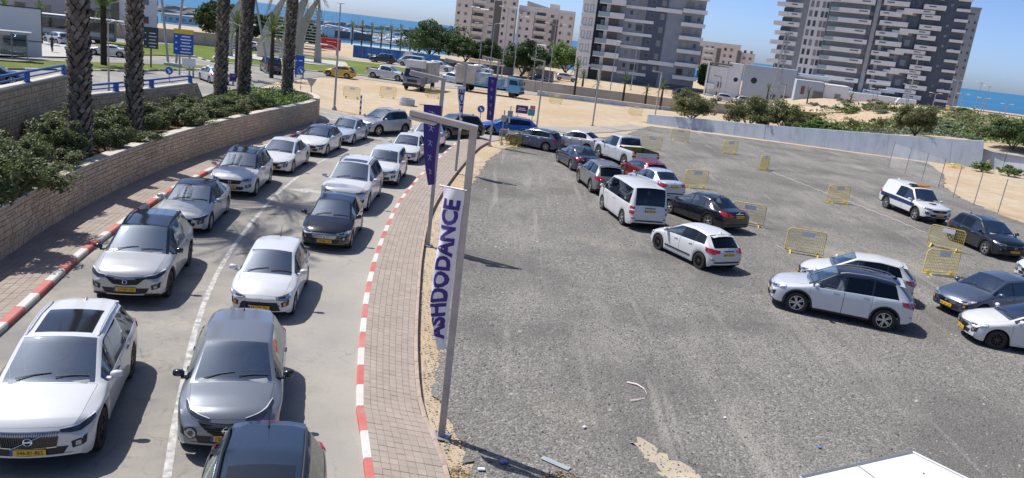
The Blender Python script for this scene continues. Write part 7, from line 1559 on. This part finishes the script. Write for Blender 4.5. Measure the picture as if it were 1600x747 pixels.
def board(name, label, x, y, w, h, z, m, lines, posts, rz=0, header=None, cat='sign'):
    o = thing(name, label, cat, (x, y, 0), rz); e = MB(); e.bbox((0, 0, z+h/2), (w, .14, h), .02); e.build('panel', m, o)
    e = MB()
    for sx in (-1, 1): e.box((sx*(w/2-.04), -.075, z+h/2), (.06, .02, h-.02))
    e.build('frame_sides', M_STEEL, o) if 0 else None
    for px in posts: e = MB(); e.tube([(px, .1, 0), (px, .1, z+.3)], .09, 8); e.build('post', M_STEEL if m is not M_SIGND else M_WOOD, o, 50)
    if header: e = MB(); e.box((0, -.078, z+h*.90), (w*.98, .016, h*.17)); e.build('header', header, o)
    for k in range(lines):
        zz = z+h*(.72-.62*k/max(lines-1, 1)); e = MB(); e.box((.12*w, -.078, zz), (w*(.42+.12*(k % 2)), .014, h*.045)); e.build('text_line', M_SIGNW, o)
        if k % 2 == 0: e = MB(); e.box((-.36*w, -.078, zz-.02), (w*.10, .014, h*.05)); e.build('pictogram', M_SIGNW, o)
    return o
board('info_board', 'dark green information board on a single post on the median', -38.4, 81, 1.35, 2.1, 2.0, M_SIGND, 5, (0,), .35)
board('direction_sign', 'large blue direction sign with yellow header on two posts', -33.8, 78, 1.8, 2.4, 2.0, M_SIGNB, 6, (.55, -.35), .3, M_SIGNY)
board('name_sign', 'small white street sign below the blue direction sign', -33.0, 77.4, 1.2, .75, 1.0, M_SIGNW, 0, (.4,), .3)
board('poster_stand', 'upright blue poster stand by the road beyond the planter', -26.2, 91, 1.0, 2.2, .35, M_SIGNB, 2, (-.4, .4), .1)
for k, x in enumerate((-27.6, -26.6)): board('small_poster', ['left', 'right'][k]+' one of two small dark purple posters behind the planter tip', x, 74.5+k*.2, .62, .75, .35, M_BANP, 2, (0,), .1)
# tall poles
def tall_pole(label, x, y, z, h, arms, r=.09, rz=0, name='tall_lamp'):
    o = thing(name, label, 'lamp post', (x, y, z), rz); e = MB(); e.tube([(0, 0, 0), (0, 0, h*.5), (0, 0, h)], [r, r*.75, r*.5], 8); e.build('pole', M_STEEL, o, 60)
    for a in arms:
        e = MB(); e.tube([(0, 0, h*abs(a[1])), (a[0]*.5, 0, h*abs(a[1])+.22), (a[0], 0, h*abs(a[1])+.25)], .04, 6); ar = e.build('arm', M_STEEL, o, 60); e = MB(); e.bbox((a[0]*1.12, 0, h*abs(a[1])+.24), (.6, .22, .10), .03); e.build('lamp_head', M_SIGNW, ar)
    e = MB(); e.lathe([(r*2.2, 0), (r*2.2, .05), (r, .3)], 10); e.build('base', M_STEEL, o, 50); return o
tall_pole('tall street lamp standing on the traffic island by the planter tip', -15.8, 65.4, 0, 8.4, ((-1.0, .58), (.0, .98)), .10); tall_pole('street lamp with two heads in front of the leftmost lawn', -30.9, 58.6, 0, 5.2, ((.9, .97),), .08); tall_pole('slim lamp post behind the close pair of palms', -27.5, 75.5, 0, 5.6, ((-1.1, .97), (1.1, .97)), .07)
o = thing('billboard_mast', 'twin slanted metal masts on a concrete block beside the blue sign', 'mast', (-38.6, 86, 0)); e = MB(); e.bbox((.2, 0, .2), (1.6, .8, .4), .03); e.build('block', M_CONC, o)
for px, tx in ((-.3, -1.5), (.55, 1.5)): e = MB(); e.tube([(px, 0, .3), (tx, 0, 11)], .13, 8); e.build('mast', M_STEEL, o, 60)
o = thing('slanted_mast', 'leaning metal mast left of the close pair of palms', 'mast', (-30.5, 92, 0)); e = MB(); e.tube([(.5, 0, 0), (-2.2, 0, 12)], .13, 8); e.build('mast', M_STEEL, o, 60); e = MB(); e.bbox((.5, 0, .15), (.8, .8, .3), .03); e.build('block', M_CONC, o)
for k, (x, y, h, ar) in enumerate(((-8.5, 128, 8.5, ((-.9, .98), (.9, .98))), (-6.8, 129, 8.8, ((.9, .98),)), (-4.2, 112, 11, ((.9, .98), (-.9, .98))), (-2.6, 113, 10, ((.9, .98),)), (2.6, 120, 10.5, ((-1.2, .9), (1.2, .9))), (11.5, 117, 8.2, ((.3, .98),)), (18.5, 150, 7.6, ((.3, .98),)), (0.2, 125, 7, ((-.8, .98),)))):
    tall_pole(['tall lamp post left of the apartment block', 'thin lamp post in front of the large round tree', 'tallest lamp post in front of the apartment blocks', 'lamp post behind the blue truck', 'double-armed lamp post before the low beige building', 'lamp post in front of the grey tower, left', 'taller lamp post in front of the grey tower, right', 'lamp post behind the fourth street lamp'][k], x, y, 0, h, ar, .08)
for k, (x, y, h) in enumerate(((69, 150, 6.0), (75, 152, 5.0), (79, 150, 5.5), (84, 152, 5.2), (88.5, 152, 4.6), (92, 178, 8), (97, 178, 8.2), (100, 180, 7.6), (62, 148, 4), (50, 118, 5))):
    tall_pole(['white floodlight pole below the balcony tower, %s' % w for w in ('first', 'second', 'third', 'fourth', 'fifth')][k] if k < 5 else ['lamp pole right of the slim tower, %s' % w for w in ('left', 'middle', 'right')][k-5] if k < 8 else ('small lamp below the balcony tower, left', 'lamp on the embankment in front of the low buildings')[k-8], x, y, 1, h, ((-.8, .97), (.8, .97)), .11)
tall_pole('tall slim white mast in front of the balcony tower', 73, 158, 1, 12.5, (), .16, name='tall_mast')
# lattice pylon
o = thing('lattice_pylon', 'old grey lattice electricity pylon between the low buildings', 'pylon', (41.4, 138, .2)); H_ = 13.0
for sx, sy in ((-1, -1), (1, -1), (1, 1), (-1, 1)): e = MB(); e.tube([(sx*.75, sy*.75, 0), (sx*.22, sy*.22, H_)], .07, 5); e.build('leg', M_STEEL, o)
for k in range(11):
    z0, z1 = H_*k/11, H_*(k+1)/11; a, b_ = .75-.53*k/11, .75-.53*(k+1)/11; e = MB()
    for (x0, y0, x1, y1) in ((-1, -1, 1, -1), (1, -1, 1, 1), (1, 1, -1, 1), (-1, 1, -1, -1)): e.tube([(x0*a, y0*a, z0), (x1*b_, y1*b_, z1)], .03, 4); e.tube([(x1*a, y1*a, z0), (x0*b_, y0*b_, z1)], .03, 4)
    e.build('bracing', M_STEEL, o)
for z in (H_-.4, H_-2.2, H_*.55):
    e = MB(); e.box((0, 0, z), (2.2, .12, .12)); ar = e.build('crossarm', M_STEEL, o)
    for x in (-1, -.4, .4, 1): e = MB(); e.lathe([(.001, .32), (.07, .3), (.05, .2), (.08, .12), (.04, 0)], 8); e.build('insulator', M_CONC, ar, 60, (x, 0, z+.06))
# ---- concrete sails
M_SAIL = mat('sail_concrete', (0.46, 0.44, 0.395), .9, var=.12, vscale=.8)
def sail(label, x, y, h, rz, s=1.0, w=3.6, ladder=True):
    o = thing('sail_sculpture', label, 'sculpture', (x, y, .1), rz, 'concrete sail sculptures')
    left = [(-w*s*(1-(t/12)**1.9)*1.0+w*.5*s*.0, h*t/12) for t in range(13)]; right = [(w*.18*s*(1-t/12), h*t/12) for t in range(13)]
    def fin(l, r_, th, nm, dx=0, dy=0):
        e = MB()
        for k in range(len(l)-1):
            a, b_, c, d = l[k], r_[k], r_[k+1], l[k+1]; V = [(p[0]+dx, yy+dy, p[1]) for yy in (-th/2, th/2) for p in (a, b_, c, d)]; e.add(V, [(0, 1, 2, 3), (7, 6, 5, 4), (0, 3, 7, 4), (1, 5, 6, 2)])
        return e.build(nm, M_SAIL, o)
    inner = [(-w*s*(1-(t/12)**1.9)+(.66 if not ladder else .5)*w*s*(1-t/12)**.6, h*t/12) for t in range(13)]
    fin(left, inner, .55, 'outer_fin')
    if ladder:
        in2 = [(right[t][0]-.24*w*s*(1-t/12), h*t/12) for t in range(13)]; fin(in2, right, .55, 'inner_fin')
        for t in range(1, 22):
            f = t/22*12; k = min(11, int(f)); q = f-k; a = inner[k][0]*(1-q)+inner[k+1][0]*q; b_ = in2[k][0]*(1-q)+in2[k+1][0]*q
            if b_-a > .12: e = MB(); e.box(((a+b_)/2, 0, h*t/22), (b_-a+.1, .25, .12)); e.build('rung', mat('rung_white', (.62, .62, .60), .6), o)
    return o
for k, (x, y, h) in enumerate(((-39.2, 110.5, 9.0), (-35.6, 116, 9.4), (-33.2, 118.5, 10.2), (-32.0, 119.5, 9.4))): sail(['leftmost concrete sail sculpture behind the young palm', 'second concrete sail sculpture, behind the slender palm', 'tallest solid concrete sail sculpture', 'rightmost concrete sail sculpture with white rungs'][k], x, y, h, -.15, 1, 4.2, k != 2)
# ---- bus stop and advert wall
o = thing('advert_wall', 'white wall with poster panels behind the bus shelter', 'wall', (-50, 75.5, .14), .55); 
for k, (x, w, m) in enumerate(((-5.2, 3.0, M_SIGNB), (-1.9, 3.4, mat('poster_green', (.30, .34, .12), .6, var=.6, vscale=1.2)), (1.6, 3.4, M_SIGNW))): e = MB(); e.bbox((x, 0, 3.0), (w, .12, 3.0), .02); e.build('poster_panel', m, o); e = MB(); e.bbox((x, .02, .75), (w, .1, 1.45), .02); e.build('lower_panel', M_SIGNW, o)
e = MB(); e.box((-1.8, 0, 4.58), (10.4, .16, .1)); e.build('top_rail', M_SIGND, o); e = MB(); e.box((-1.8, -.02, 1.5), (10.3, .16, .06)); e.build('mid_rail', M_SIGND, o)
o = thing('bus_shelter', 'glass bus shelter in front of the white advert wall', 'bus shelter', (-47.6, 72.2, .14), .5); e = MB(); e.bbox((0, 0, 2.5), (4.4, 1.6, .1), .03); e.build('roof', M_STEEL, o)
for x in (-1.8, -.6, .6, 1.8): e = MB(); e.tube([(x, .5, 0), (x, .5, 2.5)], .05, 6); e.build('post', M_STEEL, o)
e = MB(); e.box((0, .55, 1.3), (3.6, .03, 1.9)); e.build('glass_pane', G_SIDE, o); e = MB(); e.bbox((0, .2, .48), (3.0, .42, .06), .02); e.build('seat', M_STEEL, o)
for x in (-1.2, 1.2): e = MB(); e.box((x, .25, .24), (.06, .3, .45)); e.build('seat_leg', M_STEEL, o)
o = thing('litter_bin', 'dark litter bin beside the bus shelter', 'bin', (-47.9, 69.4, .14)); e = MB(); e.lathe([(.001, 0), (.36, 0), (.42, 1.0), (.42, 1.1), (.3, 1.2), (.001, 1.22)], 14); e.build('bin_body', M_SIGND, o, 50); e = MB(); e.lathe([(.425, .95), (.44, .97), (.44, 1.03), (.425, 1.05)], 14); e.build('bin_band', M_PLASTIC, o, 50)
# fence of posters beyond the roundabout
o = thing('poster_fence', 'long blue printed hoarding fence beyond the roundabout lawn', 'fence', (-25, 148, -.1), -.06)
for k in range(9): e = MB(); e.bbox((-7.2+k*1.8, 0, 1.15), (1.78, .08, 2.2), .02); e.build('hoarding_panel', [mat('hoarding_blue', (.02, .12, .38), .6, var=.6, vscale=.7), mat('hoarding_light', (.04, .20, .48), .6, var=.5, vscale=.6)][k > 4], o)
e = MB(); e.lathe([(.001, 0), (1.0, 0), (1.0, .05)], 20, axis='Y'); em = e.build('white_emblem', M_SIGNW, o, None, (2.2, -.12, 1.3))
for k in range(5): e = MB(); e.box((-5+k*.9, -.06, .9), (.55, .03, .28)); e.build('print_line', M_SIGNW, o)
board('red_billboard', 'red billboard beside the concrete sails', -37, 146, 4.5, 2.0, .9, M_RED, 2, (-1.5, 1.5), -.1)
e = MB(); e.bbox((0, 0, .8), (14, .3, 1.6), .02); o = thing('hoarding', 'dark grey hoarding continuing the blue fence', 'fence', (-10.5, 150, -.1), -.05)
for k in range(7): e = MB(); e.bbox((-6+k*2, 0, .8), (1.97, .1, 1.6), .02); e.build('hoarding_panel', M_SIGND if k % 2 else mat('hoarding_grey', (.12, .13, .14), .7), o)

# white arches in the park below the balcony tower
for k, (x, y) in enumerate(((60.2, 138), (62.6, 138.6))):
    o = thing('park_arch', ['left', 'right'][k]+' one of two white arches in the park below the balcony tower', 'arch', (x, y, 1.6), .3); hh_ = 2.0+1.0*k
    e = MB(); e.tube([(math.cos(math.pi*t/16)*.85, 0, math.sin(math.pi*t/16)*hh_) for t in range(17)], .22, 8); e.build('arch_band', B_WHITE, o, 60)
    for sx in (-1, 1): e = MB(); e.bbox((sx*.85, 0, .05), (.6, .6, .3), .03); e.build('footing', B_WHITE, o)
